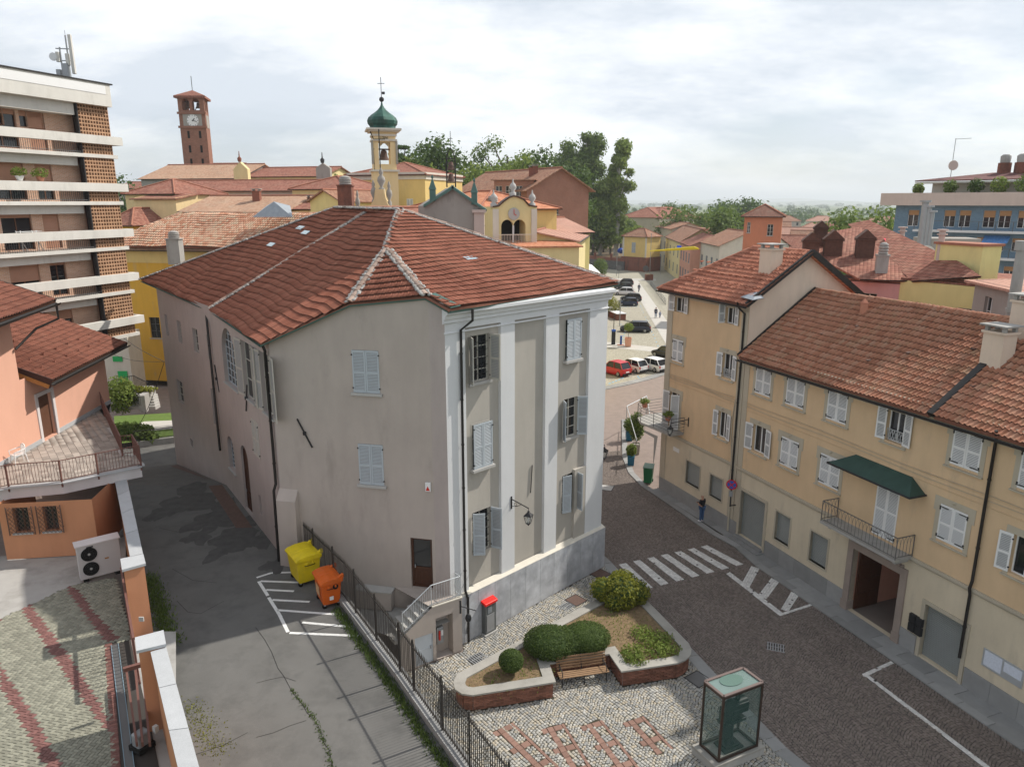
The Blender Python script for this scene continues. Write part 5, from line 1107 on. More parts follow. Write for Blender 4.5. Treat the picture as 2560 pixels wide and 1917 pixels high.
for s in (c6((190, 1212), (360, 1158), (640, 1150)), c6((215, 1255), (320, 1420)), c6((330, 1440), (470, 1665)), c6((235, 1252), (690, 1268)), c6((300, 1352), (620, 1368)), c6((370, 1468), (800, 1490)), c6((430, 1585), (1180, 1640)), c7((215, 750), (150, 620)), c7((310, 685), (640, 715)), c7((225, 755), (685, 775))):
    mb = MB(); strip(mb, s, .13, ZA); mb.obj('painted_line', MM['paint_white'], alley)
mb = MB()
for s in (c7((0, 720), (60, 800), (110, 880), (150, 990), (180, 1040), (235, 1130), (250, 1165), (310, 1230), (345, 1285), (395, 1330), (415, 1380), (440, 1440), (455, 1500), (490, 1545), (505, 1600), (520, 1656)), c7((0, 1090), (90, 1065), (180, 1045), (270, 1080)), c7((0, 1450), (120, 1420), (230, 1380), (340, 1345)), [(440, 1500), (470, 1530), (500, 1532), (560, 1500)], [(430, 1420), (480, 1450), (540, 1455)], [(400, 1320), (450, 1330), (520, 1310)], [(480, 1890), (560, 1860), (620, 1830)]):
    strip(mb, [(x+random.uniform(-2, 2), y+random.uniform(-2, 2)) for x, y in s], .016, ZA, .001)
mb.obj('crack', MM['dark'], alley, kind='stuff')
mat('damp', (.045, .043, .04), .7, var=.5, scale=2); mb = MB()
mb.poly([Wl.P(u, ZA+.012, w) for u, w in ((-.4, .9), (6.2, 1.0), (6.6, .3), (-.2, .2))]); mb.poly([Vector((p.x, p.y, z)) for p, z in ((Wf.P(Wf.L, 0, .2), ZA+.012), (Wf.P(Wf.L, 0, .95), ZA+.012), (Wf.P(1., 0, .9), 1.23), (Wf.P(1., 0, .2), 1.23))]); mb.obj('wall_drain', MM['rust'], alley)
mb = MB()
for x, y, r in ((470, 1250, 2.2), (540, 1290, 1.8), (600, 1330, 1.6), (560, 1370, 1.2), (650, 1350, 1.0), (690, 1410, .8), (420, 1270, 1.3), (500, 1340, 1.0)):
    c = G(x, y, ZA+.004); k = random.random()*6; mb.poly([c+Vector((r*(1+.35*math.sin(3*a+k)+.2*math.sin(7*a+k*2)+random.uniform(-.12, .12))*math.cos(a)*.6, r*(1+.35*math.sin(3*a+k)+random.uniform(-.15, .15))*math.sin(a), random.uniform(0, .003))) for a in [i*math.pi/20 for i in range(40)]])
mb.obj('damp_patch', mat('damp2', (.075, .073, .07), .75, var=.5, scale=2.5), alley, kind='stuff')
# tufts of grass along kerbs and cracks: blades as one mass
def tufts(name, pts, n, h, spread, z, m, parent):
    V = []; Fc = []; pts = [Vector(p) for p in pts]; seg = list(zip(pts[:-1], pts[1:])); ls = [max(.01, (b-a).length) for a, b in seg]
    for i in range(n):
        a, b = random.choices(seg, ls)[0]; p = a.lerp(b, random.random()); p = Vector((p.x+random.gauss(0, spread), p.y+random.gauss(0, spread), z))
        an = random.uniform(0, 6.28); hh = h*random.uniform(.4, 1.2); w = .018*random.uniform(.7, 1.6); t = Vector((math.cos(an), math.sin(an), 0)); l = Vector((math.cos(an+1.3), math.sin(an+1.3), 0))*hh*random.uniform(.2, .9); k = len(V)
        V += [p-t*w, p+t*w, p+l+zv*hh]; Fc.append((k, k+1, k+2))
    mb = MB(); mb.v = [tuple(q) for q in V]; mb.f = Fc; mb.m = [0]*len(Fc); mb.sm = [False]*len(Fc); o = mb.obj(name, m, parent, kind='stuff', fix=False); return o
tufts('kerb_grass', [p+Vector((-.45, -.28, 0)) for p in FL[1:]], 3600, .16, .1, ZA, MM['leaf_hedge'], alley)
tufts('wall_grass', [G(372, 1440, ZA), G(390, 1490, ZA), G(410, 1560, ZA), G(435, 1610, ZA)], 2600, .13, .2, ZA, MM['leaf_mid'], alley)
tufts('crack_grass', [G(*p, ZA) for p in c7((235, 1130), (310, 1230), (395, 1330), (440, 1440), (490, 1560), (520, 1700))], 400, .06, .05, ZA, MM['leaf_hedge'], alley); tufts('moss', [G(x, y, ZA) for x, y in ((470, 1760), (490, 1780), (520, 1850), (560, 1880))], 700, .05, .25, ZA, MM['leaf_yellow'], alley)
# railing on its kerb
fe = thing('iron_railing', 'dark iron bar railing on a stone kerb between alley and square', 'fence', FL[2]+zv*ZA)
slabs('kerb_slab', fe, [p+Vector((-.1, -.06, 0)) for p in FL], .36, 1.45, ZA+.3, MM['kerbstone'], th=.08)
mb = MB()
for a, b in zip(FL[:-1], FL[1:]): mb.bar(a+Vector((-.1, -.06, ZA-.3)), b+Vector((-.1, -.06, ZA-.3)), .3, 1.1)
mb.obj('kerb_wall', MM['concrete'], fe); Ms = []; mb = MB(); pb = []
for a, b in zip(FL[:-1], FL[1:]):
    d = b-a; L = d.length; t = d.normalized(); n = int(L/.118); q = Vector((-t.y, t.x, 0))
    for i in range(n):
        p = a+t*(L*(i+.5)/n)+Vector((-.08, -.05, ZA+.3))
        if (i % 18) == 9: pb.append(p)
        else: Ms.append(fr(p+Vector((random.uniform(-.004, .004), 0, 0)), t, q, (0, 0, 1)))
    for z in (.42, 1.92): mb.bar(a+Vector((-.08, -.05, ZA+z)), b+Vector((-.08, -.05, ZA+z)), .035, .045)
V = [(x*.011, y*.011, z) for z in (0., 1.72) for x, y in ((-1, -1), (1, -1), (1, 1), (-1, 1))]+[(0, 0, 1.84)]; F = [(0, 1, 5, 4), (1, 2, 6, 5), (2, 3, 7, 6), (3, 0, 4, 7), (4, 5, 8), (5, 6, 8), (6, 7, 8), (7, 4, 8)]
mat('railpaint', (.045, .04, .035), .6, var=.3, scale=9); pieces('bar', fe, V, F, Ms, MM['railpaint']); mb.obj('rail', MM['railpaint'], fe)
for p in pb: m = MB(); m.box(p+zv*.93, (.06, .06, 1.9)); m.obj('post', MM['railpaint'], fe)
m = MB(); m.box((-8.75, 28.9, ZA+.62), (.5, .7, .06), R(-35)); m.box((-8.75, 28.9, ZA+.3), (.1, .1, .6)); o = m.obj('stone_ledge', MM['stone'], alley)
# wheeled bins
def wbin(label, px, w, d, h, col, rz, sticker=False):
    p = G(*px, ZA); t = thing('waste_bin', label, 'bin', p, rz, group='wheeled bins by the railing'); M = WM[t.name]; m = mat('bin_'+col[0], col[1], .55, var=.2, scale=3, spec=.35, stain=(.16, .12, .05), sfac=.35)
    def ring(s, z): return [(x*w/2*s, y*d/2*s, z) for x, y in ((-1, -1), (1, -1), (1, 1), (-1, 1))]
    b = MB(M); rs = [ring(.8, .17), ring(.84, .3), ring(.96, h*.78), ring(.99, h*.8), ring(1., h*.87)]
    for a, c in zip(rs[:-1], rs[1:]): b.add(a+c, [(i, (i+1) % 4, 4+(i+1) % 4, 4+i) for i in range(4)])
    b.poly(rs[0]); 
    for s in (-1, 1): b.b2(s*w*.5-.03, s*w*.5+.03, -.18, -.05, h*.62, h*.78); b.b2(s*w*.49-.04, s*w*.49+.04, .12, .2, h*.7, h*.8)
    b.obj('bin_body', m, t, bevel=.035)
    b = MB(M); n = 7; prof = [(-d/2-.04, h*.84), (-d/2-.05, h*.89), (-d/2+.06, h*.95), (-d*.1, h*1.0), (d*.3, h*1.0), (d/2-.02, h*.96), (d/2+.05, h*.93), (d/2+.05, h*.86)]
    b.prism([(-w/2-.04, y, z) for y, z in prof], (w+.08, 0, 0)); b.prism([(-w*.42, y*.8, z+.012) for y, z in prof[1:7]], (w*.84, 0, 0)); b.prism([(-w*.03, y*.86, z+.03) for y, z in prof[1:7]], (w*.06, 0, 0))
    for s in (-1, 1): b.add([(s*w*.42+a*.07, y, z) for a in (-1, 1) for y, z in ((d/2-.2, h*.96), (d/2+.1, h*1.08), (d/2+.14, h*1.02), (d/2+.06, h*.88))], [(0, 1, 2, 3), (7, 6, 5, 4), (0, 4, 5, 1), (1, 5, 6, 2), (2, 6, 7, 3), (3, 7, 4, 0)])
    b.obj('lid', m, t, bevel=.02)
    for sx in (-1, 1):
        for sy in (-1, 1):
            c = Vector((sx*w*.36, sy*d*.34, .1)); b = MB(M); b.tube([c+Vector((-.03, 0, 0)), c+Vector((.03, 0, 0))], .1, 14); b.obj('wheel', MM['dark'], t); b = MB(M); b.box(c+zv*.09, (.1, .08, .12)); b.obj('castor', MM['metal_grey'], t)
    b = MB(M)
    for s in (-1, 1): b.tube([(s*(w*.49+.03), -.2, h*.7), (s*(w*.49+.07), -.12, h*.7), (s*(w*.49+.07), .18, h*.7), (s*(w*.49+.03), .25, h*.7)], .016, 6)
    b.obj('grip', MM['dark'], t)
    if sticker:
        b = MB(M); b.prism([(-.28, -d*.478, h*.35), (.2, -d*.478, h*.35), (.2, -d*.487, h*.68), (-.28, -d*.487, h*.68)], (0, -.012, 0)); b.obj('sticker', mat('sticker', (.62, .38, .20), .6, var=.4, scale=9), t); b = MB(M); b.b2(w*.478, w*.488, -.1, .06, h*.3, h*.42); b.obj('label_patch', MM['shut_white'], t)
        b = MB(M); b.tube([(w*.47, .16, h*.72), (w*.505, .16, h*.72)], .11, 16); b.obj('filling_hole', MM['dark'], t)
fa = math.atan2(-.85, .53)
wbin('big yellow wheeled bin behind the orange one', (763, 1448), 1.36, 1.05, 1.42, ('yellow', (.72, .55, .01)), fa+.05)
wbin('orange wheeled bin with sticker beside the railing', (822, 1504), 1.2, .82, 1.3, ('orange', (.62, .115, .01)), fa-.04, True)
# ---- coral house
ch = thing('coral_house', 'coral plastered house with tiled roofs and a railed terrace', 'house', (-24, 37, ZC)); K = .2416; kx = lambda x, y, z: G(x*K, 1060+y*K, z); cz = lambda x, y, z: G(x*.2657, 680+y*.2657, z)
Wc = Wall((-23.75, 29.0), (-24.75, 43.2)); Wc.N = -Wc.N if Wc.N.x < 0 else Wc.N
cu = lambda x, y: Wc.px(x*.2657, 680+y*.2657)
dq = (cu(365, 1300)[0], cu(505, 1300)[0], ZT+.05, 9.35); uj = cu(120, 650)[0]; mb = MB(); Wc.panel(mb, -4, uj, ZT-.2, 14.3); Wc.panel(mb, uj, Wc.L, ZT-.2, 10.55, [dq], .3); e = Wc.P(Wc.L, 0); 
mb.poly([e+zv*(ZT-.2), e-Wc.N*8+zv*(ZT-.2), e-Wc.N*8+zv*12, e+zv*10.5]); j = Wc.P(uj, 0); mb.poly([j+zv*10, j-Wc.N*7+zv*10, j-Wc.N*7+zv*16, j+zv*14.3]); mb.obj('upper_wall', MM['p_coral'], ch)
mb = MB(); Wc.box(mb, dq[0], dq[1], dq[2], dq[3], -.3, -.2)
for i in range(int((dq[3]-dq[2])/.07)): Wc.box(mb, dq[0], dq[1], dq[2]+i*.07+.01, dq[2]+i*.07+.062, -.2, -.185)
o = mb.obj('shutter_door', mat('brownshut', (.13, .06, .035), .6, var=.1), ch); mb = MB(); Wc.box(mb, dq[0]-.2, dq[0], ZT, dq[3]+.2, -.05, .05); Wc.box(mb, dq[1], dq[1]+.2, ZT, dq[3]+.2, -.05, .05); Wc.box(mb, dq[0], dq[1], dq[3], dq[3]+.2, -.05, .05); mb.obj('door_surround', MM['p_slab'], o)
mb = MB(); Wc.box(mb, -4, dq[0]-.2, ZT, ZT+.22, .002, .05); Wc.box(mb, dq[1]+.2, Wc.L, ZT, ZT+.22, .002, .05); mb.obj('skirting', MM['granite'], ch)
ea, eb = cz(480, 1030, 10.3), cz(1195, 672, 10.3); et = onplane(92, 777, eb, (eb-ea).normalized()); up = et-eb; ts = ea+up
tile_roof(ch, [ea, eb, eb+up, ts], ea, eb, MM['t_coral'], MM['darkwood'], 'wave', .26, .38, .01, 150)
mb = MB(); mb.bar(ea-zv*.12, ea+up*.55-zv*.12, .08, .5); mb.obj('barge_board', mat('brownboard', (.045, .02, .016), .6), ch); mb = MB(); mb.bar(eb-zv*.05, et-zv*.05, .1, .2); mb.obj('barge_board', mat('brownboard', (.045, .02, .016), .6), ch); gutter(ch, [ea-zv*.08+Wc.N*.08, eb-zv*.08+Wc.N*.08], MM['gutter'], .14); mb = MB()
for i in range(9): p = ea.lerp(eb, (i+.5)/9); mb.bar(p-zv*.22-Wc.N*.05, p-zv*.12-Wc.N*1.3+zv*.3, .14, .16)
mb.bar(ea-zv*.3+up*.02, ea-zv*.2+up*.4, .15, .2); mb.obj('rafter', MM['beam'], ch)
ua, ub = G(-60, 823, 14.2), G(139.5, 752, 14.2); uu = (G(-40, 672, 17.2)-ua); ux = ub-ua; u2 = Vector((-ux.y, ux.x, 0)).normalized(); u2 = (u2 if u2.x < 0 else -u2)*5.5+zv*2.3
tile_roof(ch, [ua, ub, ub+u2, ua+u2], ua, ub, MM['t_coral'], MM['darkwood'], 'wave', .26, .38, .01, 150); gutter(ch, [ua-zv*.08+Wc.N*.1, ub-zv*.08+Wc.N*.1], MM['gutter'], .14); mb = MB(); mb.bar(ub, ub+u2, .1, .22); mb.obj('barge_board', MM['gutter'], ch); mb = MB()
for i in range(6): p = ua.lerp(ub, (i+.5)/6); mb.bar(p-zv*.2-Wc.N*.05, p-zv*.1-Wc.N*1.0+zv*.3, .13, .15)
mb.obj('rafter', MM['beam'], ch); pipe(ch, [ub-zv*.1, ub-zv*.9, Wc.P(uj+1.2, 12.9, .5), Wc.P(uj-.1, 12.1, .12)], MM['gutter'], .06)
V = [(-.08, 0, 0), (.08, 0, 0), (.08, .18, 0), (-.08, .18, 0), (-.05, .05, .13), (.05, .05, .13)]; F = [(0, 1, 5, 4), (1, 2, 5), (2, 3, 4, 5), (3, 0, 4)]; X = (eb-ea).normalized(); Yv = up.normalized(); Nn = X.cross(Yv); Nn = Nn if Nn.z > 0 else -Nn
pieces('snow_guard', ch, V, F, [fr(ea+X*(1.0+i*1.45+.5*(r % 2))+Yv*(.9+r*.8)+Nn*.1, X, Yv, Nn) for r in range(2) for i in range(6)]+[fr(ea+X*(1.2+i*2.2)+Yv*(3.4+2*r)+Nn*.1, X, Yv, Nn) for r in range(2) for i in range(4)], MM['t_coral'])
# terrace
tp = [(0-60, 1236), (22, 1217), (155, 1205), (246, 1186), (353, 1164), (351, 1159), (336, 1135), (307, 1139), (262, 1040), (246, 1000)]; TP = [G(x, y, ZT) for x, y in tp]+[Wc.P(Wc.L, ZT), Wc.P(-2, ZT)]
mb = MB(); mb.prism([p-zv*.03 for p in TP], -zv*.52); mb.obj('terrace_slab', MM['p_slab'], ch); mb = MB()
for a, b in zip(TP[:5], TP[1:6]): mb.bar(a-zv*.015, b-zv*.015, .3, .05)
mb.obj('terrace_edge', MM['granite'], ch)
xs, ys = np.meshgrid(np.arange(-30, -15, .31), np.arange(26, 46, .31)); an = R(38); X_ = (xs+22)*math.cos(an)-(ys-36)*math.sin(an)-22; Y_ = (xs+22)*math.sin(an)+(ys-36)*math.cos(an)+36; ins = inpoly(X_.ravel(), Y_.ravel(), [(p.x, p.y) for p in TP]); X_, Y_ = X_.ravel()[ins], Y_.ravel()[ins]
Ms = [fr((x, y, ZT-.02), (math.cos(an)*.3, math.sin(an)*.3, 0), (-math.sin(an)*.3, math.cos(an)*.3, 0), (0, 0, 1)) for x, y in zip(X_, Y_)]
pieces('floor_tile', ch, [(-.5, -.5, 0), (.5, -.5, 0), (.5, .5, 0), (-.5, .5, 0), (-.48, -.48, .012), (.48, -.48, .012), (.48, .48, .012), (-.48, .48, .012)], SETT_F, Ms, mat('terr_tile', (.34, .30, .265), .6, var=.12, piece=.28), 300, rest='floor_tiles')
mat('railbrown', (.16, .075, .06), .55, var=.15); run = [TP[0], TP[1], TP[2], TP[3], TP[4], TP[6], TP[7], TP[8], TP[9]]; rb = MB(); Ms = []; pz = []
for a, b in zip(run[:-1], run[1:]):
    rb.bar(a+zv*1.0, b+zv*1.0, .045, .03); rb.bar(a+zv*.1, b+zv*.1, .03); L = (b-a).length; n = max(1, int(L/.12)); t = (b-a).normalized(); q = Vector((-t.y, t.x, 0))
    for i in range(1, n): Ms.append(fr(a.lerp(b, i/n)+zv*.1, t, q, (0, 0, 1)))
    pz.append(a)
rb.obj('railing_rail', MM['railbrown'], ch); pieces('baluster', ch, [(x*.008, y*.008, z) for z in (0, .9) for x, y in ((-1, -1), (1, -1), (1, 1), (-1, 1))], [(0, 1, 5, 4), (1, 2, 6, 5), (2, 3, 7, 6), (3, 0, 4, 7)], Ms, MM['railbrown'])
for p in pz: m = MB(); m.box(p+zv*.4, (.06, .06, 1.25)); m.obj('railing_post', MM['railbrown'], ch)
# lower storey and yard wall
la, lb = kx(80, 1400, ZC), kx(740, 1360, ZC); Wq = Wall((la+(la-lb)*.9).xy, (lb+(lb-la)*.45).xy); L0 = (la-lb).length*.9
wq = [Wq.rect(x0*K, 1060+y0*K, x1*K, 1060+y1*K) for x0, y0, x1, y1 in ((120, 870, 325, 1112), (430, 850, 620, 1100))]; zz = (sum(q[2] for q in wq)/2, sum(q[3] for q in wq)/2); wq = [(q[0], q[1], *zz) for q in wq]
mb = MB(); Wq.panel(mb, L0*.99, Wq.L, ZC, ZT-.5, wq, .3); mb.poly([Wq.P(L0, ZC), Wq.P(L0, ZT-.5), Wq.P(L0, ZT-.5, -3), Wq.P(L0, ZC, -3)]); lc = kx(1160, 1140, ZC); mb.poly([Wq.P(Wq.L, ZC), Wq.P(Wq.L, ZT-.5), Wq.P(Wq.L, ZT-.5, -4), Wq.P(Wq.L, ZC, -4)]); mb.obj('lower_wall', MM['p_orange'], ch)
for q in wq:
    o = window(ch, Wq, *q, MM['darkwood'], MM['glass'], None, 'none', sill=.08, depth=.25, bars=(1, 0)); mb = MB(); k = 6
    for i in range(-k, k):
        for s in (1, -1):
            pts = [(q[0]-.2+(q[1]-q[0]+.4)*(i+t*k if s > 0 else i+k-t*k)/k, q[2]-.05+(q[3]-q[2]+.1)*t) for t in np.linspace(0, 1, 13)]; pts = [p for p in pts if q[0]-.21 <= p[0] <= q[1]+.21]
            if len(pts) > 1: mb.bar(Wq.P(*pts[0], .1), Wq.P(*pts[-1], .1), .014)
    for u in (q[0]-.2, q[1]+.2): mb.bar(Wq.P(u, q[2]-.08, .1), Wq.P(u, q[3]+.08, .1), .03); mb.bar(Wq.P(u, q[2]+.2, .1), Wq.P(u, q[2]+.2, 0), .02)
    mb.obj('window_grille', MM['rust'], o)
c8 = lambda x, y, z: G(180+x*.3243, 1380+y*.3243, z)
yw = thing('yard_wall', 'orange yard wall with granite copings and gate piers', 'wall', c8(640, 1490, ZC))
def wallrun(a, b, w0, w1, nm='wall_panel'):
    m = MB(); m.slab([p.xy for p in (a, b, b+(w1-w0), a+(w1-w0))], ZC-.9, ZW-.06); m.obj(nm, MM['p_orange'], yw)
co2 = [c8(*p, ZW) for p in ((605, 765), (725, 725), (1010, 1760), (840, 1760))]; co1 = [G(x*K, 1060+y*K, ZW) for x, y in ((1185, 570), (1300, 510), (1480, 1340), (1345, 1370))]
for co, seg in ((co2, 3), (co1, 4)):
    m = MB(); ins = [(co[0].lerp(co[1], .12)), co[0].lerp(co[1], .88), co[3].lerp(co[2], .88), co[3].lerp(co[2], .12)] if co is co2 else [co[0].lerp(co[1], .12), co[1].lerp(co[0], .12), co[2].lerp(co[3], .12), co[3].lerp(co[2], .12)]; m.slab([p.xy for p in ins], ZC-.9, ZW-.06); m.obj('wall_panel', MM['p_orange'], yw)
    a, b, c, d = (co[0], co[1], co[2], co[3])
    for i in range(seg):
        t0, t1 = i/seg+.002, (i+1)/seg-.002; m = MB(); m.slab([a.lerp(d, t0).xy, b.lerp(c, t0).xy, b.lerp(c, t1).xy, a.lerp(d, t1).xy], ZW-.055, ZW); m.obj('coping', MM['granite'], yw)
for cp in (((485, 655), (705, 598), (725, 705), (495, 760)), ((372, 50), (550, 12), (568, 85), (385, 135))):
    q = [c8(*p, ZW+.12) for p in cp]; c = (q[0]+q[1]+q[2]+q[3])/4; m = MB(); m.slab([p.xy for p in q], ZW+.03, ZW+.12); m.obj('coping', MM['granite'], yw); m = MB(); m.slab([(c+(p-c)*.86).xy for p in q], ZC-.9, ZW+.03); m.obj('pier', MM['p_orange'], yw)
m = MB(); m.box(c8(535, 515, 5.1), (.16, .05, .16)); m.obj('pier_fitting', MM['stone'], yw)
# yard floor: herringbone blocks with red bands
YP = [c8(*p, ZC) for p in ((0, 250), (215, 215), (330, 190), (430, 500), (455, 690), (470, 760), (640, 1490), (700, 1800), (-900, 1800), (-900, 700), (-555, 510), (-250, 370))]; m = MB(); m.poly([p-zv*.03 for p in YP]+[]); yard = struct('yard', m, MM['joint'])
m = MB(); m.poly([p-zv*.035 for p in (kx(-300, 2300, ZC), kx(820, 1640, ZC), kx(1300, 1500, ZC), kx(1300, 1150, ZC), kx(740, 1330, ZC), kx(-300, 1370, ZC))]); m.poly([p-zv*.05 for p in (c8(300, 600, ZC), c8(800, 600, ZC), c8(800, 1800, ZC), c8(300, 1800, ZC))]); m.obj('yard_concrete', MM['concrete'], yard)
a0, a1 = .2, .1; an = R(-10); cA, sA = math.cos(an), math.sin(an); O = YP[1]; I, Jj = np.meshgrid(np.arange(-110, 110), np.arange(-140, 60)); T = (I-Jj) % 4; out = []
for tt, hw in ((0, True), (3, False)):
    i, jn = I[T == tt], Jj[T == tt]; x = (i+(1 if hw else .5))*a1; y = (jn+(.5 if hw else 1))*a1; Xw = O.x+x*cA-y*sA; Yw = O.y+x*sA+y*cA; out.append((Xw, Yw, np.full(len(Xw), an if hw else an+math.pi/2)))
Xw = np.concatenate([o_[0] for o_ in out]); Yw = np.concatenate([o_[1] for o_ in out]); Tw = np.concatenate([o_[2] for o_ in out]); dr = [c8(*p, ZC) for p in ((250, 700), (350, 1690), (480, 1690), (440, 690))]
ins = inpoly(Xw, Yw, [(p.x, p.y) for p in YP]) & ~inpoly(Xw, Yw, [(p.x, p.y) for p in [c8(*p, ZC) for p in ((250, 700), (345, 1700), (345, 1820), (800, 1820), (640, 1490), (470, 720), (440, 680))]]); Xw, Yw, Tw = Xw[ins], Yw[ins], Tw[ins]; e6 = lambda x, y: G(x*.3866, 1277+y*.3866, ZC)
RB = [[e6(*p) for p in q] for q in ([(110, 590), (175, 575), (440, 930), (640, 1240), (720, 1380), (720, 1450), (520, 1200), (300, 870)], [(425, 490), (495, 490), (600, 640), (770, 820), (690, 850), (560, 680)], [(-20, 960), (40, 1060), (200, 1290), (420, 1680), (310, 1680), (110, 1320), (0, 1130)], [(-20, 690), (80, 580), (420, 460), (430, 490), (120, 600), (-20, 720)])]
red = np.zeros(len(Xw), bool)
for q in RB: red |= inpoly(Xw, Yw, [(p.x, p.y) for p in q])
def pav(mask, nm, mm, no): 
    n = mask.sum(); Ms = np.zeros((n, 4, 4)); Ms[:, 3, 3] = 1; t_ = Tw[mask]; Ms[:, 0, 0] = np.cos(t_)*.195; Ms[:, 1, 0] = np.sin(t_)*.195; Ms[:, 0, 1] = -np.sin(t_)*.095; Ms[:, 1, 1] = np.cos(t_)*.095; Ms[:, 2, 2] = 1; Ms[:, 0, 3] = Xw[mask]; Ms[:, 1, 3] = Yw[mask]; Ms[:, 2, 3] = ZC+np.random.uniform(-.003, .003, n); pieces(nm, yard, SETT_V, SETT_F, Ms, mm, no, rest=nm+'s')
pav(~red, 'paver', mat('paver_grey', (.24, .235, .185), .85, var=.2, scale=.9, piece=.22), 300); pav(red, 'red_paver', mat('paver_red', (.185, .09, .08), .85, var=.2, piece=.18), 200)
Ms = []; a, b = c8(278, 705, ZC), c8(345, 1760, ZC); L = (b-a).length; t = (b-a).normalized(); q = Vector((-t.y, t.x, 0))
for i in range(int(L/.105)): Ms.append(fr(a+t*(i*.105)+zv*.0, t*.1, q*.24, (0, 0, 1)))
pieces('border_brick', yard, SETT_V, SETT_F, Ms, mat('border_b', (.19, .09, .075), .9, piece=.25), 120, rest='border_bricks')
# drain channel, gate, its rail and motor
m = MB(); a, b = c8(330, 715, ZC), c8(450, 1700, ZC); m.bar(a-zv*.01, b-zv*.01, .2, .06); o = m.obj('channel_drain', MM['rail_dark'], yard); m = MB(); n = Vector(((b-a).y, -(b-a).x, 0)).normalized()*.11
for s in (-1, 1): m.bar(a+n*s+zv*.01, b+n*s+zv*.01, .02, .07)
m.obj('channel_edge', mat('edge_blue', (.2, .28, .33), .5), o)
gt = thing('sliding_gate', 'brown steel sliding gate parked along the yard wall', 'gate', c8(500, 900, ZC)); a, b = c8(470, 860, ZC+1.5), c8(560, 1450, ZC+.9)
a = c8(400, 280, ZC+.9); b = c8(500, 850, ZC+.9); m = MB()
for z in (-.75, .85): m.bar(a+zv*z, b+zv*z, .07, .08)
for i in range(26): p = a.lerp(b, i/25); m.bar(p+zv*-.75, p+zv*.85, .03)
m.obj('gate_frame', MM['railbrown'], gt); m = MB(); p0, p1 = c8(465, 905, ZC+1.4), c8(540, 1450, ZC+.9); m.bar(c8(395, 905, ZC+1.5), c8(535, 865, ZC+1.5), .12); m.obj('gate_head', MM['railbrown'], gt); m = MB()
for x0, x1 in ((420, 500), (490, 545), (545, 600)): m.bar(c8(x0, 915, ZC+.6), c8(x1, 1480, ZC+.6), .06, .14)
m.obj('guide_rail', MM['railbrown'], gt); m = MB(); p = c8(535, 1440, ZC+.3); m.box(p, (.34, .4, .5), R(-30)); m.obj('gate_motor', MM['metal_grey'], gt, bevel=.05); m = MB(); m.box(p-zv*.2, (.5, .5, .15), R(-30)); m.obj('motor_base', MM['dark'], gt)
m = MB(); m.box(c8(645, 1360, ZC+.7), (.12, .12, .2), R(-30)); m.obj('photo_cell', MM['stone'], gt)
# twin-fan condenser
a, b = kx(838, 1625, ZC+.1), kx(1275, 1510, ZC+.1); d = (b-a).normalized(); n = Vector((d.y, -d.x, 0)); n = n if n.y < 0 else -n; w = (b-a).length; ac = thing('air_conditioner', 'white twin fan air conditioner unit against the orange yard wall', 'air conditioner', a); h = 1.45; Wm = Wall(a.xy, b.xy); m = MB(); Wm.box(m, 0, w, ZC+.12, ZC+.12+h, -.42, 0); m.obj('casing', mat('acwhite', (.50, .47, .46), .5, var=.06), ac, bevel=.02)
m = MB(); Wm.box(m, -.05, w+.05, ZC+h+.12, ZC+h+.16, -.6, .03); m.obj('top_cover', MM['p_slab'], ac); m = MB()
for s in (.1, w-.3): Wm.box(m, s, s+.2, ZC-.02, ZC+.12, -.4, -.02)
m.obj('foot', MM['dark'], ac)
for k, z in enumerate((.42, 1.06)):
    c = Wm.P(.42, ZC+.12+z, .005); m = MB(); m.tube([c, c+Wm.N*.012], .29, 24); o = m.obj('fan_opening', MM['dark'], ac); m = MB()
    for r in (.08, .16, .23, .29): m.tube([c+Wm.N*.02+Wm.U*(r*math.cos(i*math.pi/10))+zv*(r*math.sin(i*math.pi/10)) for i in range(21)], .008, 4)
    for i in range(8): m.bar(c+Wm.N*.02, c+Wm.N*.02+Wm.U*(.29*math.cos(i*.785))+zv*(.29*math.sin(i*.785)), .01)
    m.obj('fan_guard', MM['iron'], o); m = MB(); m.tube([c+Wm.N*.02, c+Wm.N*.03], .05, 10); m.obj('fan_hub', MM['stone'], o)
m = MB(); Wm.box(m, .95, 1.1, ZC+.8, ZC+.86, .001, .006); m.obj('casing_label', MM['beam'], ac); m = MB(); Wm.box(m, .35, .6, ZC+h, ZC+h+.06, .001, .006); m.obj('maker_plate', MM['iron'], ac)
# garden chair on the terrace
p = kx(205, 400, ZT); cr = thing('garden_chair', 'white plastic garden armchair on the terrace', 'chair', p, R(-35)); M = WM[cr.name]; wm = mat('plastic_white', (.78, .78, .77), .4, var=.03)
m = MB(M); m.prism([(x, y, .42) for x, y in ((-.22, -.24), (.22, -.24), (.2, .2), (-.2, .2))], (0, 0, .03)); m.obj('seat', wm, cr, bevel=.012)
for s in (-1, 1):
    for y, t_ in ((-.24, -.05), (.22, .06)): m = MB(M); m.tube([(s*.25, y+t_, 0), (s*.23, y, .43)], [.022, .03], 6); m.obj('leg', wm, cr)
    m = MB(M); m.tube([(s*.25, -.26, .42), (s*.28, -.27, .62), (s*.28, 0, .66), (s*.24, .24, .7)], .024, 6); m.obj('armrest', wm, cr)
m = MB(M); m.tube([(s*.21, .2+.1*abs(z-.42), z) for s, z in ((-1, .42), (-1, .75), (-.8, .86), (0, .9), (.8, .86), (1, .75), (1, .42))], .025, 6)
for i in range(-2, 3): m.bar((i*.07, .2, .44), (i*.075, .25, .88), .045, .012)
m.obj('backrest', wm, cr)
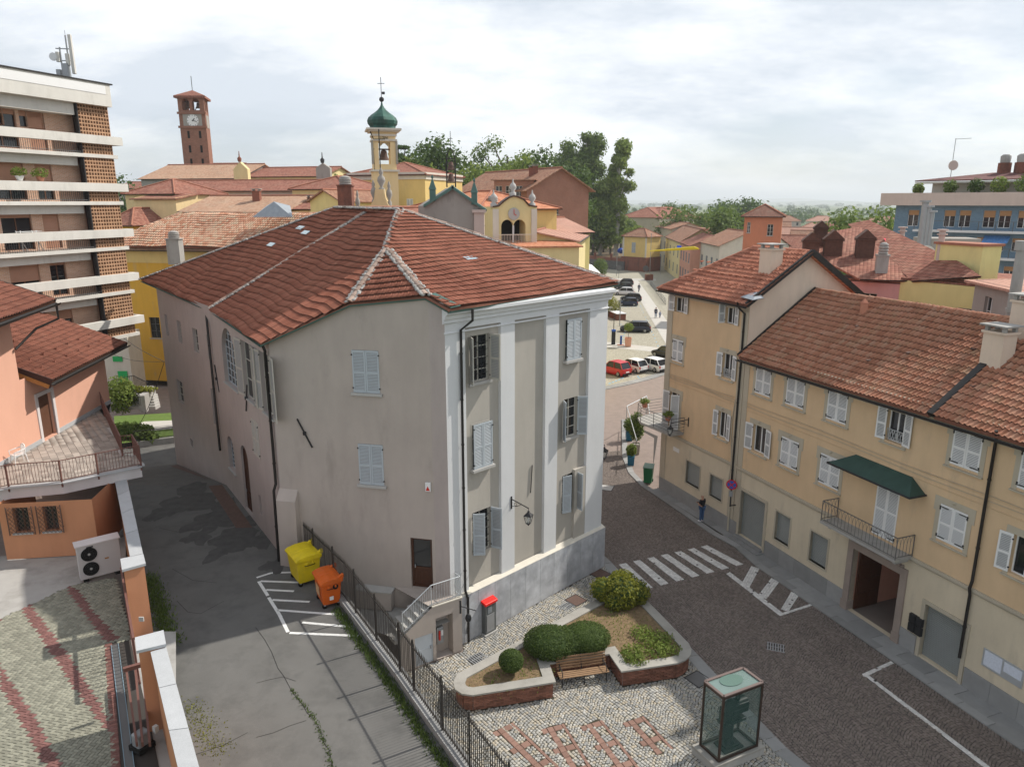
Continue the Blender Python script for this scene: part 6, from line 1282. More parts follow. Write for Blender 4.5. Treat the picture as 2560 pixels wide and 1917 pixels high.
# ------------------------------------------------------------------ apartment block, ochre house and the town behind
def bg(name, label, cat, x0, Y0, x1, Y1, ye, yr, depth, wm, rm, kind='gable', z0=0., **kw):
    a, b = GY(x0, ye, Y0), GY(x1, ye, Y1); ze = (a.z if 'ze' not in kw else kw.pop('ze')); zr = GY(x0, yr, Y0+depth/2).z; return house(name, label, cat, a.xy, b.xy, depth, z0, ze, max(.3, zr-ze), MM[wm], MM[rm], kind, **kw)
def wrow(L, n, z, w, h, m=.12, mode=None):
    out = []
    for i in range(n):
        c = L*(m+(1-2*m)*(i/(n-1) if n > 1 else .5)); q = (c-w/2, c+w/2, z, z+h); out.append(q if mode is None else (*q, mode))
    return out
def lattice(t, W, u0, u1, z0, z1, nm='brick_screen'):
    n = max(3, round((u1-u0)/.2)); k = max(1, round((z1-z0)/.23)); Ms = []; du = (u1-u0)/n; dz = (z1-z0)/k
    V = []; F = []
    for i in range(n):
        for j in range(k):
            a, b, c, d = u0+i*du, u0+(i+1)*du, z0+j*dz, z0+(j+1)*dz; e = .17
            o = [W.P(u, z, 0) for u, z in ((a, c), (b, c), (b, d), (a, d))]; q = [W.P(a+du*x, c+dz*y, 0) for x, y in ((e, e), (1-e, e), (1-e, 1-e), (e, 1-e))]; r = [p-W.N*.22 for p in q]; s = len(V); V += o+q+r
            F += [(s+x, s+(x+1) % 4, s+4+(x+1) % 4, s+4+x) for x in range(4)]+[(s+4+x, s+4+(x+1) % 4, s+8+(x+1) % 4, s+8+x) for x in range(4)]
    mb = MB(); mb.add(V, F); mb.obj(nm, mat('screen_clay', (.42, .25, .15), .9, var=.2, piece=.12), t, kind='stuff'); mb = MB(); W.box(mb, u0-.09, u0, z0, z1, -.25, .03); mb.obj('screen_frame', MM['iron'], t)
    mb = MB(); mb.poly([W.P(u, z, -.5) for u, z in ((u0, z0), (u1, z0), (u1, z1), (u0, z1))]); mb.obj('screen_shade_sheet', MM['brownboard'], t)  # sheet coloured dark so the screen's holes look shaded
def apartment():
    W = Wall((-31.4, 36.7), (-26.35, 50.2)); W.N = W.N if W.N.x > 0 else -W.N; L = W.L; t = thing('apartment_block', 'tall balconied apartment block with white bands and brick lattice screens', 'apartment building', W.P(8, 0)); dp = 1.0; top = W.px(264, 214)[1]
    bands = [W.px(x*.3865, y*.3865)[1] for x, y in ((745, 890), (790, 1190), (828, 1480))]+[W.px(x*.3865, 640+y*.3865)[1] for x, y in ((863, 112), (900, 380))]; pitch = (bands[0]-bands[-1])/4; bands = [bands[0]-i*pitch for i in range(5)]; bk = MB(); sl = MB(); wt = MB()
    B = Wall((W.a-W.N*dp).xy, (W.b-W.N*dp).xy); B.N = W.N; u1 = L-2.35
    holes = []
    for z in bands:
        fl = z-1.15
        for c, w in ((L-4.3, 1.1), (L-6.5, 1.9), (L-9.2, 1.7), (L-11.6, 1.6)): holes.append((c-w/2, c+w/2, fl+.1, fl+2.25))
    fl0 = bands[0]-1.15+pitch
    for c, w in ((L-4.6, 1.5), (L-7.2, 1.8), (L-10.2, 1.8)): holes.append((c-w/2, c+w/2, bands[0]+.2, bands[0]+1.45))
    hh = [h for h in holes if not (h[2] > bands[0]-1.15 and h[3] < bands[0]+1.5 and h[2] < bands[0])]
    zq = bands[-1]-1.5; B.panel(bk, 0, L+.2, zq, top-.2, holes, .2); bk.poly([B.P(L+.2, zq), B.P(L+.2, top-.2), B.P(L+.2, top-.2, -12), B.P(L+.2, zq, -12)]); bk.poly([B.P(0, zq, 0), B.P(L+.2, zq, 0), B.P(L+.2, zq, -12), B.P(0, zq, -12)]); B.panel(bk, 0, L-1, -1, zq, (), 0, -4); bk.obj('brick_wall', MM['brick_pale'], t)
    for h in holes: window(t, B, *h, MM['brownshut'], MM['glass'], None, 'none', bars=(1, 0), depth=.18, blind=(mat('rollblind', (.46, .25, .17), .7), random.choice((.98, .98, .5, .35, .12))))
    m = MB(); W.box(m, -4, L+.12, top-1.35, top, -3, .35); m.obj('roof_fascia', MM['p_apt'], t); m = MB(); W.box(m, -4, L+.3, top, top+.08, -12, .42); m.obj('roof_edge', MM['gutter'], t); m = MB(); W.box(m, -4, L-.25, top-.62, top-.12, .352, .37); m.obj('fascia_panel', MM['shut_white'], t)
    m = MB(); B.box(m, -4, u1+.0, top-2.05, top-1.35, .01, .9); m.obj('ceiling_beam', MM['p_apt'], t)
    prev = top-1.35
    for i, z in enumerate(bands):
        fl = z-1.15; ex = .65
        m = MB(); W.box(m, -4, L+ex, z-.52, z, -.12, .3); W.box(m, L+ex-.12, L+ex, z-.52, z, -1.4, -.121); m.obj('balcony_parapet', MM['p_apt'], t); m = MB(); W.box(m, -4, L+.3, fl-.22, fl, -dp+.01, .1); W.box(m, -4, u1, fl-.75, fl-.221, -dp+.01, -dp+.6); m.obj('balcony_slab', MM['p_apt'], t)
        m = MB(); n = int((u1+4)/.14); m.bar(W.P(-4, fl+.1, .02), W.P(u1, fl+.1, .02), .03)
        for k in range(n): m.bar(W.P(-4+k*.14, fl, .02), W.P(-4+k*.14, z-.5, .02), .018)
        m.obj('balcony_bars', MM['rail_dark'], t, kind='stuff'); lattice(t, W, L-2.2, L+.05, z, prev, 'brick_screen'); lattice(t, W, L-2.2, L+.05, fl, z-.52, 'brick_screen'); prev = fl-.22
        if prev < 3: break
    # plants, washing rack on the balconies
    for (c, z, s, wpot) in ((L-6.6, bands[1]+.02, .45, True), (L-5.3, bands[1]+.02, .5, False), (L-9.6, bands[1]-.6, .7, False), (L-11.0, bands[1]-.5, .6, False)):
        pl = thing('balcony_plant', ('white bowl plant on the second visible apartment balcony', 'brown potted green plant right of the white bowl', 'leafy plant behind the apartment balcony parapet', 'spiky plant at the left of the apartment balcony')[int((L-c)*10) % 4 if False else ((L-6.6, L-5.3, L-9.6, L-11.0).index(c))], 'plant', W.P(c, z, -.05), group='potted plants on the apartment balconies'); m = MB(); m.lathe([(.12, 0), (.24, .25), (.26, .28)], W.P(c, z, -.05), 10); m.obj('pot', MM['shut_white'] if wpot else MM['t_y1'], pl); leaves('foliage', pl, [(W.P(c, z+.5, -.05), (s, s, s*.6))], 160, .09, 'leaf_light')
    ra = thing('drying_rack', 'white folding clothes rack on an apartment balcony', 'rack', W.P(L-6.2, bands[2]-1.1, -.5)); m = MB()
    for s in (-.5, .5): m.bar(W.P(L-6.4+s, bands[2]-1.1, -.3), W.P(L-6.1+s, bands[2]+.1, -.7), .04); m.bar(W.P(L-6.1+s, bands[2]-1.1, -.3), W.P(L-6.4+s, bands[2]+.1, -.7), .04)
    for s in range(5): m.bar(W.P(L-6.9, bands[2]+.05, -.2-.12*s), W.P(L-5.6, bands[2]+.05, -.2-.12*s), .02)
    m.obj('rack_frame', MM['shut_white'], ra)
    # mobile phone mast on the roof
    p = GY(178, 200, 49.5); an = thing('phone_mast', 'mobile phone antenna mast on the apartment block roof', 'antenna', p); m = MB(); m.tube([p, p+zv*2.6], .05, 8); m.tube([p+Vector((-.4, -.1, 0)), p+Vector((-.4, -.1, 1.9))], .05, 6); m.bar(p+Vector((-.6, -.2, 1.1)), p+Vector((.4, 0, 1.1)), .06); m.bar(p+Vector((-.6, -.2, 1.8)), p+Vector((.4, 0, 1.8)), .06); m.tube([p+zv*2.5, p+zv*2.9], .015, 5); m.obj('mast', MM['metal_grey'], an)
    for dx, z0, h, w in ((.4, .3, 2.3, .2), (.1, .8, .7, .22), (-.5, 1.0, .6, .2)): m = MB(); m.box(p+Vector((dx, -.25, z0+h/2)), (w, .18, h)); m.obj('antenna_panel', MM['p_apt'], an, bevel=.03)
    m = MB(); c = p+Vector((-.75, -.3, 1.3)); m.tube([c, c-Vector((0, .06, 0))], .24, 16); m.obj('dish', MM['shut_white'], an); m = MB(); m.box(p+Vector((-.05, -.3, .5)), (.35, .3, .8)); m.box(p+Vector((-.5, -.3, .3)), (.25, .3, .5)); m.obj('equipment_box', MM['metal_grey'], an)
def leaves(name, parent, blobs, n, s, m, hollow=.35, flat=False, jit=.11):
    """leaf-sized faces spread through clumps; one mesh"""
    vol = np.array([b[1][0]*b[1][1]*b[1][2] if not flat else b[1][0]*b[1][1] for b in blobs]); pick = np.random.choice(len(blobs), n, p=vol/vol.sum()); c = np.array([tuple(b[0]) for b in blobs])[pick]; r = np.array([b[1] for b in blobs])[pick]
    d = np.random.normal(size=(n, 3)); d /= np.linalg.norm(d, axis=1)[:, None]; q = np.random.uniform(hollow**3, 1, n)**(1/3)*np.random.uniform(1-jit, 1+jit, n); P = c+d*r*q[:, None]
    nn = d+np.random.normal(size=(n, 3))*.7; nn[:, 2] += .3; nn /= np.linalg.norm(nn, axis=1)[:, None]; t = np.cross(nn, np.random.normal(size=(n, 3))); t /= np.linalg.norm(t, axis=1)[:, None]; b_ = np.cross(nn, t); sz = s*np.random.uniform(.6, 1.35, n)[:, None]
    A = np.stack([P-t*sz*.9, P-b_*sz*.5+nn*sz*.12, P+t*sz*.9, P+b_*sz*.5+nn*sz*.12], 1).reshape(-1, 3); me = bpy.data.meshes.new(name); me.vertices.add(4*n); me.vertices.foreach_set('co', A.astype(np.float32).ravel()); me.loops.add(4*n); me.loops.foreach_set('vertex_index', np.arange(4*n, dtype=np.int32)); me.polygons.add(n); me.polygons.foreach_set('loop_start', np.arange(0, 4*n, 4, dtype=np.int32)); me.polygons.foreach_set('loop_total', np.full(n, 4, np.int32)); me.update(); me.materials.append(MM[m])
    o = bpy.data.objects.new(name, me); _link(o, parent, Matrix.Identity(4)); return o
def tree(label, x, y, Y, z0, h, w, m, n=5000, s=.35, trunk='bark', name='tree', group=None, shape='round', px_top=None):
    """trunk foot under picture column x at distance Y; h tall, crown w wide"""
    p = GY(x, 506, Y); p.z = z0; t = thing(name, label, 'tree', p, group=group); mb = MB(); th = h*.35; pts = [p+Vector((random.uniform(-.1, .1)*i, random.uniform(-.1, .1)*i, h*.8*i/5)) for i in range(6)]; mb.tube(pts, [h*.026*(1-.14*i) for i in range(6)], 8); blobs = []
    k = {'round': 18, 'column': 30, 'umbrella': 7}[shape]
    for i in range(k):
        a = random.uniform(0, 6.28)
        if shape == 'round': f = random.uniform(.28, .92); rr = w/2*math.sqrt(max(.05, 1-((f-.58)/.45)**2))*random.uniform(.4, .9); br = w*random.uniform(.15, .25)
        elif shape == 'column': f = .12+.84*i/k; rr = w/2*(.95-.7*abs(f-.42))*random.uniform(.2, .9); br = w*random.uniform(.15, .25)
        else: f = random.uniform(.82, .97); rr = w/2*random.uniform(.2, .9); br = w*.2
        c = p+Vector((math.cos(a)*rr, math.sin(a)*rr, h*f)); blobs.append((c, (br, br, br*(.8 if shape != 'umbrella' else .35)))); f0 = max(.2, f-.25); q = p+zv*(h*f0); mb.tube([q, q.lerp(c, .5)+zv*.3, c], [h*.011, h*.007, h*.003], 5, cap=False)
    mb.obj('trunk', MM[trunk], t); leaves('crown', t, blobs, n, s, m, .2, jit=.35); return t
apartment()
# ochre house behind the alley
oc, Wo = bg('ochre_house', 'ochre house with pale weathered tile roof behind the alley', 'house', 262, 76, 860, 71, 616, 533, 13, 'p_ochre', 'r_pale', 'hip', z0=.6, ze=14.6, over=.5, fm=MM['rail_dark'], ridge=False, hip=.7, wins=[(4.1, 5.3, 5.2, 7.4)], band=(MM['p_yel2'], [(13.0, 1.5, .05)]))
def ochre_tiles():
    L = Wo.L; k = .36; e = [Wo.P(-.5, 14.66, .5), Wo.P(L+.5, 14.66, .5), Wo.P(L-4.5, 14.6+GY(262, 533, 82).z-14.6, -6.5), Wo.P(4.5, GY(262, 533, 82).z, -6.5)]; tile_roof(oc, e, e[0], e[1], MM['t_ochre'], MM['ridgeclay'], 'wave', .27, .5, .05, 60); ridge_tiles(oc, e[3], e[2], MM['t_ochre'], r=.14, nobj=10); ridge_tiles(oc, e[0], e[3], MM['t_ochre'], r=.14, nobj=10)
    p = GY(440, 640, 71.5); chimney(oc, p, 1.2, 1.6, MM['concrete'], 'stack'); p = GY(690, 532, 76); m = MB(); m.add([p+Vector((-2, -1.2, -.4)), p+Vector((2, -1.2, -.4)), p+Vector((1.2, 1, .7)), p+Vector((-1.2, 1, .7)), p+Vector((0, -.4, 1.1))], [(0, 1, 4), (1, 2, 4), (2, 3, 4), (3, 0, 4)]); m.obj('roof_lantern', MM['lead'], oc)
ochre_tiles()
# garden corner between alley and ochre house
q8 = lambda x, y, z: G(200+x*.2295, 840+y*.2295, z); sheet('lawn', [q8(*p, 1.35) for p in ((380, 1180), (1080, 1080), (1080, 830), (760, 850), (370, 870))], 1.35, MM['grass']); sheet('garden_path', [q8(*p, 1.36) for p in ((560, 985), (700, 930), (1080, 915), (1080, 1000), (640, 1045))], 1.365, MM['path_stone'])
gw = thing('garden_wall', 'low stained concrete wall with iron fence at the garden edge', 'wall', q8(850, 1180, .8)); a, b = q8(600, 1225, .8), q8(1100, 1160, .8); m = MB(); m.bar(a+zv*.25, b+zv*.25, .3, .6); m.obj('wall_base', MM['concrete'], gw); m = MB()
for z in (.65, 1.35): m.bar(a+zv*z, b+zv*z, .04)
for i in range(40): c = a.lerp(b, i/39); m.bar(c+zv*.5, c+zv*1.4, .025)
m.obj('fence_bars', MM['railpaint'], gw, kind='stuff')
st = thing('garden_steps', 'pale stone steps with planter and iron handrail below the ochre house', 'steps', q8(640, 800, 1.4))
for i in range(5): m = MB(); a = q8(640, 770-i*28, 1.4+i*.17); m.box(a, (3.4-.1*i, .9, .3)); m.obj('step', MM['stone'], st)
m = MB(); m.box(q8(740, 690, 2.0), (.5, 3.2, 1.5), R(10)); m.box(q8(640, 620, 2.1), (2.6, .5, 1.2)); m.obj('planter_wall', MM['concrete'], st); leaves('planting', st, [(q8(650, 580, 2.9), (1.5, .6, .3))], 500, .14, 'leaf_yellow'); m = MB()
for a, b in (((350, 480), (580, 430)), ((580, 430), (740, 510)), ((490, 520), (650, 640))):
    p, q = q8(*a, 3.0), q8(*b, 3.0); m.bar(p, q, .05)
    for i in range(12): c = p.lerp(q, i/11); m.bar(c-zv*1.0, c, .025)
m.obj('handrail', MM['iron'], st)
for lb, pos, r, n, mm in (('silvery green oleander bush by the terrace railing', (430, 640, 2.6), (1.4, 1.4, 1.6), 2600, 'leaf_light'), ('dark spreading juniper behind the terrace railing', (520, 1040, 1.7), (1.9, 1.2, .7), 2200, 'leaf_mid'), ('low green bush inside the garden fence', (700, 1110, 1.4), (1.1, .6, .6), 900, 'leaf_mid')):
    p = q8(*pos); bt = thing('garden_bush', lb, 'bush', p-zv*r[2]); leaves('foliage', bt, [(p, r), (p+Vector((r[0]*.5, 0, r[2]*.3)), (r[0]*.5, r[1]*.5, r[2]*.5))], n, .15, mm)
sh = thing('pharmacy_front', 'white shop corner with green cross signs beside the coral house', 'shop', q8(240, 400, 0)); p = q8(240, 420, 2.8); m = MB(); m.box(p+Vector((0, 1.5, .5)), (5.5, 2.5, 7)); m.obj('shop_wall', MM['p_cream'], sh); gm_ = mat('sign_green', (.02, .38, .10), .5)
for dx, dz, w, h in ((1.6, 1.0, .9, .5), (1.9, -1.0, .9, 1.6), (-.9, -.4, 1.0, .9)): m = MB(); m.box(p+Vector((dx, .2, .5+dz)), (w, .1, h)); m.obj('green_sign', gm_, sh)
m = MB(); m.box(p+Vector((-1.0, .22, -.3)), (1.4, .06, 2.6)); m.obj('shop_window', MM['glass'], sh)
# ---- hill town: brick bell tower and the church roofs
def church():
    Y = 150; a, b = GY(442, 240, Y), GY(508, 240, Y); w = b.x-a.x; zt = a.z; zb = -2; t = thing('brick_tower', 'tall red brick bell tower with white clock face and tiled cap', 'tower', (a.x+w/2, Y, zb)); W = Wall((a.x, Y), (b.x, Y)); Ws = Wall((b.x, Y), (b.x-1.3, Y+w)); Ws.N = Vector((1, .24, 0)).normalized()
    z = lambda y: GY(470, y, Y).z; ops = [(w*f-.7, w*f+.7, z(276), z(247)) for f in (.3, .68)]
    m = MB(); W.panel(m, 0, w, zb, zt, ops, 1.0); Ws.panel(m, 0, Ws.L, zb, zt, [(w*f-.7, w*f+.7, z(276), z(247)) for f in (.3, .7)], 1.0); m.poly([W.P(0, zb), W.P(0, zt), W.P(0, zt, -w), W.P(0, zb, -w)]); m.obj('tower_wall', MM['brick_tower'], t)
    for q in ops:
        m = MB(); r = .7; c = (q[0]+q[1])/2; k = 8
        for s in (0, 1):
            cn = (q[0] if s == 0 else q[1], q[3]); arc = [(c+(-1 if s == 0 else 1)*r*math.cos(math.pi*i/(2*k)), q[3]-r+r*math.sin(math.pi*i/(2*k))) for i in range(k+1)]; m.prism([W.P(u, zz, -.01) for u, zz in [cn]+arc[::-1]], -W.N*.9)
        m.obj('arch_head', MM['brick_tower'], t); m = MB(); m.lathe([(.05, 1.1), (.3, 1.0), (.42, .3), (.6, 0)], W.P(c, q[2]+.5, -1.3), 10); m.bar(W.P(q[0], q[2]+1.7, -1.3), W.P(q[1], q[2]+1.7, -1.3), .2); m.bar(W.P(q[0], q[2], -1.0), W.P(q[1]-.2, q[2]+1.6, -1.0), .12); m.obj('bell', MM['rust'], t)
    m = MB(); e = .5; p = [W.P(-e, zt, e), W.P(w+e, zt, e), W.P(w+e-1.3, zt, -w-e), W.P(-e, zt, -w-e)]; ap = W.P(w/2-.5, z(221), -w/2)
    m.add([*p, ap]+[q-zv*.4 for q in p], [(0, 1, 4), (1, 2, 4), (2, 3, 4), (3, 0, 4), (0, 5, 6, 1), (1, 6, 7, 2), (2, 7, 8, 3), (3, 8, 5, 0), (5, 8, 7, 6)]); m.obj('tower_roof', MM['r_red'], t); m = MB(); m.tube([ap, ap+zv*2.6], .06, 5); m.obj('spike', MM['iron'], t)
    for y0 in (283, 318):
        m = MB(); W.box(m, -.25, w+.25, z(y0)-.2, z(y0)+.2, 0, .25); m.obj('string_course', MM['brick_tower'], t)
    m = MB(); W.box(m, .75, w-.7, z(318), z(286), .002, .06); Ws.box(m, 1, w-.8, z(318), z(286), .002, .06); o = m.obj('clock_panel', MM['p_grey'], t); MATS['p_grey']
    c = W.P(w*.52, z(302), .08); m = MB(); R_ = 1.13; m.tube([c, c+W.N*.06], R_, 32); o = m.obj('clock_face', MM['shut_white'], t); m = MB()
    for i in range(12): a_ = i*math.pi/6; d = W.U*math.sin(a_)+zv*math.cos(a_); m.bar(c+d*R_*.78+W.N*.08, c+d*R_*.94+W.N*.08, .1, .02, upv=W.N)
    m.obj('clock_numerals', MM['iron'], o)
    for ln, a_, wd in ((.8, R(105), .12), (.55, R(45), .16)): m = MB(); d = W.U*math.sin(a_)+zv*math.cos(a_); m.bar(c-d*.15+W.N*.1, c+d*ln+W.N*.1, wd, .03, upv=W.N); m.obj('clock_hand', MM['iron'], o)
    for y0, y1 in ((328, 346), (364, 382), (397, 411)):
        for f in (.28, .72): m = MB(); W.box(m, w*f+.1-.22, w*f+.1+.22, z(y1), z(y0), .01, .02); m.obj('slit_window', MM['dark'], t)
church()
bg('church_nave', 'long weathered church roof below the brick tower', 'church', 352, 130, 596, 126, 446, 413, 16, 'p_grey', 'r_pale', z0=0); bg('church_roof', 'red roofed upper church wing behind the nave ridge', 'church', 430, 150, 574, 148, 425, 410, 12, 'p_grey', 'r_red')
bg('church_aisle', 'long church wing with cream wall and red roof', 'church', 609, 128, 806, 124, 441, 420, 12, 'p_yel3', 'r_red'); bg('convent_wing', 'long pinkish convent wing with red tile roof and dormer', 'building', 372, 112, 780, 108, 476, 452, 11, 'p_pinkgrey', 'r_red', chim=((25, 2, 19.2, 1.1, 2.2), (13, 2, 19, .8, 1.2)))
bg('hip_house', 'small ochre house with two tiled roofs left of the convent', 'house', 312, 100, 436, 97, 482, 450, 9, 'p_bell', 'r_red', 'hip', fm=MM['rail_dark'], wins=wrow(6.6, 4, 14.6, .9, 1.2)); bg('lean_to_roof', 'low tiled lean-to roof in front of the small ochre house', 'roof', 334, 96, 438, 94, 495, 484, 4, 'p_bell', 'r_red', 'shed', wins=wrow(5.5, 5, 15.2, .7, 1.2))
bg('barn_roof', 'long low barn with pale tiled roof before the convent', 'barn', 455, 92, 712, 88, 526, 490, 12, 'p_grey', 'r_pale', chim=((8, 4, 19.0, .9, 1.3),)); bg('tiled_house', 'yellow house with hipped red roof right of the convent', 'house', 730, 100, 868, 97, 471, 443, 11, 'p_yel3', 'r_red', 'hip'); bg('gable_house', 'pale yellow gabled house behind the grey house ridge', 'house', 775, 84, 852, 82, 500, 476, 9, 'p_lemon', 'r_brown', along=False); bg('low_red_roof', 'low red tiled roof between barn and yellow house', 'house', 690, 90, 800, 88, 520, 494, 9, 'p_yel3', 'r_red', chim=((3, 3, 18.4, .8, 1.1),))
bg('left_tiled_house', 'small red hipped roof between apartment block and ochre house', 'house', 262, 92, 330, 90, 560, 520, 12, 'p_ochre', 'r_red', 'hip'); bg('distant_house', 'far house with low red roof behind the apartment block', 'house', 290, 180, 380, 178, 470, 455, 10, 'p_pinkgrey', 'r_red')
def front_gable(name, label, x, y0, y1, Y, m, cap):
    a = GY(x, y1, Y); z1 = GY(x, y0, Y).z; t = thing(name, label, 'gable', a); b = MB(); b.prism([a+Vector((-1.1, 0, -5)), a+Vector((1.1, 0, -5)), a+Vector((1.1, 0, (z1-a.z)*.6)), a+Vector((0, 0, z1-a.z)), a+Vector((-1.1, 0, (z1-a.z)*.6))], (0, 1.2, 0)); b.obj('gable_wall', MM[m], t); b = MB(); b.lathe([(.25, 0), (.35, .5), (.1, .8), (.05, 1.6)], a+zv*(z1-a.z), 8); b.obj('finial', MM[cap], t)
front_gable('church_gable', 'small yellow church gable with red coping and finial', 603, 405, 450, 118, 'p_yel3', 'brick_old'); front_gable('belfry_gable', 'small grey belfry gable at the end of the church wing', 808, 408, 438, 118, 'p_grey', 'iron')
ck = thing('brick_chimney', 'thick dark brick chimney with round cap behind the grey house', 'chimney', GY(866, 530, 62)); chimney(ck, GY(866, 515, 62), 1.15, 1.6, MM['brick_old'], 'stack')
# yellow palazzo and bell tower with the copper onion
bg('palazzo', 'yellow palazzo with white shutters behind the copper domed tower', 'building', 868, 112, 1062, 108, 437, 410, 14, 'p_yel2', 'r_red', 'hip', shm=MM['shut_white'], wins=wrow(11.5, 3, 17.6, 1.0, 1.9), band=(MM['p_cream'], [(22.2, 1.0, .15)]))
def onion_tower():
    Y = 78; z = lambda y: GY(960, y, Y).z; c = GY(960, 400, Y); c.z = 0; w = 2.05; t = thing('domed_bell_tower', 'cream bell tower with green copper onion dome and cross', 'tower', c); rz = R(14); Q = Matrix.Rotation(rz, 3, 'Z'); P = lambda x, y, zz: c+Q @ Vector((x, y, 0))+zv*zz
    h = 1.15; zb0, zb1 = z(412), z(366); m = MB()
    def ring(r, zz): return [P(x*r, y*r, zz) for x, y in ((-1, -1), (1, -1), (1, 1), (-1, 1))]
    def tier(mb, r, za, zb): a, b = ring(r, za), ring(r, zb); mb.add(a+b, [(0, 1, 5, 4), (1, 2, 6, 5), (2, 3, 7, 6), (3, 0, 4, 7), (4, 5, 6, 7), (3, 2, 1, 0)])
    tier(m, h*1.1, 0, z(428)); tier(m, h*1.0, z(428), zb0); tier(m, h, zb1+.35, z(332))
    for sx in (-1, 1):
        for sy in (-1, 1): m.prism([P(sx*h*x, sy*h*y, zb0) for x, y in ((.5, .5), (1, .5), (1, 1), (.5, 1))], zv*(zb1+.4-zb0))
    m.obj('tower_body', MM['p_bell'], t); m = MB()
    for za, r in ((z(428)-.1, 1.25), (z(355), 1.12), (z(343), 1.1), (z(331)-.05, 1.3), (z(326)-.1, 1.5)): tier(m, h*r, za, za+.18)
    for sx, sy in ((-1, -1), (1, -1), (1, 1)):
        for d in ((-.25, 0), (0, -.25)): m.prism([P(sx*h*1.06+x*.1, sy*h*1.06+y*.1, zb0) for x, y in ((-1, -1), (1, -1), (1, 1), (-1, 1))], zv*(zb1+.4-zb0))
    m.obj('mouldings', MM['p_cream'], t)
    k = 8
    for sg in ((0, -1), (1, 0)):
        m = MB(); X = Vector((-sg[1], sg[0], 0)); N_ = Vector((sg[0], sg[1], 0)); r = .5
        for s in (-1, 1): arc = [(s*r*math.cos(math.pi*i/(2*k)), r*math.sin(math.pi*i/(2*k))) for i in range(k+1)]; m.prism([c+Q @ (X*u+N_*h*.98)+zv*(zb1-.2+v) for u, v in [(s*r, r+.1)]+arc[::-1]+[(0, r+.1)]], Q @ (N_*-.3))
        m.obj('arch_head', MM['p_bell'], t)
    m = MB(); m.lathe([(.08, 1.0), (.3, .9), (.38, .35), (.55, 0)], c+zv*(zb0+.45), 12); m.bar(P(-.9, 0, zb0+1.5), P(.9, 0, zb0+1.5), .14); m.obj('bell', MM['rust'], t)
    zd = z(325); m = MB(); m.lathe([(h*1.45, -.02), (h*1.5, .05), (h*1.15, .15), (h*1.12, .3), (h*1.3, .55), (h*1.34, .85), (h*1.22, 1.15), (h*.95, 1.42), (h*.65, 1.65), (h*.4, 1.88), (h*.22, 2.12), (.12, 2.35), (.05, 2.75)], c+zv*zd, 8, smooth=False, rz=rz); m.obj('onion_dome', mat('verdigris', (.04, .115, .09), .55, var=.6, scale=1.2, metal=.25, stain=(.015, .025, .02), sfac=.95), t, bevel=.02)
    m = MB(); m.ball(c+zv*(zd+2.9), .25, 10, 8); m.tube([c+zv*(zd+3.0), c+zv*(zd+5.0)], .035, 5); m.bar(c+Vector((-.35, 0, zd+4.4)), c+Vector((.35, 0, zd+4.4)), .05); m.box(c+Vector((.2, 0, zd+3.5)), (.3, .04, .25)); m.obj('cross', MM['iron'], t); pipe(t, [P(-1.35, -1.35, zd-.3), P(-1.05, -1.1, zd-1), P(-1.1, -1.15, 8)], MM['gutter'], .05)
    cv = bpy.data.curves.new('date', 'FONT'); cv.body = '1706'; cv.size = .42; cv.extrude = .02; cv.align_x = 'CENTER'; to_ = bpy.data.objects.new('date', cv); me = bpy.data.meshes.new_from_object(to_); bpy.data.objects.remove(to_); me.materials.append(MM['iron']); do = bpy.data.objects.new('date_inscription', me); _link(do, t, Matrix.Translation(P(0, -h*1.03, z(352))) @ Matrix.Rotation(rz, 4, 'Z') @ Matrix.Rotation(math.pi/2, 4, 'X'))
    # curved church front with urns before the tower
    f = thing('church_crest', 'cream curved church front crest with stone urns', 'church', (c.x-.6, 66, 10)); o = GY(950, 520, 64); s = 64/1818; pts = [(-26, 40), (-22, -8), (-14, -20), (-10, -44), (10, -44), (12, -24), (20, -8), (26, 0), (30, 40)]; m = MB(); m.prism([o+Vector((x*s, 0, -y*s)) for x, y in pts], (0, .9, 0)); m.obj('crest', MM['p_bell'], f)
    for x, y, k_ in ((4, -46, 1.0), (-16, -18, .75), (22, -14, .75), (-56, 6, .6)): m = MB(); q = o+Vector((x*s, .4, -y*s)); m.lathe([(.25*k_, -.5), (.25*k_, 0), (.1*k_, .12), (.35*k_, .6), (.3*k_, .9), (.12*k_, 1.1), (.2*k_, 1.3), (.05*k_, 1.7)], q, 10); m.obj('urn', MM['p_grey'], f)
    m = MB(); q = o+Vector((3*s, .4, 46*s+1.6)); m.tube([q, q+zv*3.2], .05, 5); m.bar(q+Vector((-.5, 0, 2.4)), q+Vector((.5, 0, 2.4)), .06); m.obj('cross', MM['iron'], f)
onion_tower()
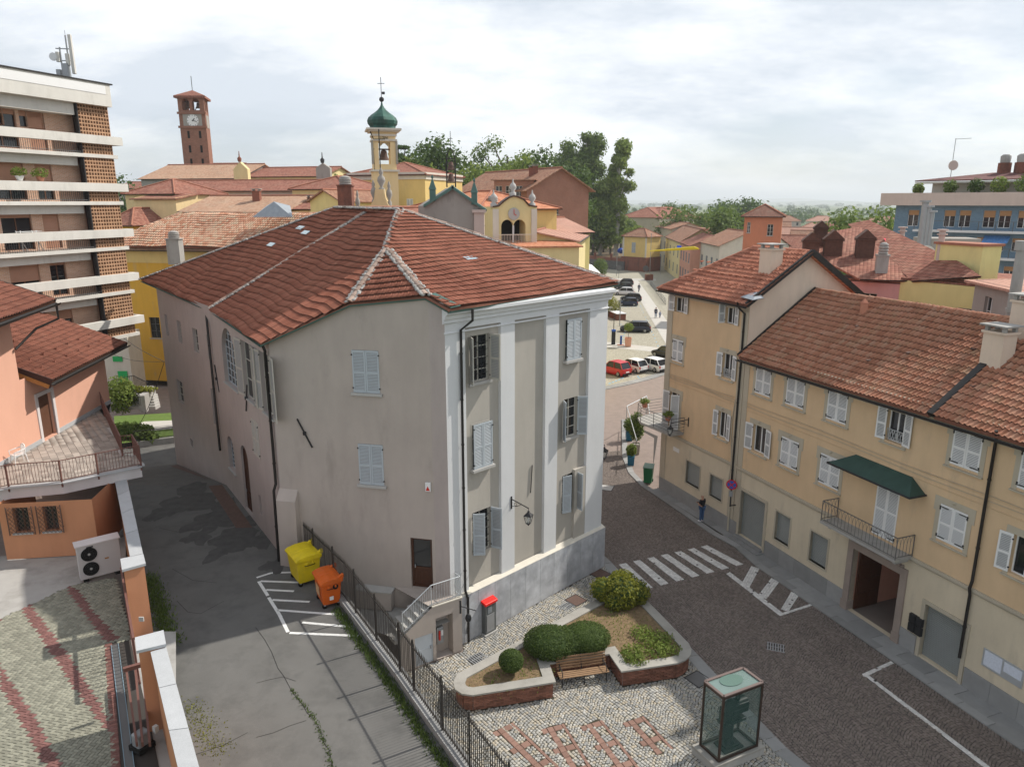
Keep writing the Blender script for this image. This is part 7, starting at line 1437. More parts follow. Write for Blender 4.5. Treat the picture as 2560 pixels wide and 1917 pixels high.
# dark pointed gable with the iron bell frame
def bellgable():
    Y = 52; W = lambda x, y, d=0: GY(x, y, Y)+Vector((0, d, 0)); t = thing('bell_gable', 'dark plastered gable with copper coping and iron bell frame', 'gable', W(1133, 560)); m = MB(); m.prism([W(*p) for p in ((1062, 515), (1133, 470), (1210, 524), (1210, 600), (1062, 600))], (-.6, 1.2, 0)); m.obj('gable_wall', MM['p_grey'], t)
    m = MB(); m.prism([W(*p, -.3) for p in ((1130, 464), (1218, 524), (1216, 530), (1130, 472))], (-.2, 2.2, .1)); m.prism([W(*p, -.3) for p in ((1135, 464), (1060, 512), (1060, 519), (1135, 472))], (-.2, 2.2, .1)); m.obj('coping', MM['copper'], t)
    for x, y in ((1186, 508), (1082, 500)): m = MB(); q = W(x, y); m.box(q+zv*.3, (.4, .4, .8)); m.lathe([(.35, .7), (.05, 1.4), (.12, 1.5), (.02, 1.7)], q, 4, smooth=False, rz=.78); m.obj('pinnacle', MM['copper'], t)
    m = MB(); q = W(1198, 528); m.box(q+Vector((0, 0, -1.3)), (.7, .7, 2.6)); m.box(q+Vector((0, 0, .0)), (.95, .95, .2)); m.obj('corner_pillar', MM['p_pinkgrey'], t)
    m = MB(); b = W(1127, 468, .4)
    for sx in (-.3, .3):
        for sy in (-.3, .3): m.tube([b+Vector((sx, sy, 0)), b+Vector((sx, sy, 1.9)), b+Vector((sx*.5, sy*.5, 2.4)), b+Vector((0, 0, 2.6))], .025, 5)
    for z in (.3, 1.0, 1.9): m.tube([b+Vector((x*.3, y*.3, z)) for x, y in ((-1, -1), (1, -1), (1, 1), (-1, 1), (-1, -1))], .02, 5)
    for i in range(14): m.tube([b+Vector((random.choice((-.34, .34)), random.uniform(-.3, .3), .4+i*.12)), b+Vector((random.uniform(-.42, .42), random.uniform(-.42, .42), .55+i*.12))], .015, 4)
    m.tube([b+zv*2.5, b+zv*3.7], .02, 5); m.bar(b+Vector((-.15, 0, 3.2)), b+Vector((.15, 0, 3.2)), .03); m.obj('bell_frame', MM['iron'], t)
    for z in (.35, 1.15): m = MB(); m.lathe([(.05, .55), (.16, .5), (.2, .2), (.28, 0)], b+zv*z, 10); m.obj('bell', MM['rust'], t)
    tr, _ = bg('side_roof', 'red tiled roof beside the dark gable behind the grey house', 'house', 1010, 50, 1190, 54, 562, 520, 10, 'p_pinkgrey', 'r_red')
bellgable()
# yellow house with twin-arched loggia and clock
def loggia():
    Y = 68; t = thing('loggia_house', 'yellow house with twin arched loggia and clock gable', 'house', GY(1284, 700, Y)); W = Wall(GY(1232, 600, Y).xy, GY(1341, 600, Y+1.5).xy); u = lambda x, y=560: W.px(x, y)[0]; z = lambda y: W.px(1284, y)[1]; L = W.L; a0, a1, am = u(1253), u(1314), u(1284); zb, zs = z(612), z(566); r = (a1-a0)/4
    m = MB(); W.panel(m, 0, L, z(614), z(522), [(a0, a1, zb, zs+r)], 1.6); k = 8
    for c in (a0+r, a1-r):
        for s in (-1, 1): arc = [(c+s*r*math.cos(math.pi*i/(2*k)), zs+r*math.sin(math.pi*i/(2*k))) for i in range(k+1)]; m.prism([W.P(uu, zz, .003) for uu, zz in [(c+s*r, zs+r)]+arc[::-1]], -W.N*.3)
    m.obj('front_wall', MM['p_yel3'], t); hl = (a0, a1, zs, zs+r)
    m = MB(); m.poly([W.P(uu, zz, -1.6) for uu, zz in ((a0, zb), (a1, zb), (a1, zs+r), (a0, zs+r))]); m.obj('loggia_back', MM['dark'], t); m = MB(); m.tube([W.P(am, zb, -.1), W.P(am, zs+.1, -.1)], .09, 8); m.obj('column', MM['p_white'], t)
    cx = u(1284); m = MB(); pts = [(0, z(523)), (L, z(523)), (L, z(517)), (u(1322), z(514)), (u(1308), z(498)), (u(1293), z(492)), (cx, z(490)), (u(1272), z(494)), (u(1258), z(504)), (u(1246), z(515)), (0, z(517))]; m.prism([W.P(uu, zz, .002) for uu, zz in pts], -W.N*.5); m.obj('scrolled_gable', MM['p_yel3'], t); m = MB()
    for (ua, za), (ub, zb_) in zip(pts[2:-1], pts[3:]): m.bar(W.P(ua, za, -.2), W.P(ub, zb_, -.2), .7, .12)
    m.obj('gable_coping', MM['darkwood'], t); m = MB(); 
    for ua in (.0, L-.55): W.box(m, ua, ua+.55, z(612), z(523), .001, .12)
    W.box(m, 0, L, z(614)-.1, z(612), 0, .7); m.obj('corner_pilaster', MM['p_cream'], t)
    for x, zt in ((u(1236), z(517)), (u(1284), z(490)), (u(1332), z(517))): m = MB(); m.lathe([(.3, 0), (.3, .3), (.12, .4), (.34, .75), (.26, 1.0), (.08, 1.2), (.05, 1.5)], W.P(x, zt, -.2), 10); m.obj('urn', MM['stone'], t)
    c = W.P(cx, z(535), .05); m = MB(); m.tube([c, c+W.N*.05], .56, 24); o = m.obj('clock_face', MM['stone'], t)
    for ln, an in ((.4, R(0)), (.28, R(120))): m = MB(); d = W.U*math.sin(an)+zv*math.cos(an); m.bar(c+W.N*.07, c+W.N*.07+d*ln, .06, .02, upv=W.N); m.obj('clock_hand', MM['red_plastic'], o)
    m = MB(); m.bar(W.P(u(1240), z(612)+.95, .6), W.P(u(1336), z(612)+.95, .6), .06)
    for i in range(26): p = W.P(u(1240)+(u(1336)-u(1240))*i/25, z(612), .6); m.bar(p, p+zv*.95, .03)
    m.obj('balcony_railing', MM['p_cream'], t, kind='stuff'); m = MB(); ws = Wall(W.a.xy, (W.a-W.N*8).xy); ws.N = -W.U; ws.panel(m, 0, 8, z(614), z(517)); m.obj('side_wall', MM['p_yel3'], t)
    bg('loggia_roof', 'orange hipped roof behind the loggia house', 'house', 1200, 74, 1392, 80, 520, 478, 14, 'p_yel2', 'r_orange', 'hip', chim=((3, 2, 17.9, 1.2, 1.0, None, 'stack'),)); bg('lower_house', 'pale yellow lower house below the loggia', 'house', 1225, 65.5, 1448, 67, 616, 585, 12, 'p_yel3', 'r_orange', 'shed', over=.3, band=(MM['p_cream'], [(10.6, 1.4, .12)]), wins=((6.0, 7.2, 9.0, 10.3),)); bg('salmon_roof', 'lemon house with salmon roof beside the loggia', 'house', 1385, 80, 1475, 83, 580, 545, 10, 'p_lemon', 'r_salmon', along=True); bg('balcony_house', 'narrow green shuttered house with balconies facing the car park', 'house', 1440, 70, 1466, 84, 600, 575, 8, 'p_yel3', 'r_salmon', shm=mat('shut_green', (.05, .12, .07), .6), wins=((2, 3, 6, 8), (6, 7, 6, 8), (2, 3, 2.5, 4.6)))
loggia()
bg('brick_flats', 'red brick apartment house with low gable among the trees', 'apartment building', 1318, 112, 1472, 118, 470, 425, 22, 'brick_wall', 'r_brown', along=False, over=.8, z0=-2, wins=((4.8, 5.8, 17.2, 18.4),)); bg('brick_flats_wing', 'red brick wing with balconies and flat roof', 'apartment building', 1235, 114, 1335, 113, 452, 440, 14, 'brick_wall', 'r_brown', 'flat', wins=wrow(6.1, 4, 19.2, 1.0, 2.2), chim=((5, 5, 22.6, .8, 1.6, None, 'slab'), (5.6, 5, 22.6, .8, 1.8)))
# ---- street beyond the car park
bb, Wbb = bg('long_beige_house', 'long beige three storey house at the end of the street', 'house', 1545, 268, 1648, 250, 543, 519, 20, 'p_beige', 'r_red', 'hip', shm=mat('shut_slate', (.10, .12, .14), .6), wins=wrow(22, 8, 9.6, 1.5, 2.9)+wrow(22, 8, 5.2, 1.5, 2.9)+wrow(22, 8, .8, 1.5, 3.0)); bg('long_beige_wing', 'plain side wing of the long beige house', 'house', 1650, 250, 1735, 285, 543, 519, 14, 'p_beige', 'r_red', 'hip')
def kiosk():
    t, W = bg('corner_pavilion', 'small yellow pavilion with tiled roof on a brick base', 'pavilion', 1558, 212, 1618, 206, 588, 570, 6.5, 'p_yel2', 'r_brown', 'hip', z0=GY(1584, 643, 208).z, shm=MM['shut_grey'], wins=((3.2, 4.5, 5.2, 8.0),), over=.45); m = MB(); W.box(m, -.2, W.L+.2, -.1, GY(1584, 643, 208).z, -7, .25); m.obj('stone_base', MM['brick_old'], t)
    for u in (0, W.L-.5): m = MB(); W.box(m, u, u+.5, GY(1584, 643, 208).z, 9.4, .002, .08); m.obj('corner_strip', MM['p_cream'], t)
    w = thing('stone_wall', 'dark rubble retaining wall topped with brick beside the pavilion', 'wall', GY(1515, 660, 218)); a, b = GY(1430, 670, 228), GY(1562, 672, 211); h = 3.2; m = MB(); a.z = b.z = 0; m.bar(a+zv*1.2, b+zv*1.2, .8, 2.6); m.obj('rubble', mat('rubble', (.12, .115, .11), .95, var=.5, scale=1.6, bump=.8, bscale=4), w); m = MB(); m.bar(a+zv*2.9, b+zv*2.9, .5, .9); m.obj('brick_parapet', MM['brick_old'], w)
    for f in (.15, .45, .75): m = MB(); m.box(a.lerp(b, f)+zv*3.6, (.6, .6, 1.8)); m.obj('pier', MM['brick_old'], w)
    sheet('park_ground', [GY(x, 640, Y) for x, Y in ((1400, 232), (1566, 213), (1590, 330), (1380, 330))], 2.8, MM['soil'])
kiosk()
for i, (nm, lb, x0, Y0, x1, Y1, ye, yr, d, wm, rm) in enumerate((('street_house', 'pale two storey house by the street bend', 1640, 235, 1680, 214, 566, 552, 10, 'p_beige', 'r_brown'), ('street_house', 'cream house with balcony on the far street', 1665, 214, 1702, 184, 590, 562, 10, 'p_yel3', 'r_brown'), ('street_house', 'salmon house with terrace above the parked cars', 1702, 184, 1728, 168, 604, 580, 10, 'p_rose', 'r_red'), ('street_house', 'white and red shuttered house beyond the corner roof', 1752, 168, 1800, 152, 603, 570, 12, 'p_cream', 'r_brown'), ('street_house', 'brown roofed house left of the orange tower', 1790, 160, 1880, 152, 612, 575, 12, 'p_cream', 'r_dark'), ('terrace_house', 'salmon flat roofed house behind the street row', 1715, 205, 1780, 200, 572, 560, 8, 'p_rose', 'r_brown'))):
    bg(nm, lb, 'house', x0, Y0, x1, Y1, ye, yr, d, wm, rm, 'flat' if nm[0] == 't' else 'gable', shm=MM['shut_slate'], wins=wrow(math.hypot((x1-x0)*180/1818, Y1-Y0), 4, 5.4, 1.3, 2.2)+wrow(math.hypot((x1-x0)*180/1818, Y1-Y0), 4, 1.4, 1.3, 2.2))
bg('orange_tower_house', 'square orange tower house with brown pyramid roof', 'house', 1862, 120, 1957, 118, 537, 511, 6.3, 'p_redplaster', 'r_dark', 'hip', over=.5, wins=((.5, 1.0, 14.2, 15.9), (3.6, 4.5, 13.8, 15.6)))
# ---- roofs and flats behind the long street house
pk, _ = bg('pink_house', 'pink house with red roof and chimneys behind the street house', 'house', 2085, 46, 2255, 43.5, 700, 690, 8, 'p_pink', 'r_red', 'flat', over=0, shm=None, wins=((1.7, 2.6, 11.5, 13.6),))
yh, Wyh = bg('lemon_house', 'lemon yellow house with big red roof behind the street house', 'house', 2252, 43.5, 2462, 39.5, 700, 690, 8, 'p_lemon', 'r_red', 'flat', over=0, wins=((3.4, 4.3, 11.8, 13.3),))
for tt, pl in ((pk, ((2150, 698, 44.2), (2295, 702, 43), (2215, 640, 47), (2150, 566, 54), (2010, 592, 54), (2040, 640, 49))), (yh, ((2280, 702, 42.8), (2452, 690, 39.6), (2400, 655, 43), (2172, 550, 56), (2120, 560, 56)))):
    P_ = [GY(*q) for q in pl]; n_ = (P_[1]-P_[0]).cross(P_[3]-P_[0]).normalized(); P_ = [onplane(x, y, P_[0], n_) for x, y, Y in pl]; poly_roof(tt, P_, MM['r_red']); gutter(tt, [P_[0], P_[1]], MM['gutter'], .08)
for x, y, Y, w, h, cp in ((2027, 615, 49, 1.0, .25, 'gable'), (2082, 615, 49, 1.1, .35, 'gable'), (2050, 595, 51, .85, .6, 'gable'), (2162, 616, 48, 1.05, .4, 'gable'), (2204, 664, 45, .65, .6, 'stack')): chimney(pk, GY(x, y, Y), w, h, MM['brick_soot'] if cp == 'gable' else MM['concrete'], cp, rz=-.3)
p = GY(2448, 705, 41.5); m = MB(); m.box(p+Vector((0, 1.5, -.2)), (1.5, 3, 4.4), R(20)); o = m.obj('yellow_flue', MM['p_lemon'], yh); m = MB(); m.box(p+Vector((0, 1.5, 2.05)), (1.7, 3.2, .14), R(20)); m.obj('flue_tiles', MM['ridgeclay'], o)
for x, y, Y, h in ((2250, 628, 52, 1.6), (2345, 662, 44, 2.0)): p = GY(x, y, Y); m = MB(); m.tube([p-zv*1, p+zv*h], .17, 10); m.tube([p+zv*h, p+zv*(h+.08)], .3, 10); m.tube([p+zv*(h-.25), p+zv*(h-.18)], .28, 10); m.obj('pipe_flue', MM['p_pinkgrey'], yh)
to = thing('red_towel', 'red and white cloth lying on the tiled roof', 'cloth', GY(2215, 605, 50)); p = GY(2212, 607, 50.5); m = MB(); n = 8; m.add([p+Vector((i*.24, j*.22+random.uniform(-.05, .05), -i*.09+j*.09+random.uniform(0, .1)+.1)) for i in range(n) for j in range(3)], [(i*3+j, i*3+j+1, (i+1)*3+j+1, (i+1)*3+j) for i in range(n-1) for j in range(2)], 0, True); m.obj('cloth', mat('towel', (.60, .06, .09), .9, var=.6, scale=5), to)
bg('back_shed', 'stained grey back house with metal roof behind the street house', 'house', 2440, 38, 2580, 33, 700, 690, 8, 'p_grey', 'r_salmon', 'shed', wins=((1.2, 2.0, 12.2, 14.4), (4.2, 5.0, 12.2, 14.4)))
p = GY(2530, 780, 31); fl = thing('concrete_flue', 'tall grey concrete flue pipe behind the street house roof', 'chimney', p-zv*6); m = MB(); m.tube([p-zv*5, p+zv*2.8], .22, 12); m.tube([p+zv*0, p+zv*.15], .26, 12); m.tube([p+zv*2.6, p+zv*3.0], .3, 12); m.obj('flue_pipe', MM['concrete'], fl)
def blueflats():
    t = thing('blue_flats', 'blue tiled apartment house with roof terrace and plants', 'apartment building', GY(2400, 600, 84)); W = Wall(GY(2240, 520, 88).xy, GY(2600, 520, 78).xy); L = W.L; zz = lambda y: W.px(2400, y)[1]; brickmat('blue_tile', (.12, .19, .26), (.15, .23, .31), (.21, .28, .34), bw=.24, bh=.12, ms=.008); hs = []
    for y0, y1, xs in ((526, 568, (2270, 2360, 2398, 2458, 2497, 2545)), (592, 624, (2365, 2395, 2450, 2490, 2540)), (660, 690, (2480, 2530))):
        for x in xs: u = W.px(x, 540)[0]; hs.append((u, u+1.15, zz(y1), zz(y0)))
    m = MB(); W.panel(m, 0, L, -1, zz(514), hs, .2); m.obj('tiled_wall', MM['blue_tile'], t); m = MB(); W.panel(m, 0, 0.01, 0, 1); ws = Wall(W.a.xy, (W.a-W.N*14).xy); ws.N = -W.U; ws.panel(m, 0, 14, -1, zz(514)); m.obj('side_wall', MM['p_apt'], t)
    for h in hs: window(t, W, *h, MM['shut_white'], MM['glass'], None, 'none', bars=(1, 0), depth=.18, blind=(mat('ochreblind', (.42, .23, .11), .7), random.choice((.3, .35, .4, .9))))
    m = MB(); W.box(m, -1.5, L+1, zz(514), zz(482), -14, 1.0); m.obj('terrace_parapet', MM['p_pinkgrey'], t); m = MB(); W.box(m, 3, L+1, zz(482), zz(455), -12, -2.0); m.obj('penthouse_wall', MM['p_cream'], t); m = MB(); a = [W.P(1.5, zz(452), -.6), W.P(L+1, zz(452), -.6), W.P(L+1, zz(436), -6), W.P(8, zz(432), -6)]; m.prism(a, zv*.12); m.prism([W.P(1.5, zz(452), -.6), W.P(8, zz(432), -6), W.P(6, zz(445), -13)], zv*.12); m.obj('penthouse_roof', MM['r_purple'], t)
    m = MB(); W.box(m, 1.5, L+1, zz(457), zz(453), -3, -.7); m.obj('penthouse_fascia', MM['p_apt'], t); m = MB()
    for y in (578, 642): W.box(m, 2.5, L, zz(y)-.12, zz(y)+.12, 0, 1.3)
    m.obj('balcony_slab', MM['p_white'], t); m = MB()
    for y in (578, 642):
        m.bar(W.P(2.6, zz(y)+1.1, 1.2), W.P(L, zz(y)+1.1, 1.2), .05)
        for i in range(int(L/1.6)): m.bar(W.P(2.6+i*1.6, zz(y), 1.2), W.P(2.6+i*1.6, zz(y)+1.1, 1.2), .06)
    m.obj('balcony_railing', MM['rail_dark'], t, kind='stuff')
    for u, y in ((9.5, 588), (13.5, 588), (15.2, 522)): m = MB(); m.prism([W.P(u, zz(y), .05), W.P(u+2.4, zz(y), .05), W.P(u+2.4, zz(y)-.7, 1.2), W.P(u, zz(y)-.7, 1.2)], zv*.06); m.obj('awning', mat('awning_blue', (.10, .25, .55), .8, var=.7, scale=6), t)
    for u in (9.0, 10.6, 12.0): m = MB(); p = W.P(u, zz(433), -6); m.box(p+zv*.4, (1.0, .9, 1.6)); o = m.obj('roof_chimney', MM['brick_old'], t); m = MB(); m.lathe([(.5, 1.2), (.55, 1.9), (.3, 2.1)], p, 8); m.obj('chimney_cap', MM['concrete'], o)
    for i, (u, s) in enumerate(((2.2, .8), (5.5, 1.0), (8.0, 1.1), (10.2, 1.2), (12.5, 1.4), (15.0, 1.1))): p = W.P(u, zz(482)+s*.6, .2); b = thing('terrace_plant', ('first','second','third','fourth','fifth','sixth')[i]+' leafy plant from the left on the blue flats terrace', 'plant', p-zv*s*.6, group='terrace plants of the blue flats'); leaves('foliage', b, [(p, (s*.8, s*.6, s*.8))], 420, .16, ('leaf_light', 'leaf_mid', 'leaf_dark')[i % 3])
    d = thing('roof_dish', 'satellite dish and aerial on the blue flats roof', 'antenna', W.P(4.5, zz(436), -5)); p = W.P(4.2, zz(447), -4); m = MB(); m.tube([p, p+zv*4.6], .04, 5); m.bar(p+zv*4.5, p+zv*4.5+W.U*1.6, .05); m.obj('mast', MM['metal_grey'], d); m = MB(); c = p+zv*1.6-Vector((0, .2, 0)); m.tube([c, c-Vector((0, .08, 0))], .55, 18); m.obj('dish', MM['p_pinkgrey'], d)
blueflats()
p = GY(2312, 640, 60); w = thing('old_wall_dish', 'big white satellite dish on the mossy back wall', 'antenna', p); m = MB(); m.box(GY(2360, 640, 62)+Vector((0, 0, -2)), (4.2, 3, 7), R(-12)); m.obj('mossy_wall', MM['p_grey'], w); m = MB(); m.tube([p, p-Vector((0, .1, 0))], .85, 20); m.obj('dish', MM['p_apt'], w); m = MB()
for i, h in enumerate((3.4, 3.0, 2.6)): q = GY(2300+i*9, 612, 61); m.tube([q-zv*3, q+zv*h], .25, 10); m.tube([q+zv*h, q+zv*(h+.15)], .42, 10)
m.obj('steel_flue', MM['metal_grey'], w)
# ------------------------------------------------------------------ things on the square
c5 = lambda x, y, z=.75: G(1060+x*.4069, 1400+y*.4069, z)
def offs(poly, d):
    n = len(poly); out = []; area = sum(poly[i].x*poly[(i+1) % n].y-poly[(i+1) % n].x*poly[i].y for i in range(n)); s = 1 if area > 0 else -1
    for i in range(n):
        a, b, c = poly[i-1], poly[i], poly[(i+1) % n]; t1 = (b-a).normalized(); t2 = (c-b).normalized(); n1 = Vector((-t1.y, t1.x, 0))*s; n2 = Vector((-t2.y, t2.x, 0))*s; k = (n1+n2); k = k/max(.35, k.dot(n1)); out.append(b+k*d)
    return out
PO = [c5(*p) for p in ((205, 700), (185, 750), (195, 790), (235, 817), (300, 825), (805, 745), (765, 632), (1140, 572), (1215, 680), (1560, 628), (1605, 608), (1635, 580), (1640, 545), (1622, 510), (1335, 215), (1270, 165), (1170, 180), (1080, 232))]; PO = [Vector((p.x, p.y, 0)) for p in PO]
def planter():
    t = thing('planter', 'raised brick planter with grey stone coping in the square', 'planter', c5(800, 600, 0)); core = offs(PO, .1); m = MB(); m.slab([p.xy for p in core], 0, .66); m.obj('wall_core', MM['mortar'], t); inn = offs(PO, .42); n = len(PO); m = MB(); oo = offs(PO, -.03)
    for i in range(n):
        j = (i+1) % n; q = [oo[i], oo[j], inn[j], inn[i]]; m = MB(); m.prism([(p.x, p.y, .69) for p in q], (0, 0, .07)); m.obj('coping', mat('coping_stone', (.33, .315, .285), .8, var=.2, scale=1.5, bump=.2, piece=.07, stain=(.12, .11, .09), sfac=.4), t)
    m = MB(); m.poly([(p.x, p.y, .70) for p in offs(PO, .4)]); m.obj('soil', MM['soil'], t)
    V = [(0, 0, 0), (1, 0, 0), (1, 0, 1), (0, 0, 1), (0, 1, 0), (1, 1, 0), (1, 1, 1), (0, 1, 1)]; F = [(4, 5, 6, 7), (0, 1, 5, 4), (1, 2, 6, 5), (2, 3, 7, 6), (3, 0, 4, 7)]; Ms = []; ob = offs(PO, .06)
    for i in range(n):
        a, b = core[i], core[(i+1) % n]; d = b-a; L = d.length; u = d.normalized(); nn = Vector((u.y, -u.x, 0)); nn = nn if (a+nn*.1-core[i]).length and inpoly([((a+b)/2+nn*.05).x], [((a+b)/2+nn*.05).y], [(p.x, p.y) for p in core])[0] == False else -nn
        k = max(1, round(L/.26)); l = L/k
        for r in range(9):
            for q in range(k+(r % 2)):
                s0, s1 = (q-.5*(r % 2))*l, (q+1-.5*(r % 2))*l; s0, s1 = max(0, s0), min(L, s1)
                if s1-s0 > .03: Ms.append(fr(a+u*(s0+.006)+zv*(.01+r*.0745), u*(s1-s0-.012), nn*(.045+random.uniform(-.003, .004)), (0, 0, .062)))
    pieces('brick', t, V, F, Ms, mat('planter_brick', (.21, .095, .065), .9, var=.25, scale=4, piece=.3), 300, rest='bricks')
    return t
planter(); BR = []
# brick inlays let into the setts
for c, lb in zip(INL, ('first', 'second', 'third', 'fourth')):
    a, b, d, e = [Vector((p.x, p.y, .004)) for p in c]; t = thing('brick_inlay', lb+' red brick ladder inlay from the railing in the square paving', 'paving inlay', (a+b+d+e)/4, group='brick inlays of the square'); ln = (e-a); L = ln.length; n = int(L/.27); Ms = []; wd = min(.9, (b-a).length); X = ln.normalized(); Yv = Vector((-X.y, X.x, 0)); Yv = Yv if Yv.dot(b-a) > 0 else -Yv
    for i in range(n):
        q_ = a+X*(i*.27+.13); Ms.append(fr(q_+Yv*.34, X*.266, Yv*.24, (0, 0, 1))); Ms.append(fr(q_+Yv*.88, X*.266, Yv*.12, (0, 0, 1)))
        if i % 4 == 0: Ms += [fr(q_+Yv*.1, X*.262, Yv*.22, (0, 0, 1)), fr(q_+Yv*.64, X*.262, Yv*.34, (0, 0, 1))]
    BR += [(M_[0, 3], M_[1, 3], X, Yv, abs(M_[:3, 1]).max()) for M_ in Ms]; pieces('inlay_brick', t, SETT_V, SETT_F, Ms, mat('inlay', (.235, .14, .11), .85, var=.2, piece=.14), 120)
def qd(c): x, y, X, Yv, w = c; d = w*.5+.012; return [(x+X.x*a*.15+Yv.x*b*d, y+X.y*a*.15+Yv.y*b*d) for a, b in ((-1, -1), (1, -1), (1, 1), (-1, 1))]
plaza_setts([offs(PO, .05)]+[qd(c) for c in BR])
def bush(name, label, blobs, n, s, m, base, stem=0.):
    t = thing(name, label, 'bush', base); 
    if stem: b = MB(); b.tube([base, base+zv*stem], .03, 6); b.obj('stem', MM['bark'], t)
    leaves('foliage', t, blobs, n, s, m, .9, jit=.03 if 'clipped' in label else .12); b = MB()
    for c, r in blobs: b.ball(c, (r[0]*.86, r[1]*.86, r[2]*.86), 14, 10, noise=.05)
    b.obj('twig_mass', MM['leaf_dark'], t)
q = c5(790, 600, .75); bush('clipped_hedge', 'big clipped round hedge of two joined domes in the planter', [(c5(775, 502, 1.15), (1.15, 1.0, .58)), (c5(1000, 472, 1.15), (1.02, .92, .55)), (c5(885, 492, 1.1), (.9, .85, .5))], 20000, .038, 'leaf_hedge', q)
q = c5(535, 690, .7); bush('topiary_ball', 'small clipped ball bush at the narrow end of the planter', [(q+zv*.55, (.5, .5, .45))], 4500, .032, 'leaf_hedge', q, .4)
q = c5(1205, 250, .75); bush('yellow_shrub', 'yellowish green shrub at the far tip of the planter', [(q+Vector((x, y, z)), (r, r, r*.9)) for x, y, z, r in ((0, 0, .45, .9), (-.8, .2, .5, .6), (.75, .1, .4, .65), (.2, .7, .5, .7), (-.3, -.5, .3, .5))], 5200, .08, 'leaf_yellow', q)
tufts('weeds', [c5(x, y, .7) for x, y in ((330, 740), (560, 700), (690, 690), (640, 640), (900, 420), (1100, 330), (1200, 330), (1300, 400), (1200, 460), (1150, 500))], 1500, .07, .5, .7, MM['leaf_light'], plaza)
t = thing('ground_plants', 'sprawling low plants in the right corner of the planter', 'plant', c5(1400, 560, .75)); leaves('foliage', t, [(c5(x, y, .85), (.55, .5, .22)) for x, y in ((1280, 560), (1380, 500), (1430, 560), (1300, 600), (1500, 540), (1460, 470), (1340, 440))], 2600, .06, 'leaf_light')
def bench():
    a, b = c5(830, 745, .0), c5(1135, 705, .0); a, b = G(1060+835*.4069, 1400+790*.4069, 0), G(1060+1140*.4069, 1400+745*.4069, 0); W = Wall(a.xy, b.xy); L = W.L; t = thing('bench', 'wooden slat bench with iron frame in the planter recess', 'bench', W.P(L/2, 0)); wm = mat('benchwood', (.26, .16, .09), .7, var=.25, scale=7)
    for i in range(4): m = MB(); W.box(m, 0, L, .43, .465, -.1-i*.115, -.01-i*.115); m.obj('seat_slat', wm, t, bevel=.008)
    for i in range(5): m = MB(); z = .52+i*.1; w = -.5-.035*i; W.box(m, 0, L, z, z+.08, w-.03, w); m.obj('back_slat', wm, t, bevel=.008)
    for u in (.12, L/2, L-.12):
        m = MB(); m.tube([W.P(u, 0, -.06), W.P(u, .3, -.1), W.P(u, .43, -.05), W.P(u, .42, -.45), W.P(u, 0, -.6)], .022, 6); m.tube([W.P(u, .42, -.45), W.P(u, 1.02, -.7)], .022, 6); m.obj('leg', MM['iron'], t)
    for u in (.12, L-.12): m = MB(); m.tube([W.P(u, .43, -.05), W.P(u, .65, -.06), W.P(u, .68, -.3), W.P(u, .7, -.55)], .02, 6); m.obj('armrest', MM['iron'], t)
bench()
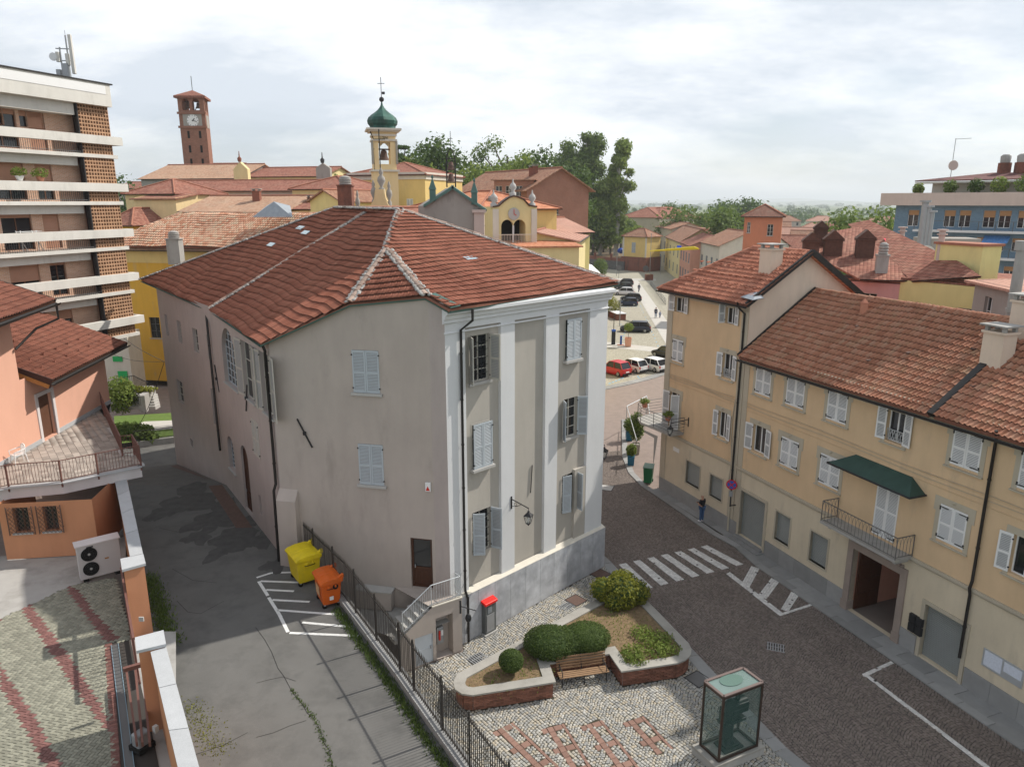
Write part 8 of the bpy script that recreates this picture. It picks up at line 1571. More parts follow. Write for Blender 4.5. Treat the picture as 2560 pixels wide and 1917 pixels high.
# glass case with the old film projector
def case():
    k = .2532; g = lambda x, y, z: G(1480+x*k, 1600+y*k, z); zb = .36; q = [g(*p, zb) for p in ((1070, 1030), (1250, 1195), (1625, 1040))]; q = [q[0], q[1], q[2], q[0]+q[2]-q[1]]; h = 2.55; c = sum(q, Vector())/4; t = thing('display_case', 'glass display case on a stone base with an old film projector inside', 'display case', Vector((c.x, c.y, 0))); e = [c+(p-c)*1.28 for p in q]
    m = MB(); m.slab([p.xy for p in e], 0, .24); m.obj('base', MM['concrete'], t); m = MB(); m.slab([(c+(p-c)*1.31).xy for p in q], .242, .35); m.obj('base_slab', MM['coping_stone'], t, bevel=.015)
    m = MB(); fm = mat('bronze', (.055, .035, .028), .5, metal=.4)
    for p in q: m.bar(p, p+zv*h, .075)
    for z in (.04, h-.04):
        for a, b in zip(q, q[1:]+q[:1]): m.bar(a+zv*z, b+zv*z, .08)
    m.obj('case_frame', fm, t); gl = MATS.get('case_glass') or glassmat('case_glass', (.10, .20, .18), .02, see=.82)
    for a, b in zip(q, q[1:]+q[:1]): m = MB(); m.prism([a+zv*.06, b+zv*.06, b+zv*(h-.06), a+zv*(h-.06)], (b-a).cross(zv).normalized()*.01); m.obj('pane', gl, t)
    m = MB(); m.prism([p+zv*(h-.02) for p in q], zv*.03); m.obj('roof_pane', glassmat('roof_glass', (.22, .31, .285), .12, see=.4), t); m = MB(); X = (q[2]-q[1]).normalized(); Yd = (q[0]-q[1]).normalized(); m.prism([c+zv*(h+.016)+X*(.45*math.cos(i*.314))+Yd*(.3*math.sin(i*.314)+.12) for i in range(20)], zv*.012); m.obj('vent_disc', glassmat('vent_glass', (.10, .17, .14), .2), t)
    m = MB(); ins = [c+(p-c)*.9 for p in q]
    for a, b in zip(q, q[1:]+q[:1]): m.bar(a+zv*(h+.03), b+zv*(h+.03), .1, .04)
    m.obj('case_rim', mat('rim_pink', (.15, .11, .1), .6), t)
    pr = thing('film_projector', 'black antique film projector on a pedestal inside the glass case', 'projector', c); X = (q[2]-q[1]).normalized(); rz = math.atan2(X.y, X.x); M = Matrix.Translation(Vector((c.x, c.y, zb))) @ Matrix.Rotation(rz, 4, 'Z'); bm_ = mat('cast_iron', (.018, .02, .02), .4, var=.3, metal=.5)
    def pt(nm, f, bv=0): m = MB(M); f(m); m.obj(nm, bm_, pr, bevel=bv)
    pt('foot_plate', lambda m: (m.b2(-.42, .42, -.3, .3, 0, .07), m.b2(-.3, .3, -.22, .22, .07, .14))); pt('column', lambda m: m.lathe([(.2, .14), (.14, .3), (.12, .8), (.16, 1.0)], (0, 0, 0), 12)); pt('lamp_house', lambda m: (m.b2(-.1, .62, -.2, .2, 1.35, 1.75), m.tube([(-.1, 0, 1.62), (.6, 0, 1.62)], .22, 14)), .03); pt('table', lambda m: m.b2(-.45, .55, -.2, .2, 1.0, 1.12), .02); pt('flue', lambda m: m.tube([(.25, 0, 1.75), (.25, 0, 2.3)], .09, 10)); pt('lens', lambda m: m.tube([(-.1, 0, 1.5), (-.5, 0, 1.5)], .08, 12))
    pt('upper_reel', lambda m: m.tube([(-.28, -.24, 1.85), (-.28, -.14, 1.85)], .26, 20)); pt('lower_reel', lambda m: m.tube([(-.36, -.24, .85), (-.36, -.14, .85)], .28, 20)); pt('gear_box', lambda m: m.b2(-.4, -.1, -.18, .18, 1.12, 1.62), .02)
case()
def machine():
    p = c5(386, 460, 0); W = Wa; o = G(1100+550*.2174, 1280+1370*.2174, 0); t = thing('ticket_machine', 'grey parking ticket machine with red cap against the marble plinth', 'ticket machine', o); rz = math.atan2(W.U.y, W.U.x); M = Matrix.Translation(o) @ Matrix.Rotation(rz, 4, 'Z')
    def pt(nm, f, mm, bv=0): m = MB(M); f(m); return m.obj(nm, mm, t, bevel=bv)
    pt('foot', lambda m: m.b2(-.4, .4, -.28, .28, 0, .06), MM['stone']); pt('cabinet', lambda m: m.b2(-.33, .33, -.22, .22, .06, 1.5), mat('mach_grey', (.14, .15, .15), .45, metal=.3), .015); pt('front_panel', lambda m: m.b2(-.26, .2, -.235, -.221, .15, 1.0), MM['metal_grey']); pt('display', lambda m: m.b2(-.2, .05, -.236, -.222, 1.08, 1.38), MM['lead']); pt('cap', lambda m: m.prism([(-.38, -.28, 1.5), (.38, -.28, 1.5), (.38, .26, 1.62), (-.38, .26, 1.62)], (0, 0, .12)), mat('cap_red', (.75, .02, .015), .4, var=.03), .02)
    pt('blue_label', lambda m: m.b2(.331, .337, -.12, .12, 1.0, 1.3), MM['sign_blue']); pt('coin_slot', lambda m: m.b2(.331, .34, -.1, .05, .7, .82), MM['dark'])
machine()
cover('drain_grate', 'iron drain grate in the setts before the stair block', 1193, 1645, .8, .55, R(42), True); cover('manhole_cover', 'rusty square cover near the yellow shrub', 1440, 1500, .75, .75, R(42)); cover('drain_grate', 'iron drain grate beside the rusty cover near the yellow shrub', 1417, 1515, .75, .5, R(42), True); cover('manhole_cover', 'rusty cover by the corner of the marble plinth', 1500, 1434, .8, .8, R(42)); cover('manhole_cover', 'dark square cover between planter and display case', 1745, 1697, .75, .75, R(35), m=MM['rail_dark']); cover('drain_grate', 'iron drain grate in the dark road setts', 1939, 1617, .75, .6, R(-20), True); cover('manhole_cover', 'pale square cover in the road near the crossing', 1515, 1219, .9, .9, R(-20), m=MM['stone'])
# ------------------------------------------------------------------ cars, people, trees, street furniture
def car(label, x, y, rz, col, L=4.0, Wd=1.7, H=1.5, hatch=True, group='cars in the car park', dist=None):
    p = G(x, y, 0) if dist is None else GY(x, y, dist); p.z = 0; t = thing('parked_car', label, 'car', p, rz, group); M = WM[t.name]; w = Wd/2; bel = H*.58; m_ = mat('paint_%d_%d_%d' % tuple(int(c*100) for c in col), col, .3, var=.02, spec=.6, fine=0)
    xs = [(-.5, .34, .86, .72), (-.485, .2, .9, .86), (-.42, .16, bel*.96/H*1.0, .97), (-.2, .15, bel/H, 1.), (.1, .15, bel/H, 1.), (.28, .16, bel*.98/H, .98), (.42, .18, bel*.86/H, .92), (.49, .24, bel*.7/H, .8), (.5, .3, bel*.6/H, .7)]; m = MB(M); rings = []
    xs = [(a, b, (c if c <= bel/H else bel/H), d) for a, b, c, d in xs]
    for f, zl, zt, k in xs: rings.append([(f*L, s*w*k*q, z) for s, q, z in ((-1, .93, zl), (-1, 1.0, zl+.22), (-1, 1., zt*H-.12), (-1, .93, zt*H), (1, .93, zt*H), (1, 1., zt*H-.12), (1, 1.0, zl+.22), (1, .93, zl))])
    for a, b in zip(rings[:-1], rings[1:]): m.add(a+b, [(i, (i+1) % 8, 8+(i+1) % 8, 8+i) for i in range(8)], 0, True)
    m.poly(rings[0]); m.poly(rings[-1][::-1]); m.obj('body', m_, t)
    r0, r1 = (-.47 if hatch else -.4), (.27); gh = [(r0, bel-.02, .9, .9), (-.36, H-.06, .78, .84), (.0, H-.03, .8, .88), (.1, H-.06, .8, .86), (r1, bel-.02, .86, .9)]; m = MB(M); sec = []
    for f, z, k, kb in gh: sec.append([(f*L, -w*kb, bel-.03), (f*L, -w*k, z), (f*L, w*k, z), (f*L, w*kb, bel-.03)])
    for a, b in zip(sec[:-1], sec[1:]): m.add(a+b, [(0, 1, 5, 4), (1, 2, 6, 5), (2, 3, 7, 6)])
    m.obj('windows', MM['glass'], t); m = MB(M); rp = [(-.37, H-.045), (-.2, H-.01), (0, H-.01), (.1, H-.045)]
    for (fa, za), (fb, zb) in zip(rp[:-1], rp[1:]): m.prism([(fa*L, -w*.81, za), (fb*L, -w*.81, zb), (fb*L, w*.81, zb), (fa*L, w*.81, za)], (0, 0, .03))
    for s in (-1, 1):
        for (fa, za, ka), (fb, zb, kb) in (((r0, bel, .91), (-.365, H-.04, .8)), ((r1, bel, .88), (.1, H-.05, .81)), ((-.13, bel, .91), (-.12, H-.03, .82))): m.bar((fa*L, s*w*ka, za), (fb*L, s*w*kb, zb), .07, .05)
    m.obj('roof', m_, t)
    for fx in (-.31, .32):
        for s in (-1, 1):
            c = Vector((fx*L, s*(w-.1), .31)); m = MB(M); m.tube([c-Vector((0, s*.1, 0)), c+Vector((0, s*.09, 0))], .31, 18); o = m.obj('wheel', mat('tyre', (.012, .012, .012), .8), t); m = MB(M); m.tube([c+Vector((0, s*.085, 0)), c+Vector((0, s*.1, 0))], .2, 12); m.obj('rim', MM['metal_grey'], o)
    for s in (-1, 1):
        m = MB(M); m.b2(-.497*L, -.455*L, s*w*.76-.1, s*w*.76+.1, bel-.28, bel-.02); m.obj('tail_light', MM['red_plastic'], t); m = MB(M); m.ball((.45*L, s*w*.68, bel*.68), (.14, .16, .09), 8, 6); m.obj('headlight', MM['lead'], t); m = MB(M); m.box((.2*L, s*(w+.06), bel+.06), (.12, .16, .12)); m.obj('mirror', m_, t)
    m = MB(M); m.b2(-.512*L, -.49*L, -.26, .26, .5, .62); m.obj('number_plate', MM['shut_white'], t); m = MB(M); m.b2(-.508*L, -.46*L, -w*.84, w*.84, .22, .42); m.obj('bumper', MM['dark'], t)
h1 = math.atan2(.78, -.62); h2 = math.atan2(.16, -.98)
car('red hatchback nearest the grey house in the car park', 1538, 935, h1, (.50, .012, .015), 3.7, 1.66, 1.58); car('small white hatchback between red and larger white car', 1581, 927, h1, (.72, .70, .68), 3.6, 1.63, 1.48); car('white hatchback at the right of the front car row', 1627, 924, h1, (.74, .74, .74), 4.0, 1.73, 1.48); car('black car half hidden behind the yellow corner house', 1668, 893, h1, (.015, .015, .017), 4.2, 1.75, 1.5)
car('dark blue estate car standing alone in the car park', 1588, 829, h2, (.012, .016, .03), 4.6, 1.82, 1.6, True); car('navy small car parked before the black one', 1570, 764, h2, (.012, .025, .06), 3.7, 1.65, 1.5); car('black car right behind the navy small car', 1577, 752, h2, (.012, .013, .014), 4.2, 1.75, 1.5); car('white crossover car in the far row', 1560, 737, h2, (.72, .72, .73), 4.3, 1.8, 1.58); car('dark green car beyond the white crossover', 1558, 722, h2, (.02, .03, .03), 4.1, 1.75, 1.45); car('black car with red tail lights at the end of the far row', 1562, 712, h2, (.015, .015, .015), 4.1, 1.75, 1.45)
for i, (x, y, c, lb) in enumerate(((1659, 647, (.10, .11, .12), 'dark grey car farthest up the street'), (1666, 653, (.16, .14, .13), 'brown grey car second up the street'), (1680, 660, (.45, .45, .45), 'silver car parked below the street houses'), (1692, 668, (.06, .13, .17), 'teal car nearest of those along the street'))): car(lb, x, y, R(105), c, 4.1, 1.75, 1.5, group='cars parked along the street')
def skin(name, V, E, Rr, mate, parent, M, sub=2):
    bm = bmesh.new(); ly = bm.verts.layers.skin.verify(); vs = [bm.verts.new(M @ Vector(v)) for v in V]
    for v, r in zip(vs, Rr): v[ly].radius = (r, r)
    vs[0][ly].use_root = True
    for a, b in E: bm.edges.new((vs[a], vs[b]))
    me = bpy.data.meshes.new(name); bm.to_mesh(me); bm.free(); me.materials.append(mate); o = bpy.data.objects.new(name, me); _link(o, parent, Matrix.Identity(4)); s = o.modifiers.new('skin', 'SKIN'); s.use_smooth_shade = True; q = o.modifiers.new('sub', 'SUBSURF'); q.levels = sub; q.render_levels = sub; return o
def person(label, p, rz, h, top, leg, hair, arms='down', walk=0., coat=0., sh=(.6, .6, .6)):
    t = thing('person', label, 'person', p, rz); M = WM[t.name] @ Matrix.Scale(h/1.75, 4); sk = mat('skin', (.45, .25, .17), .6, var=.05); w = walk; lf = [(.1, 0, .93), (.1, .12*w, .5), (.1, .02*w-.0, .08), (.1, .14+.05*w, .04)]; rf = [(-.1, 0, .93), (-.1, .05*w, .5), (-.1, -.3*w, .1+.05*abs(w)), (-.1, .14-.28*w, .04)]
    if arms == 'phone': la = [(.19, 0, 1.43), (.24, .02, 1.14), (.06, .26, 1.12)]; ra = [(-.19, 0, 1.43), (-.24, .02, 1.14), (-.05, .27, 1.16)]
    else: la = [(.19, 0, 1.43), (.23, -.04-.12*w, 1.15), (.25, .04-.2*w, .9)]; ra = [(-.19, 0, 1.43), (-.23, .04+.12*w, 1.15), (-.25, .12+.2*w, .9)]
    V = [(0, 0, .95), (0, .01, 1.15), (0, 0, 1.36), (0, 0, 1.5), (0, .02, 1.6), (0, .03, 1.7)]+la+ra+lf+rf; E = [(0, 1), (1, 2), (2, 3), (3, 4), (4, 5), (2, 6), (6, 7), (7, 8), (2, 9), (9, 10), (10, 11), (0, 12), (12, 13), (13, 14), (14, 15), (0, 16), (16, 17), (17, 18), (18, 19)]
    skin('body', V, E, [.13, .12, .13, .055, .085, .08, .055, .045, .035, .055, .045, .035, .085, .06, .042, .035, .085, .06, .042, .035], sk, t, M)
    zc = .93-coat; sl_ = 1 if arms == 'phone' else 2; V2 = [(0, 0, zc), (0, .01, 1.15), (0, 0, 1.37), (0, 0, 1.46)]; E2 = [(0, 1), (1, 2), (2, 3)]; R2 = [.155+coat*.12, .14, .15, .075]
    for a in (la, ra): k = len(V2); mid = Vector(a[0]).lerp(Vector(a[1]), .75); V2 += [a[0], tuple(mid)]; E2 += [(2, k), (k, k+1)]; R2 += [.075, .065]; 
    if sl_ == 2:
        for j, a in enumerate((la, ra)): V2.append(tuple(Vector(a[1]).lerp(Vector(a[2]), .8))); E2.append((5+2*j, len(V2)-1)); R2.append(.052)
    skin('shirt', V2, E2, R2, top, t, M); V3 = [(0, 0, .96), *lf[:3], *rf[:3]]; skin('trousers', V3, [(0, 1), (1, 2), (2, 3), (0, 4), (4, 5), (5, 6)], [.145, .098, .075, .06, .098, .075, .06], leg, t, M)
    for f in (lf, rf): m = MB(M); a = Vector(f[2]); m.ball(a+Vector((0, .07, -.03)), (.05, .14, .055), 8, 6); m.obj('shoe', mat('shoe_%d' % int(sh[0]*10), sh, .6), t)
    if hair: m = MB(M); m.ball((0, .0, 1.7), (.092, .1, .095), 12, 8); m.obj('hair', hair, t)
    m = MB(M); m.box((0, .125, 1.66), (.03, .03, .045)); 
    for s in (-1, 1): m.ball((s*.088, .03, 1.66), (.015, .025, .035), 6, 4)
    m.obj('face', sk, t); m = MB(M)
    for s in (-1, 1): m.ball((s*.035, .108, 1.685), (.013, .008, .008), 6, 4)
    m.box((0, .108, 1.62), (.05, .01, .01)); m.obj('eyes_and_mouth', MM['dark'], t)
    for a in (la, ra):
        m = MB(M); hd = Vector(a[2]); f = Vector((0, 1, .1)) if arms == 'phone' else Vector((0, .15, -1))
        m.ball(hd+f*.04, (.035, .03, .045), 8, 6)
        for i in range(4): b = hd+f*.07+Vector(((i-1.5)*.018, 0, 0)); m.tube([b, b+f*(.045-.006*abs(i-1.2)), b+f*.06+Vector((0, .02, .01))], .009, 5)
        m.tube([hd+Vector((-.03*math.copysign(1, a[0][0]), 0, 0)), hd+f*.05+Vector((-.055*math.copysign(1, a[0][0]), .01, .01))], .01, 5); m.obj('hand', sk, t)
    return t
jn = mat('jeans', (.05, .10, .20), .85, var=.2, scale=9); bk_ = mat('cloth_black', (.018, .018, .022), .85); nv = mat('cloth_navy', (.03, .04, .07), .85)
pm = person('bald man in black polo shirt and jeans looking at his phone', G(1753, 1304, .05), R(35), 1.74, bk_, jn, None, 'phone', sh=(.7, .7, .7))
f = thing('smartphone', 'dark smartphone held by the man at the kerb', 'phone', WM[pm.name] @ Vector((0, .33, 1.15))); m = MB(WM[pm.name]); m.box((0, .34, 1.17), (.16, .1, .012)); m.obj('phone_body', MM['dark'], f)
person('man in dark clothes walking along the car park path', G(1597, 730, .01), R(200), 1.78, nv, nv, MM['darkwood'], walk=.6, sh=(.1, .1, .1)); person('person in long dark coat walking with a child', G(1639, 794.5, .01), R(170), 1.76, nv, jn, MM['darkwood'], walk=.4, coat=.2, sh=(.1, .1, .1)); person('small child in pale jacket beside the person in the coat', G(1649.5, 794.5, .01), R(190), 1.18, mat('cloth_pale', (.42, .45, .55), .85), mat('cloth_grey', (.25, .28, .35), .85), MM['darkwood'], walk=.4, sh=(.5, .3, .3))
# trees of the park
T = lambda y, Y: CAM_H+(506-y)/1818*Y
for a in (('broad dark tree left of the bell frame', 1092, 150, 6, T(375, 150), 12, 'leaf_dark', 6500, .42, 'bark', 'round'), ('tall dark broadleaf tree behind the bell frame', 1128, 168, 6, T(362, 168), 13, 'leaf_dark', 6500, .45, 'bark', 'round'), ('pale green tree below the dark ones', 1180, 150, 4, T(412, 150), 11, 'leaf_light', 5200, .4, 'bark', 'round'), ('bright green crowned tree above the brick flats', 1268, 172, 6, T(352, 172), 11.5, 'leaf_mid', 6500, .42, 'bark', 'round'), ('leafy tree filling the gap right of the bell frame', 1225, 156, 4, T(425, 156), 10, 'leaf_mid', 4500, .4, 'bark', 'round'), ('lower light tree left below the dark ones', 1072, 145, 4, T(405, 145), 9, 'leaf_light', 4500, .4, 'bark', 'round'), ('small pale tree left of the brick flats chimney', 1312, 160, 6, T(398, 160), 9, 'leaf_light', 3600, .4, 'bark', 'round'), ('dark tree left of the poplars', 1385, 160, 6, T(355, 160), 12, 'leaf_dark', 6500, .42, 'bark', 'round'), ('tall light poplar behind the brick flats', 1470, 238, 2.8, T(338, 238), 13, 'leaf_mid', 15000, .55, 'bark_pale', 'column'), ('tallest ragged poplar with pale trunk by the pavilion', 1545, 230, 2.8, T(355, 230), 9.5, 'leaf_light', 12000, .55, 'bark_pale', 'column'), ('leafy poplar between the two tall ones', 1504, 234, 2.8, T(450, 234), 14, 'leaf_light', 10000, .55, 'bark_pale', 'column'), ('wide light crowned tree joining the tall poplars', 1440, 240, 2.8, T(352, 240), 17, 'leaf_mid', 9000, .55, 'bark', 'round'), ('yellowish young tree beside the beige house', 1590, 225, 2.8, T(560, 225), 7, 'leaf_light', 2200, .4, 'bark', 'round'), ('umbrella shaped cedar beside the palazzo roof', 1012, 150, 6, T(382, 150), 5, 'leaf_dark', 1400, .3, 'bark', 'umbrella'), ('dark tree between convent and apartment block', 318, 170, 2, T(450, 170), 12, 'leaf_dark', 2500, .5, 'bark', 'round'), ('small tree left of the palazzo', 862, 112, 8, T(438, 112), 4, 'leaf_mid', 900, .35, 'bark', 'round'), ('big round dark tree behind the orange tower', 1835, 330, 0, T(507, 330), 32, 'leaf_dark', 5000, .9, 'bark', 'round'), ('bushy tree left of the orange tower', 1845, 180, 0, T(528, 180), 14, 'leaf_mid', 3500, .5, 'bark', 'round'), ('olive green tree behind the beige house', 1738, 230, 0, T(525, 230), 20, 'leaf_mid', 3500, .6, 'bark', 'round'), ('pointed dark tree far behind the beige house', 1683, 420, 0, T(508, 420), 18, 'leaf_dark', 1500, .8, 'bark', 'round'), ('round tree behind the lemon house roof', 2170, 110, 0, T(525, 110), 10, 'leaf_mid', 3500, .4, 'bark', 'round')): lb, x, Y, z0, zt, w, m_, n, s, tr, shp = a; w *= 1.4 if shp == 'round' and Y < 180 else 1; zt += (zt-z0)*.05 if Y < 200 else 0; tree(lb, x, 0, Y, z0, zt-z0, w, m_, n, s, tr, shape=shp)
for i, (x, Y) in enumerate(((1485, 232), (1512, 245), (1530, 236), (1556, 250), (1572, 240))):
    p = GY(x, 506, Y); p.z = 2.8; t = thing('park_tree', 'slim dark trunked tree in the park behind the wall', 'tree', p, group='slim trees of the park'); m = MB(); m.tube([p, p+zv*8], [.35, .2], 6); m.obj('trunk', MM['bark'], t); leaves('crown', t, [(p+zv*8.5, (3, 3, 2.6))], 900, .45, 'leaf_mid')
# car park furniture
def bushp(lb, x, y, r, n, m_, s=.13): p = G(x, y, 0); t = thing('shrub', lb, 'shrub', p); leaves('foliage', t, [(p+zv*r[2]*.9, r)], n, s, m_, .4)
bushp('yellow green shrub beside the grey house corner', 1525, 790, (1.8, 1.6, 1.7), 2200, 'leaf_yellow'); bushp('second yellow green shrub farther along the terrace', 1514, 768, (1.6, 1.6, 1.8), 1800, 'leaf_yellow'); bushp('green shrub by the white awning', 1500, 692, (2.0, 2.0, 2.6), 1800, 'leaf_mid', .2)
def pot(lb, x, y, s, col, h, r, m_, n=500, sq=True, dist=None):
    p = G(x, y, .05); t = thing('potted_plant', lb, 'plant', p); b = MB(); b.lathe([(s*.42, 0), (s*.5, s*.9), (s*.44, s*.9), (s*.4, s*.8)], p, 4 if sq else 12, smooth=not sq, rz=.6); b.obj('pot', col, t); b = MB(); b.tube([p+zv*s*.7, p+zv*h*.8], .03, 5); b.obj('stem', MM['bark'], t); leaves('foliage', t, [(p+zv*h, r)], n, .1, m_, .2)
tb = mat('pot_blue', (.02, .13, .22), .5); pot('tall bush in a grey trough under the corner balcony', 1589, 1133, .9, MM['p_grey'], 2.2, (.6, .6, 1.2), 'leaf_mid', 1600); pot('small bush in a blue pot at the pavement edge', 1577, 1161, .75, tb, 1.15, (.4, .4, .45), 'leaf_light', 700); pot('bush in a blue pot behind the tall bush', 1573, 1100, .8, tb, 1.3, (.5, .5, .6), 'leaf_mid', 700); pot('small tree in a brown planter before the dark estate car', 1570, 865, 1.3, MM['p_rose'], 2.6, (.7, .7, .6), 'leaf_light', 600)
for lb, u, w in (('flower pot at the street end of the corner balcony', 1.7, .8), ('yellow green plant on the far side of the corner balcony', -1.5, .5)): p = Wy.P(u, 5.42, w); t = thing('balcony_pot', lb, 'plant', p); b = MB(); b.lathe([(.14, 0), (.22, .35), (.2, .35)], p, 10); b.obj('pot', MM['t_y1'], t); leaves('foliage', t, [(p+zv*.45, (.35, .3, .2))], 260, .07, 'leaf_light')
p = G(1620, 1206, .05); gb = thing('green_bin', 'green wheelie bin at the corner of the yellow house', 'bin', p, R(-20)); M = WM[gb.name]; gm2 = mat('bin_green', (.02, .13, .05), .5); m = MB(M); m.prism([(-.28, -.3, .08), (.28, -.3, .08), (.24, .3, .08), (-.24, .3, .08)], (0, 0, .1)); rA = [(-.26, -.28, .1), (.26, -.28, .1), (.26, .28, .1), (-.26, .28, .1)]; rB = [(-.32, -.36, 1.15), (.32, -.36, 1.15), (.32, .36, 1.15), (-.32, .36, 1.15)]; m.add(rA+rB, [(0, 1, 5, 4), (1, 2, 6, 5), (2, 3, 7, 6), (3, 0, 4, 7), (3, 2, 1, 0), (4, 5, 6, 7)]); m.obj('bin_body', gm2, gb, bevel=.02); m = MB(M); m.prism([(-.35, -.4, 1.16), (.35, -.4, 1.16), (.35, .4, 1.24), (-.35, .4, 1.24)], (0, 0, .06)); m.obj('lid', mat('bin_lid', (.16, .25, .2), .5), gb, bevel=.02)
for s in (-1, 1): m = MB(M); m.tube([(s*.2, .32, .1), (s*.3, .32, .1)], .1, 10); m.obj('wheel', MM['dark'], gb)
# tent frame, meter, signs, lamp posts, awning, banner
fr_ = thing('steel_frame', 'bare grey steel awning frame beside the corner balcony', 'frame', G(1564, 1096, 0)); a = G(1564, 1096, 0); m = MB(); b = Wy.P(-1.5, 0, 1.0); b.z = 0; top = 2.78
for p in (a, a+Vector((2.2, 3.2, 0))): m.tube([p, p+zv*top], .035, 6)
m.tube([a+zv*top, b+zv*(top+.3)], .035, 6); m.tube([a+zv*top, a+Vector((2.2, 3.2, top))], .035, 6); m.tube([a+Vector((2.2, 3.2, top)), b+Vector((1.6, 3, top+.3))], .035, 6); m.obj('frame_tubes', MM['rail_grey'], fr_)
def postthing(nm, lb, cat, x, y, parts): p = G(x, y, 0); t = thing(nm, lb, cat, p); [(lambda q: (f(q, p), q.obj(n_, mm, t)))(MB()) for n_, f, mm in parts]; return t
postthing('parking_meter', 'dark blue parking meter by the car park path', 'parking meter', 1533, 861, [('meter_body', lambda q, p: q.box(p+zv*.9, (.5, .4, 1.8)), MM['iron']), ('meter_top', lambda q, p: q.box(p+zv*1.95, (.55, .45, .25)), MM['sign_blue']), ('meter_pole', lambda q, p: q.tube([p+zv*2, p+zv*4.2], .05, 6), MM['iron'])]); postthing('bollard', 'blue bollard beside the parking meter', 'bollard', 1552, 863, [('post', lambda q, p: q.box(p+zv*.65, (.25, .25, 1.3)), MM['sign_blue']), ('base', lambda q, p: q.box(p+zv*.05, (.9, .5, .1)), MM['p_rose'])])
for x, y, lb in ((1546.5, 697, 'round sign on a pole left of the path'), (1613.5, 698, 'round sign on a pole by the brick planter')): postthing('round_sign', lb, 'road sign', x, y, [('pole', lambda q, p: q.tube([p, p+zv*3], .05, 6), MM['metal_grey']), ('disc', lambda q, p: q.tube([p+Vector((0, -.06, 2.7)), p+Vector((0, -.02, 2.7))], .75, 16), MM['rail_dark'])])
for x, y, h, lb in ((1624, 690, 11, 'slim lamp post by the street'), (1651, 685, 5, 'short pole by the street kerb'), (1541, 690, 6, 'thin pole by the ramp railing'), (1549, 815, 4.2, 'pole beside the dark estate car')): postthing('street_pole', lb, 'pole', x, y, [('pole', lambda q, p, h=h: q.tube([p, p+zv*h], .07, 6), MM['metal_grey']), ('pole_head', lambda q, p, h=h: q.box(p+zv*h, (.2, .5, .12)), MM['metal_grey'])])
postthing('brick_planter', 'brown planter box at the end of the ramp', 'planter', 1622, 700, [('box', lambda q, p: q.box(p+zv*.7, (1.8, 1.8, 1.4)), MM['brick_old']), ('soil', lambda q, p: q.box(p+zv*1.38, (1.6, 1.6, .1)), MM['soil'])]); postthing('yellow_bin', 'yellow box standing by the pavilion base', 'bin', 1615, 673, [('box', lambda q, p: q.box(p+zv*1.2, (1.6, 1.6, 2.4)), mat('yel_box', (.75, .48, .02), .5)), ('lid', lambda q, p: q.box(p+zv*2.5, (1.7, 1.7, .3)), MM['shut_white'])])
p = G(1545, 797, 0); t = thing('low_wall', 'low wall with white top beside the yellow green shrubs', 'wall', p); m = MB(); m.box(p+Vector((-.6, 3, .5)), (1.6, 9, 1.0), R(12)); m.obj('brick_body', MM['brick_old'], t); m = MB(); m.box(p+Vector((-.6, 3, 1.05)), (1.8, 9.2, .1), R(12)); m.obj('top_slab', MM['p_white'], t)
t = thing('ramp_railing', 'grey railing along the street edge of the car park', 'railing', G(1640, 745, 0)); m = MB(); a, b = G(1626, 712, 0), G(1664, 762, 0)
for z in (.1, .6, 1.1): m.bar(a+zv*z, b+zv*z, .06)
for i in range(14): q = a.lerp(b, i/13); m.bar(q, q+zv*1.1, .06)
m.obj('rails', MM['rail_dark'], t); t = thing('white_awning', 'white shop awning above the car park corner', 'awning', GY(1475, 690, 92)); m = MB(); q = [GY(x, y, Y) for x, y, Y in ((1462, 658, 95), (1480, 664, 100), (1501, 684, 98), (1472, 676, 92))]; m.prism(q, zv*.08); m.obj('canvas', MM['shut_white'], t)
t = thing('yellow_banner', 'long yellow banner strung over the street', 'banner', GY(1680, 625, 126)); m = MB(); q = [GY(x, y, Y) for x, y, Y in ((1625, 629, 132), (1745, 620, 122), (1748, 624, 122), (1735, 617, 122))]; m.prism([q[0], q[1], q[2]], (0, .05, .06)); m.prism([q[0]+zv*.1, q[3], q[1]], (0, .3, .06)); m.obj('banner_cloth', mat('banner', (.75, .62, .02), .7, var=.05), t)
t = thing('shop_sign', 'small bright blue lit shop sign on the far street', 'sign', GY(1698, 617, 128)); m = MB(); m.box(GY(1698, 617, 128), (.75, .15, .4)); o = m.obj('sign_box', mat('blue_sign', (.01, .1, .9), .4, var=.02), t)
t = thing('blue_tarp', 'blue tarpaulin over a heap beside the pavilion', 'tarpaulin', GY(1553, 630, 216)); m = MB(); m.ball(GY(1552, 627, 218), (1.1, .9, .8), 12, 8, noise=.1); m.obj('sheet', mat('tarp', (.01, .06, .35), .5), t)
# overhead wires near the alley
t = thing('overhead_wires', 'black cables strung from the grey house corner over the alley', 'cable', Wf.P(.1, 9.0)); m = MB(); a = Wf.P(.05, 8.4, .05)
for x, y, Y in ((240, 865, 66), (250, 790, 68), (330, 1090, 52)): b = GY(x, y, Y); m.tube([a.lerp(b, i/8)-zv*(.5*math.sin(math.pi*i/8)) for i in range(9)], .02, 4, cap=False)
m.obj('wires', MM['iron'], t)
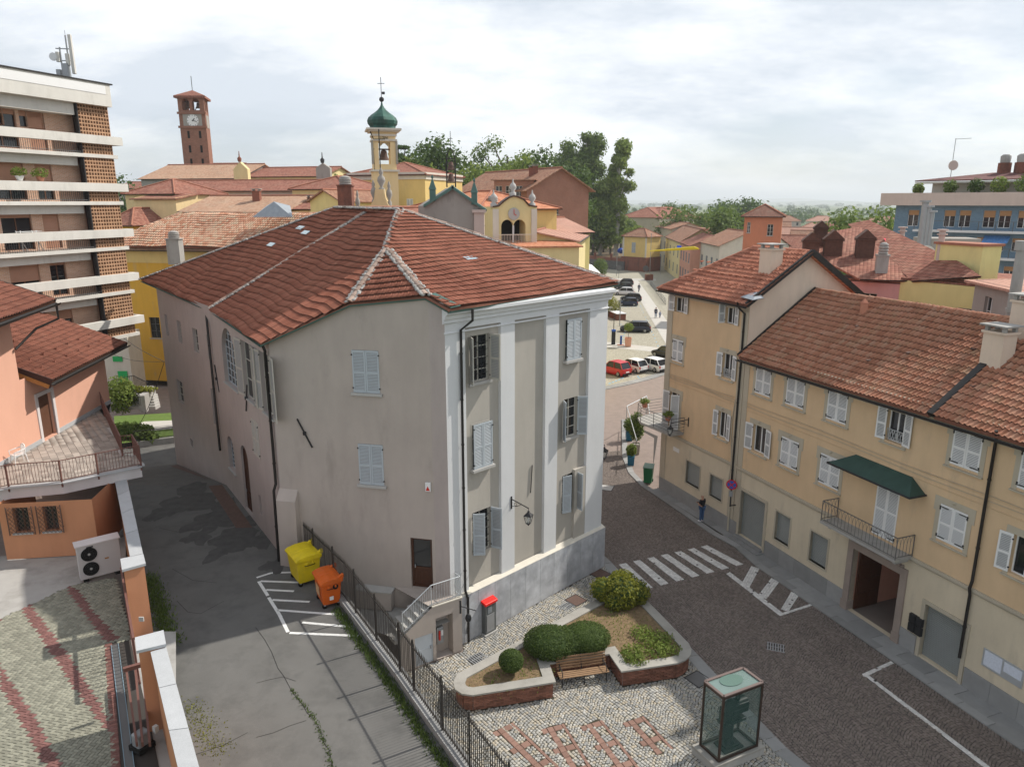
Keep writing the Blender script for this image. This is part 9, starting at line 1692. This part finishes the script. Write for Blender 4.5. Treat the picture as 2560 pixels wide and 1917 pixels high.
# ------------------------------------------------------------------ the plain, far houses, hills, air
fh = [(x, Y, w) for x, Y, w in ((1720, 300, 12), (1760, 360, 14), (1960, 260, 12), (2000, 300, 14), (2040, 340, 16), (1985, 220, 11), (2030, 230, 13), (2075, 270, 12), (2120, 330, 18), (2110, 240, 12), (2150, 380, 24), (1925, 400, 16), (2020, 420, 16), (2080, 190, 12), (2000, 170, 11), (1960, 160, 12), (2180, 280, 14), (1800, 420, 14), (1900, 300, 12))]
for i, (x, Y, w) in enumerate(fh):
    a = GY(x, 540, Y); zr = random.uniform(7, 9.5); house('far_house', 'far small house with red tiled roof on the plain', 'house', (a.x, Y), (a.x+w*.95, Y-w*.3), w*.7, 0, zr, 2.6, MM[random.choice(('p_cream', 'p_yel3', 'p_pinkgrey', 'p_beige'))], MM[random.choice(('r_red', 'r_brown', 'r_salmon'))], random.choice(('gable', 'hip')), group='far houses on the plain', gut=False, fm=MM['iron'], wins=wrow(w, 3, zr-2.4, 1.0, 1.5)+wrow(w, 3, zr-5.6, 1.0, 1.5))
blobs = []
for i in range(420):
    Y = 650*math.exp(random.uniform(0, 2.4)); x = random.uniform(-.65, .75)*Y; s = random.uniform(3, 6.5)*(1+Y/4000); blobs.append((Vector((x, Y, s*.6)), (s*random.uniform(1, 3.5), s, s*.8)))
o = leaves('tree_belts', None, blobs, 42000, 3.0, 'leaf_dark', .5, True); o['label'] = 'hazy belts of trees across the far plain'; o['category'] = 'trees'; o['kind'] = 'stuff'
m = MB(); n = 90
for r, (Y, hh) in enumerate(((7000, 40), (11000, 85), (16000, 130))):
    pr = [(-Y*1.1+2.2*Y*i/n, hh*(.45+.3*math.sin(i*.21+r*2)+.2*math.sin(i*.53+r)+.12*math.sin(i*1.3+r*3))) for i in range(n+1)]; m.add([(x, Y, -5) for x, z in pr]+[(x, Y+600, z) for x, z in pr]+[(x, Y+1800, -5) for x, z in pr], [(i, i+1, n+2+i, n+1+i) for i in range(n)]+[(n+1+i, n+2+i, 2*n+3+i, 2*n+2+i) for i in range(n)], 0, True)
struct('hills', m, MM['plain'])
m = MB(); m.b2(-17000, 17000, -80, 19500, -8, 165); hz = m.obj('haze', None, fix=True); hz.data.materials.clear(); mh = bpy.data.materials.new('air'); mh.use_nodes = True; nt = mh.node_tree; nt.nodes.remove(nt.nodes['Principled BSDF']); pv = nt.nodes.new('ShaderNodeVolumePrincipled'); pv.inputs['Density'].default_value = .0002; pv.inputs['Color'].default_value = (.9, .96, 1, 1); pv.inputs['Anisotropy'].default_value = .2; nt.links.new(pv.outputs[0], nt.nodes['Material Output'].inputs['Volume']); hz.data.materials.append(mh); hz['kind'] = 'stuff'; hz['label'] = 'thin summer haze over town and plain'; hz['category'] = 'haze'
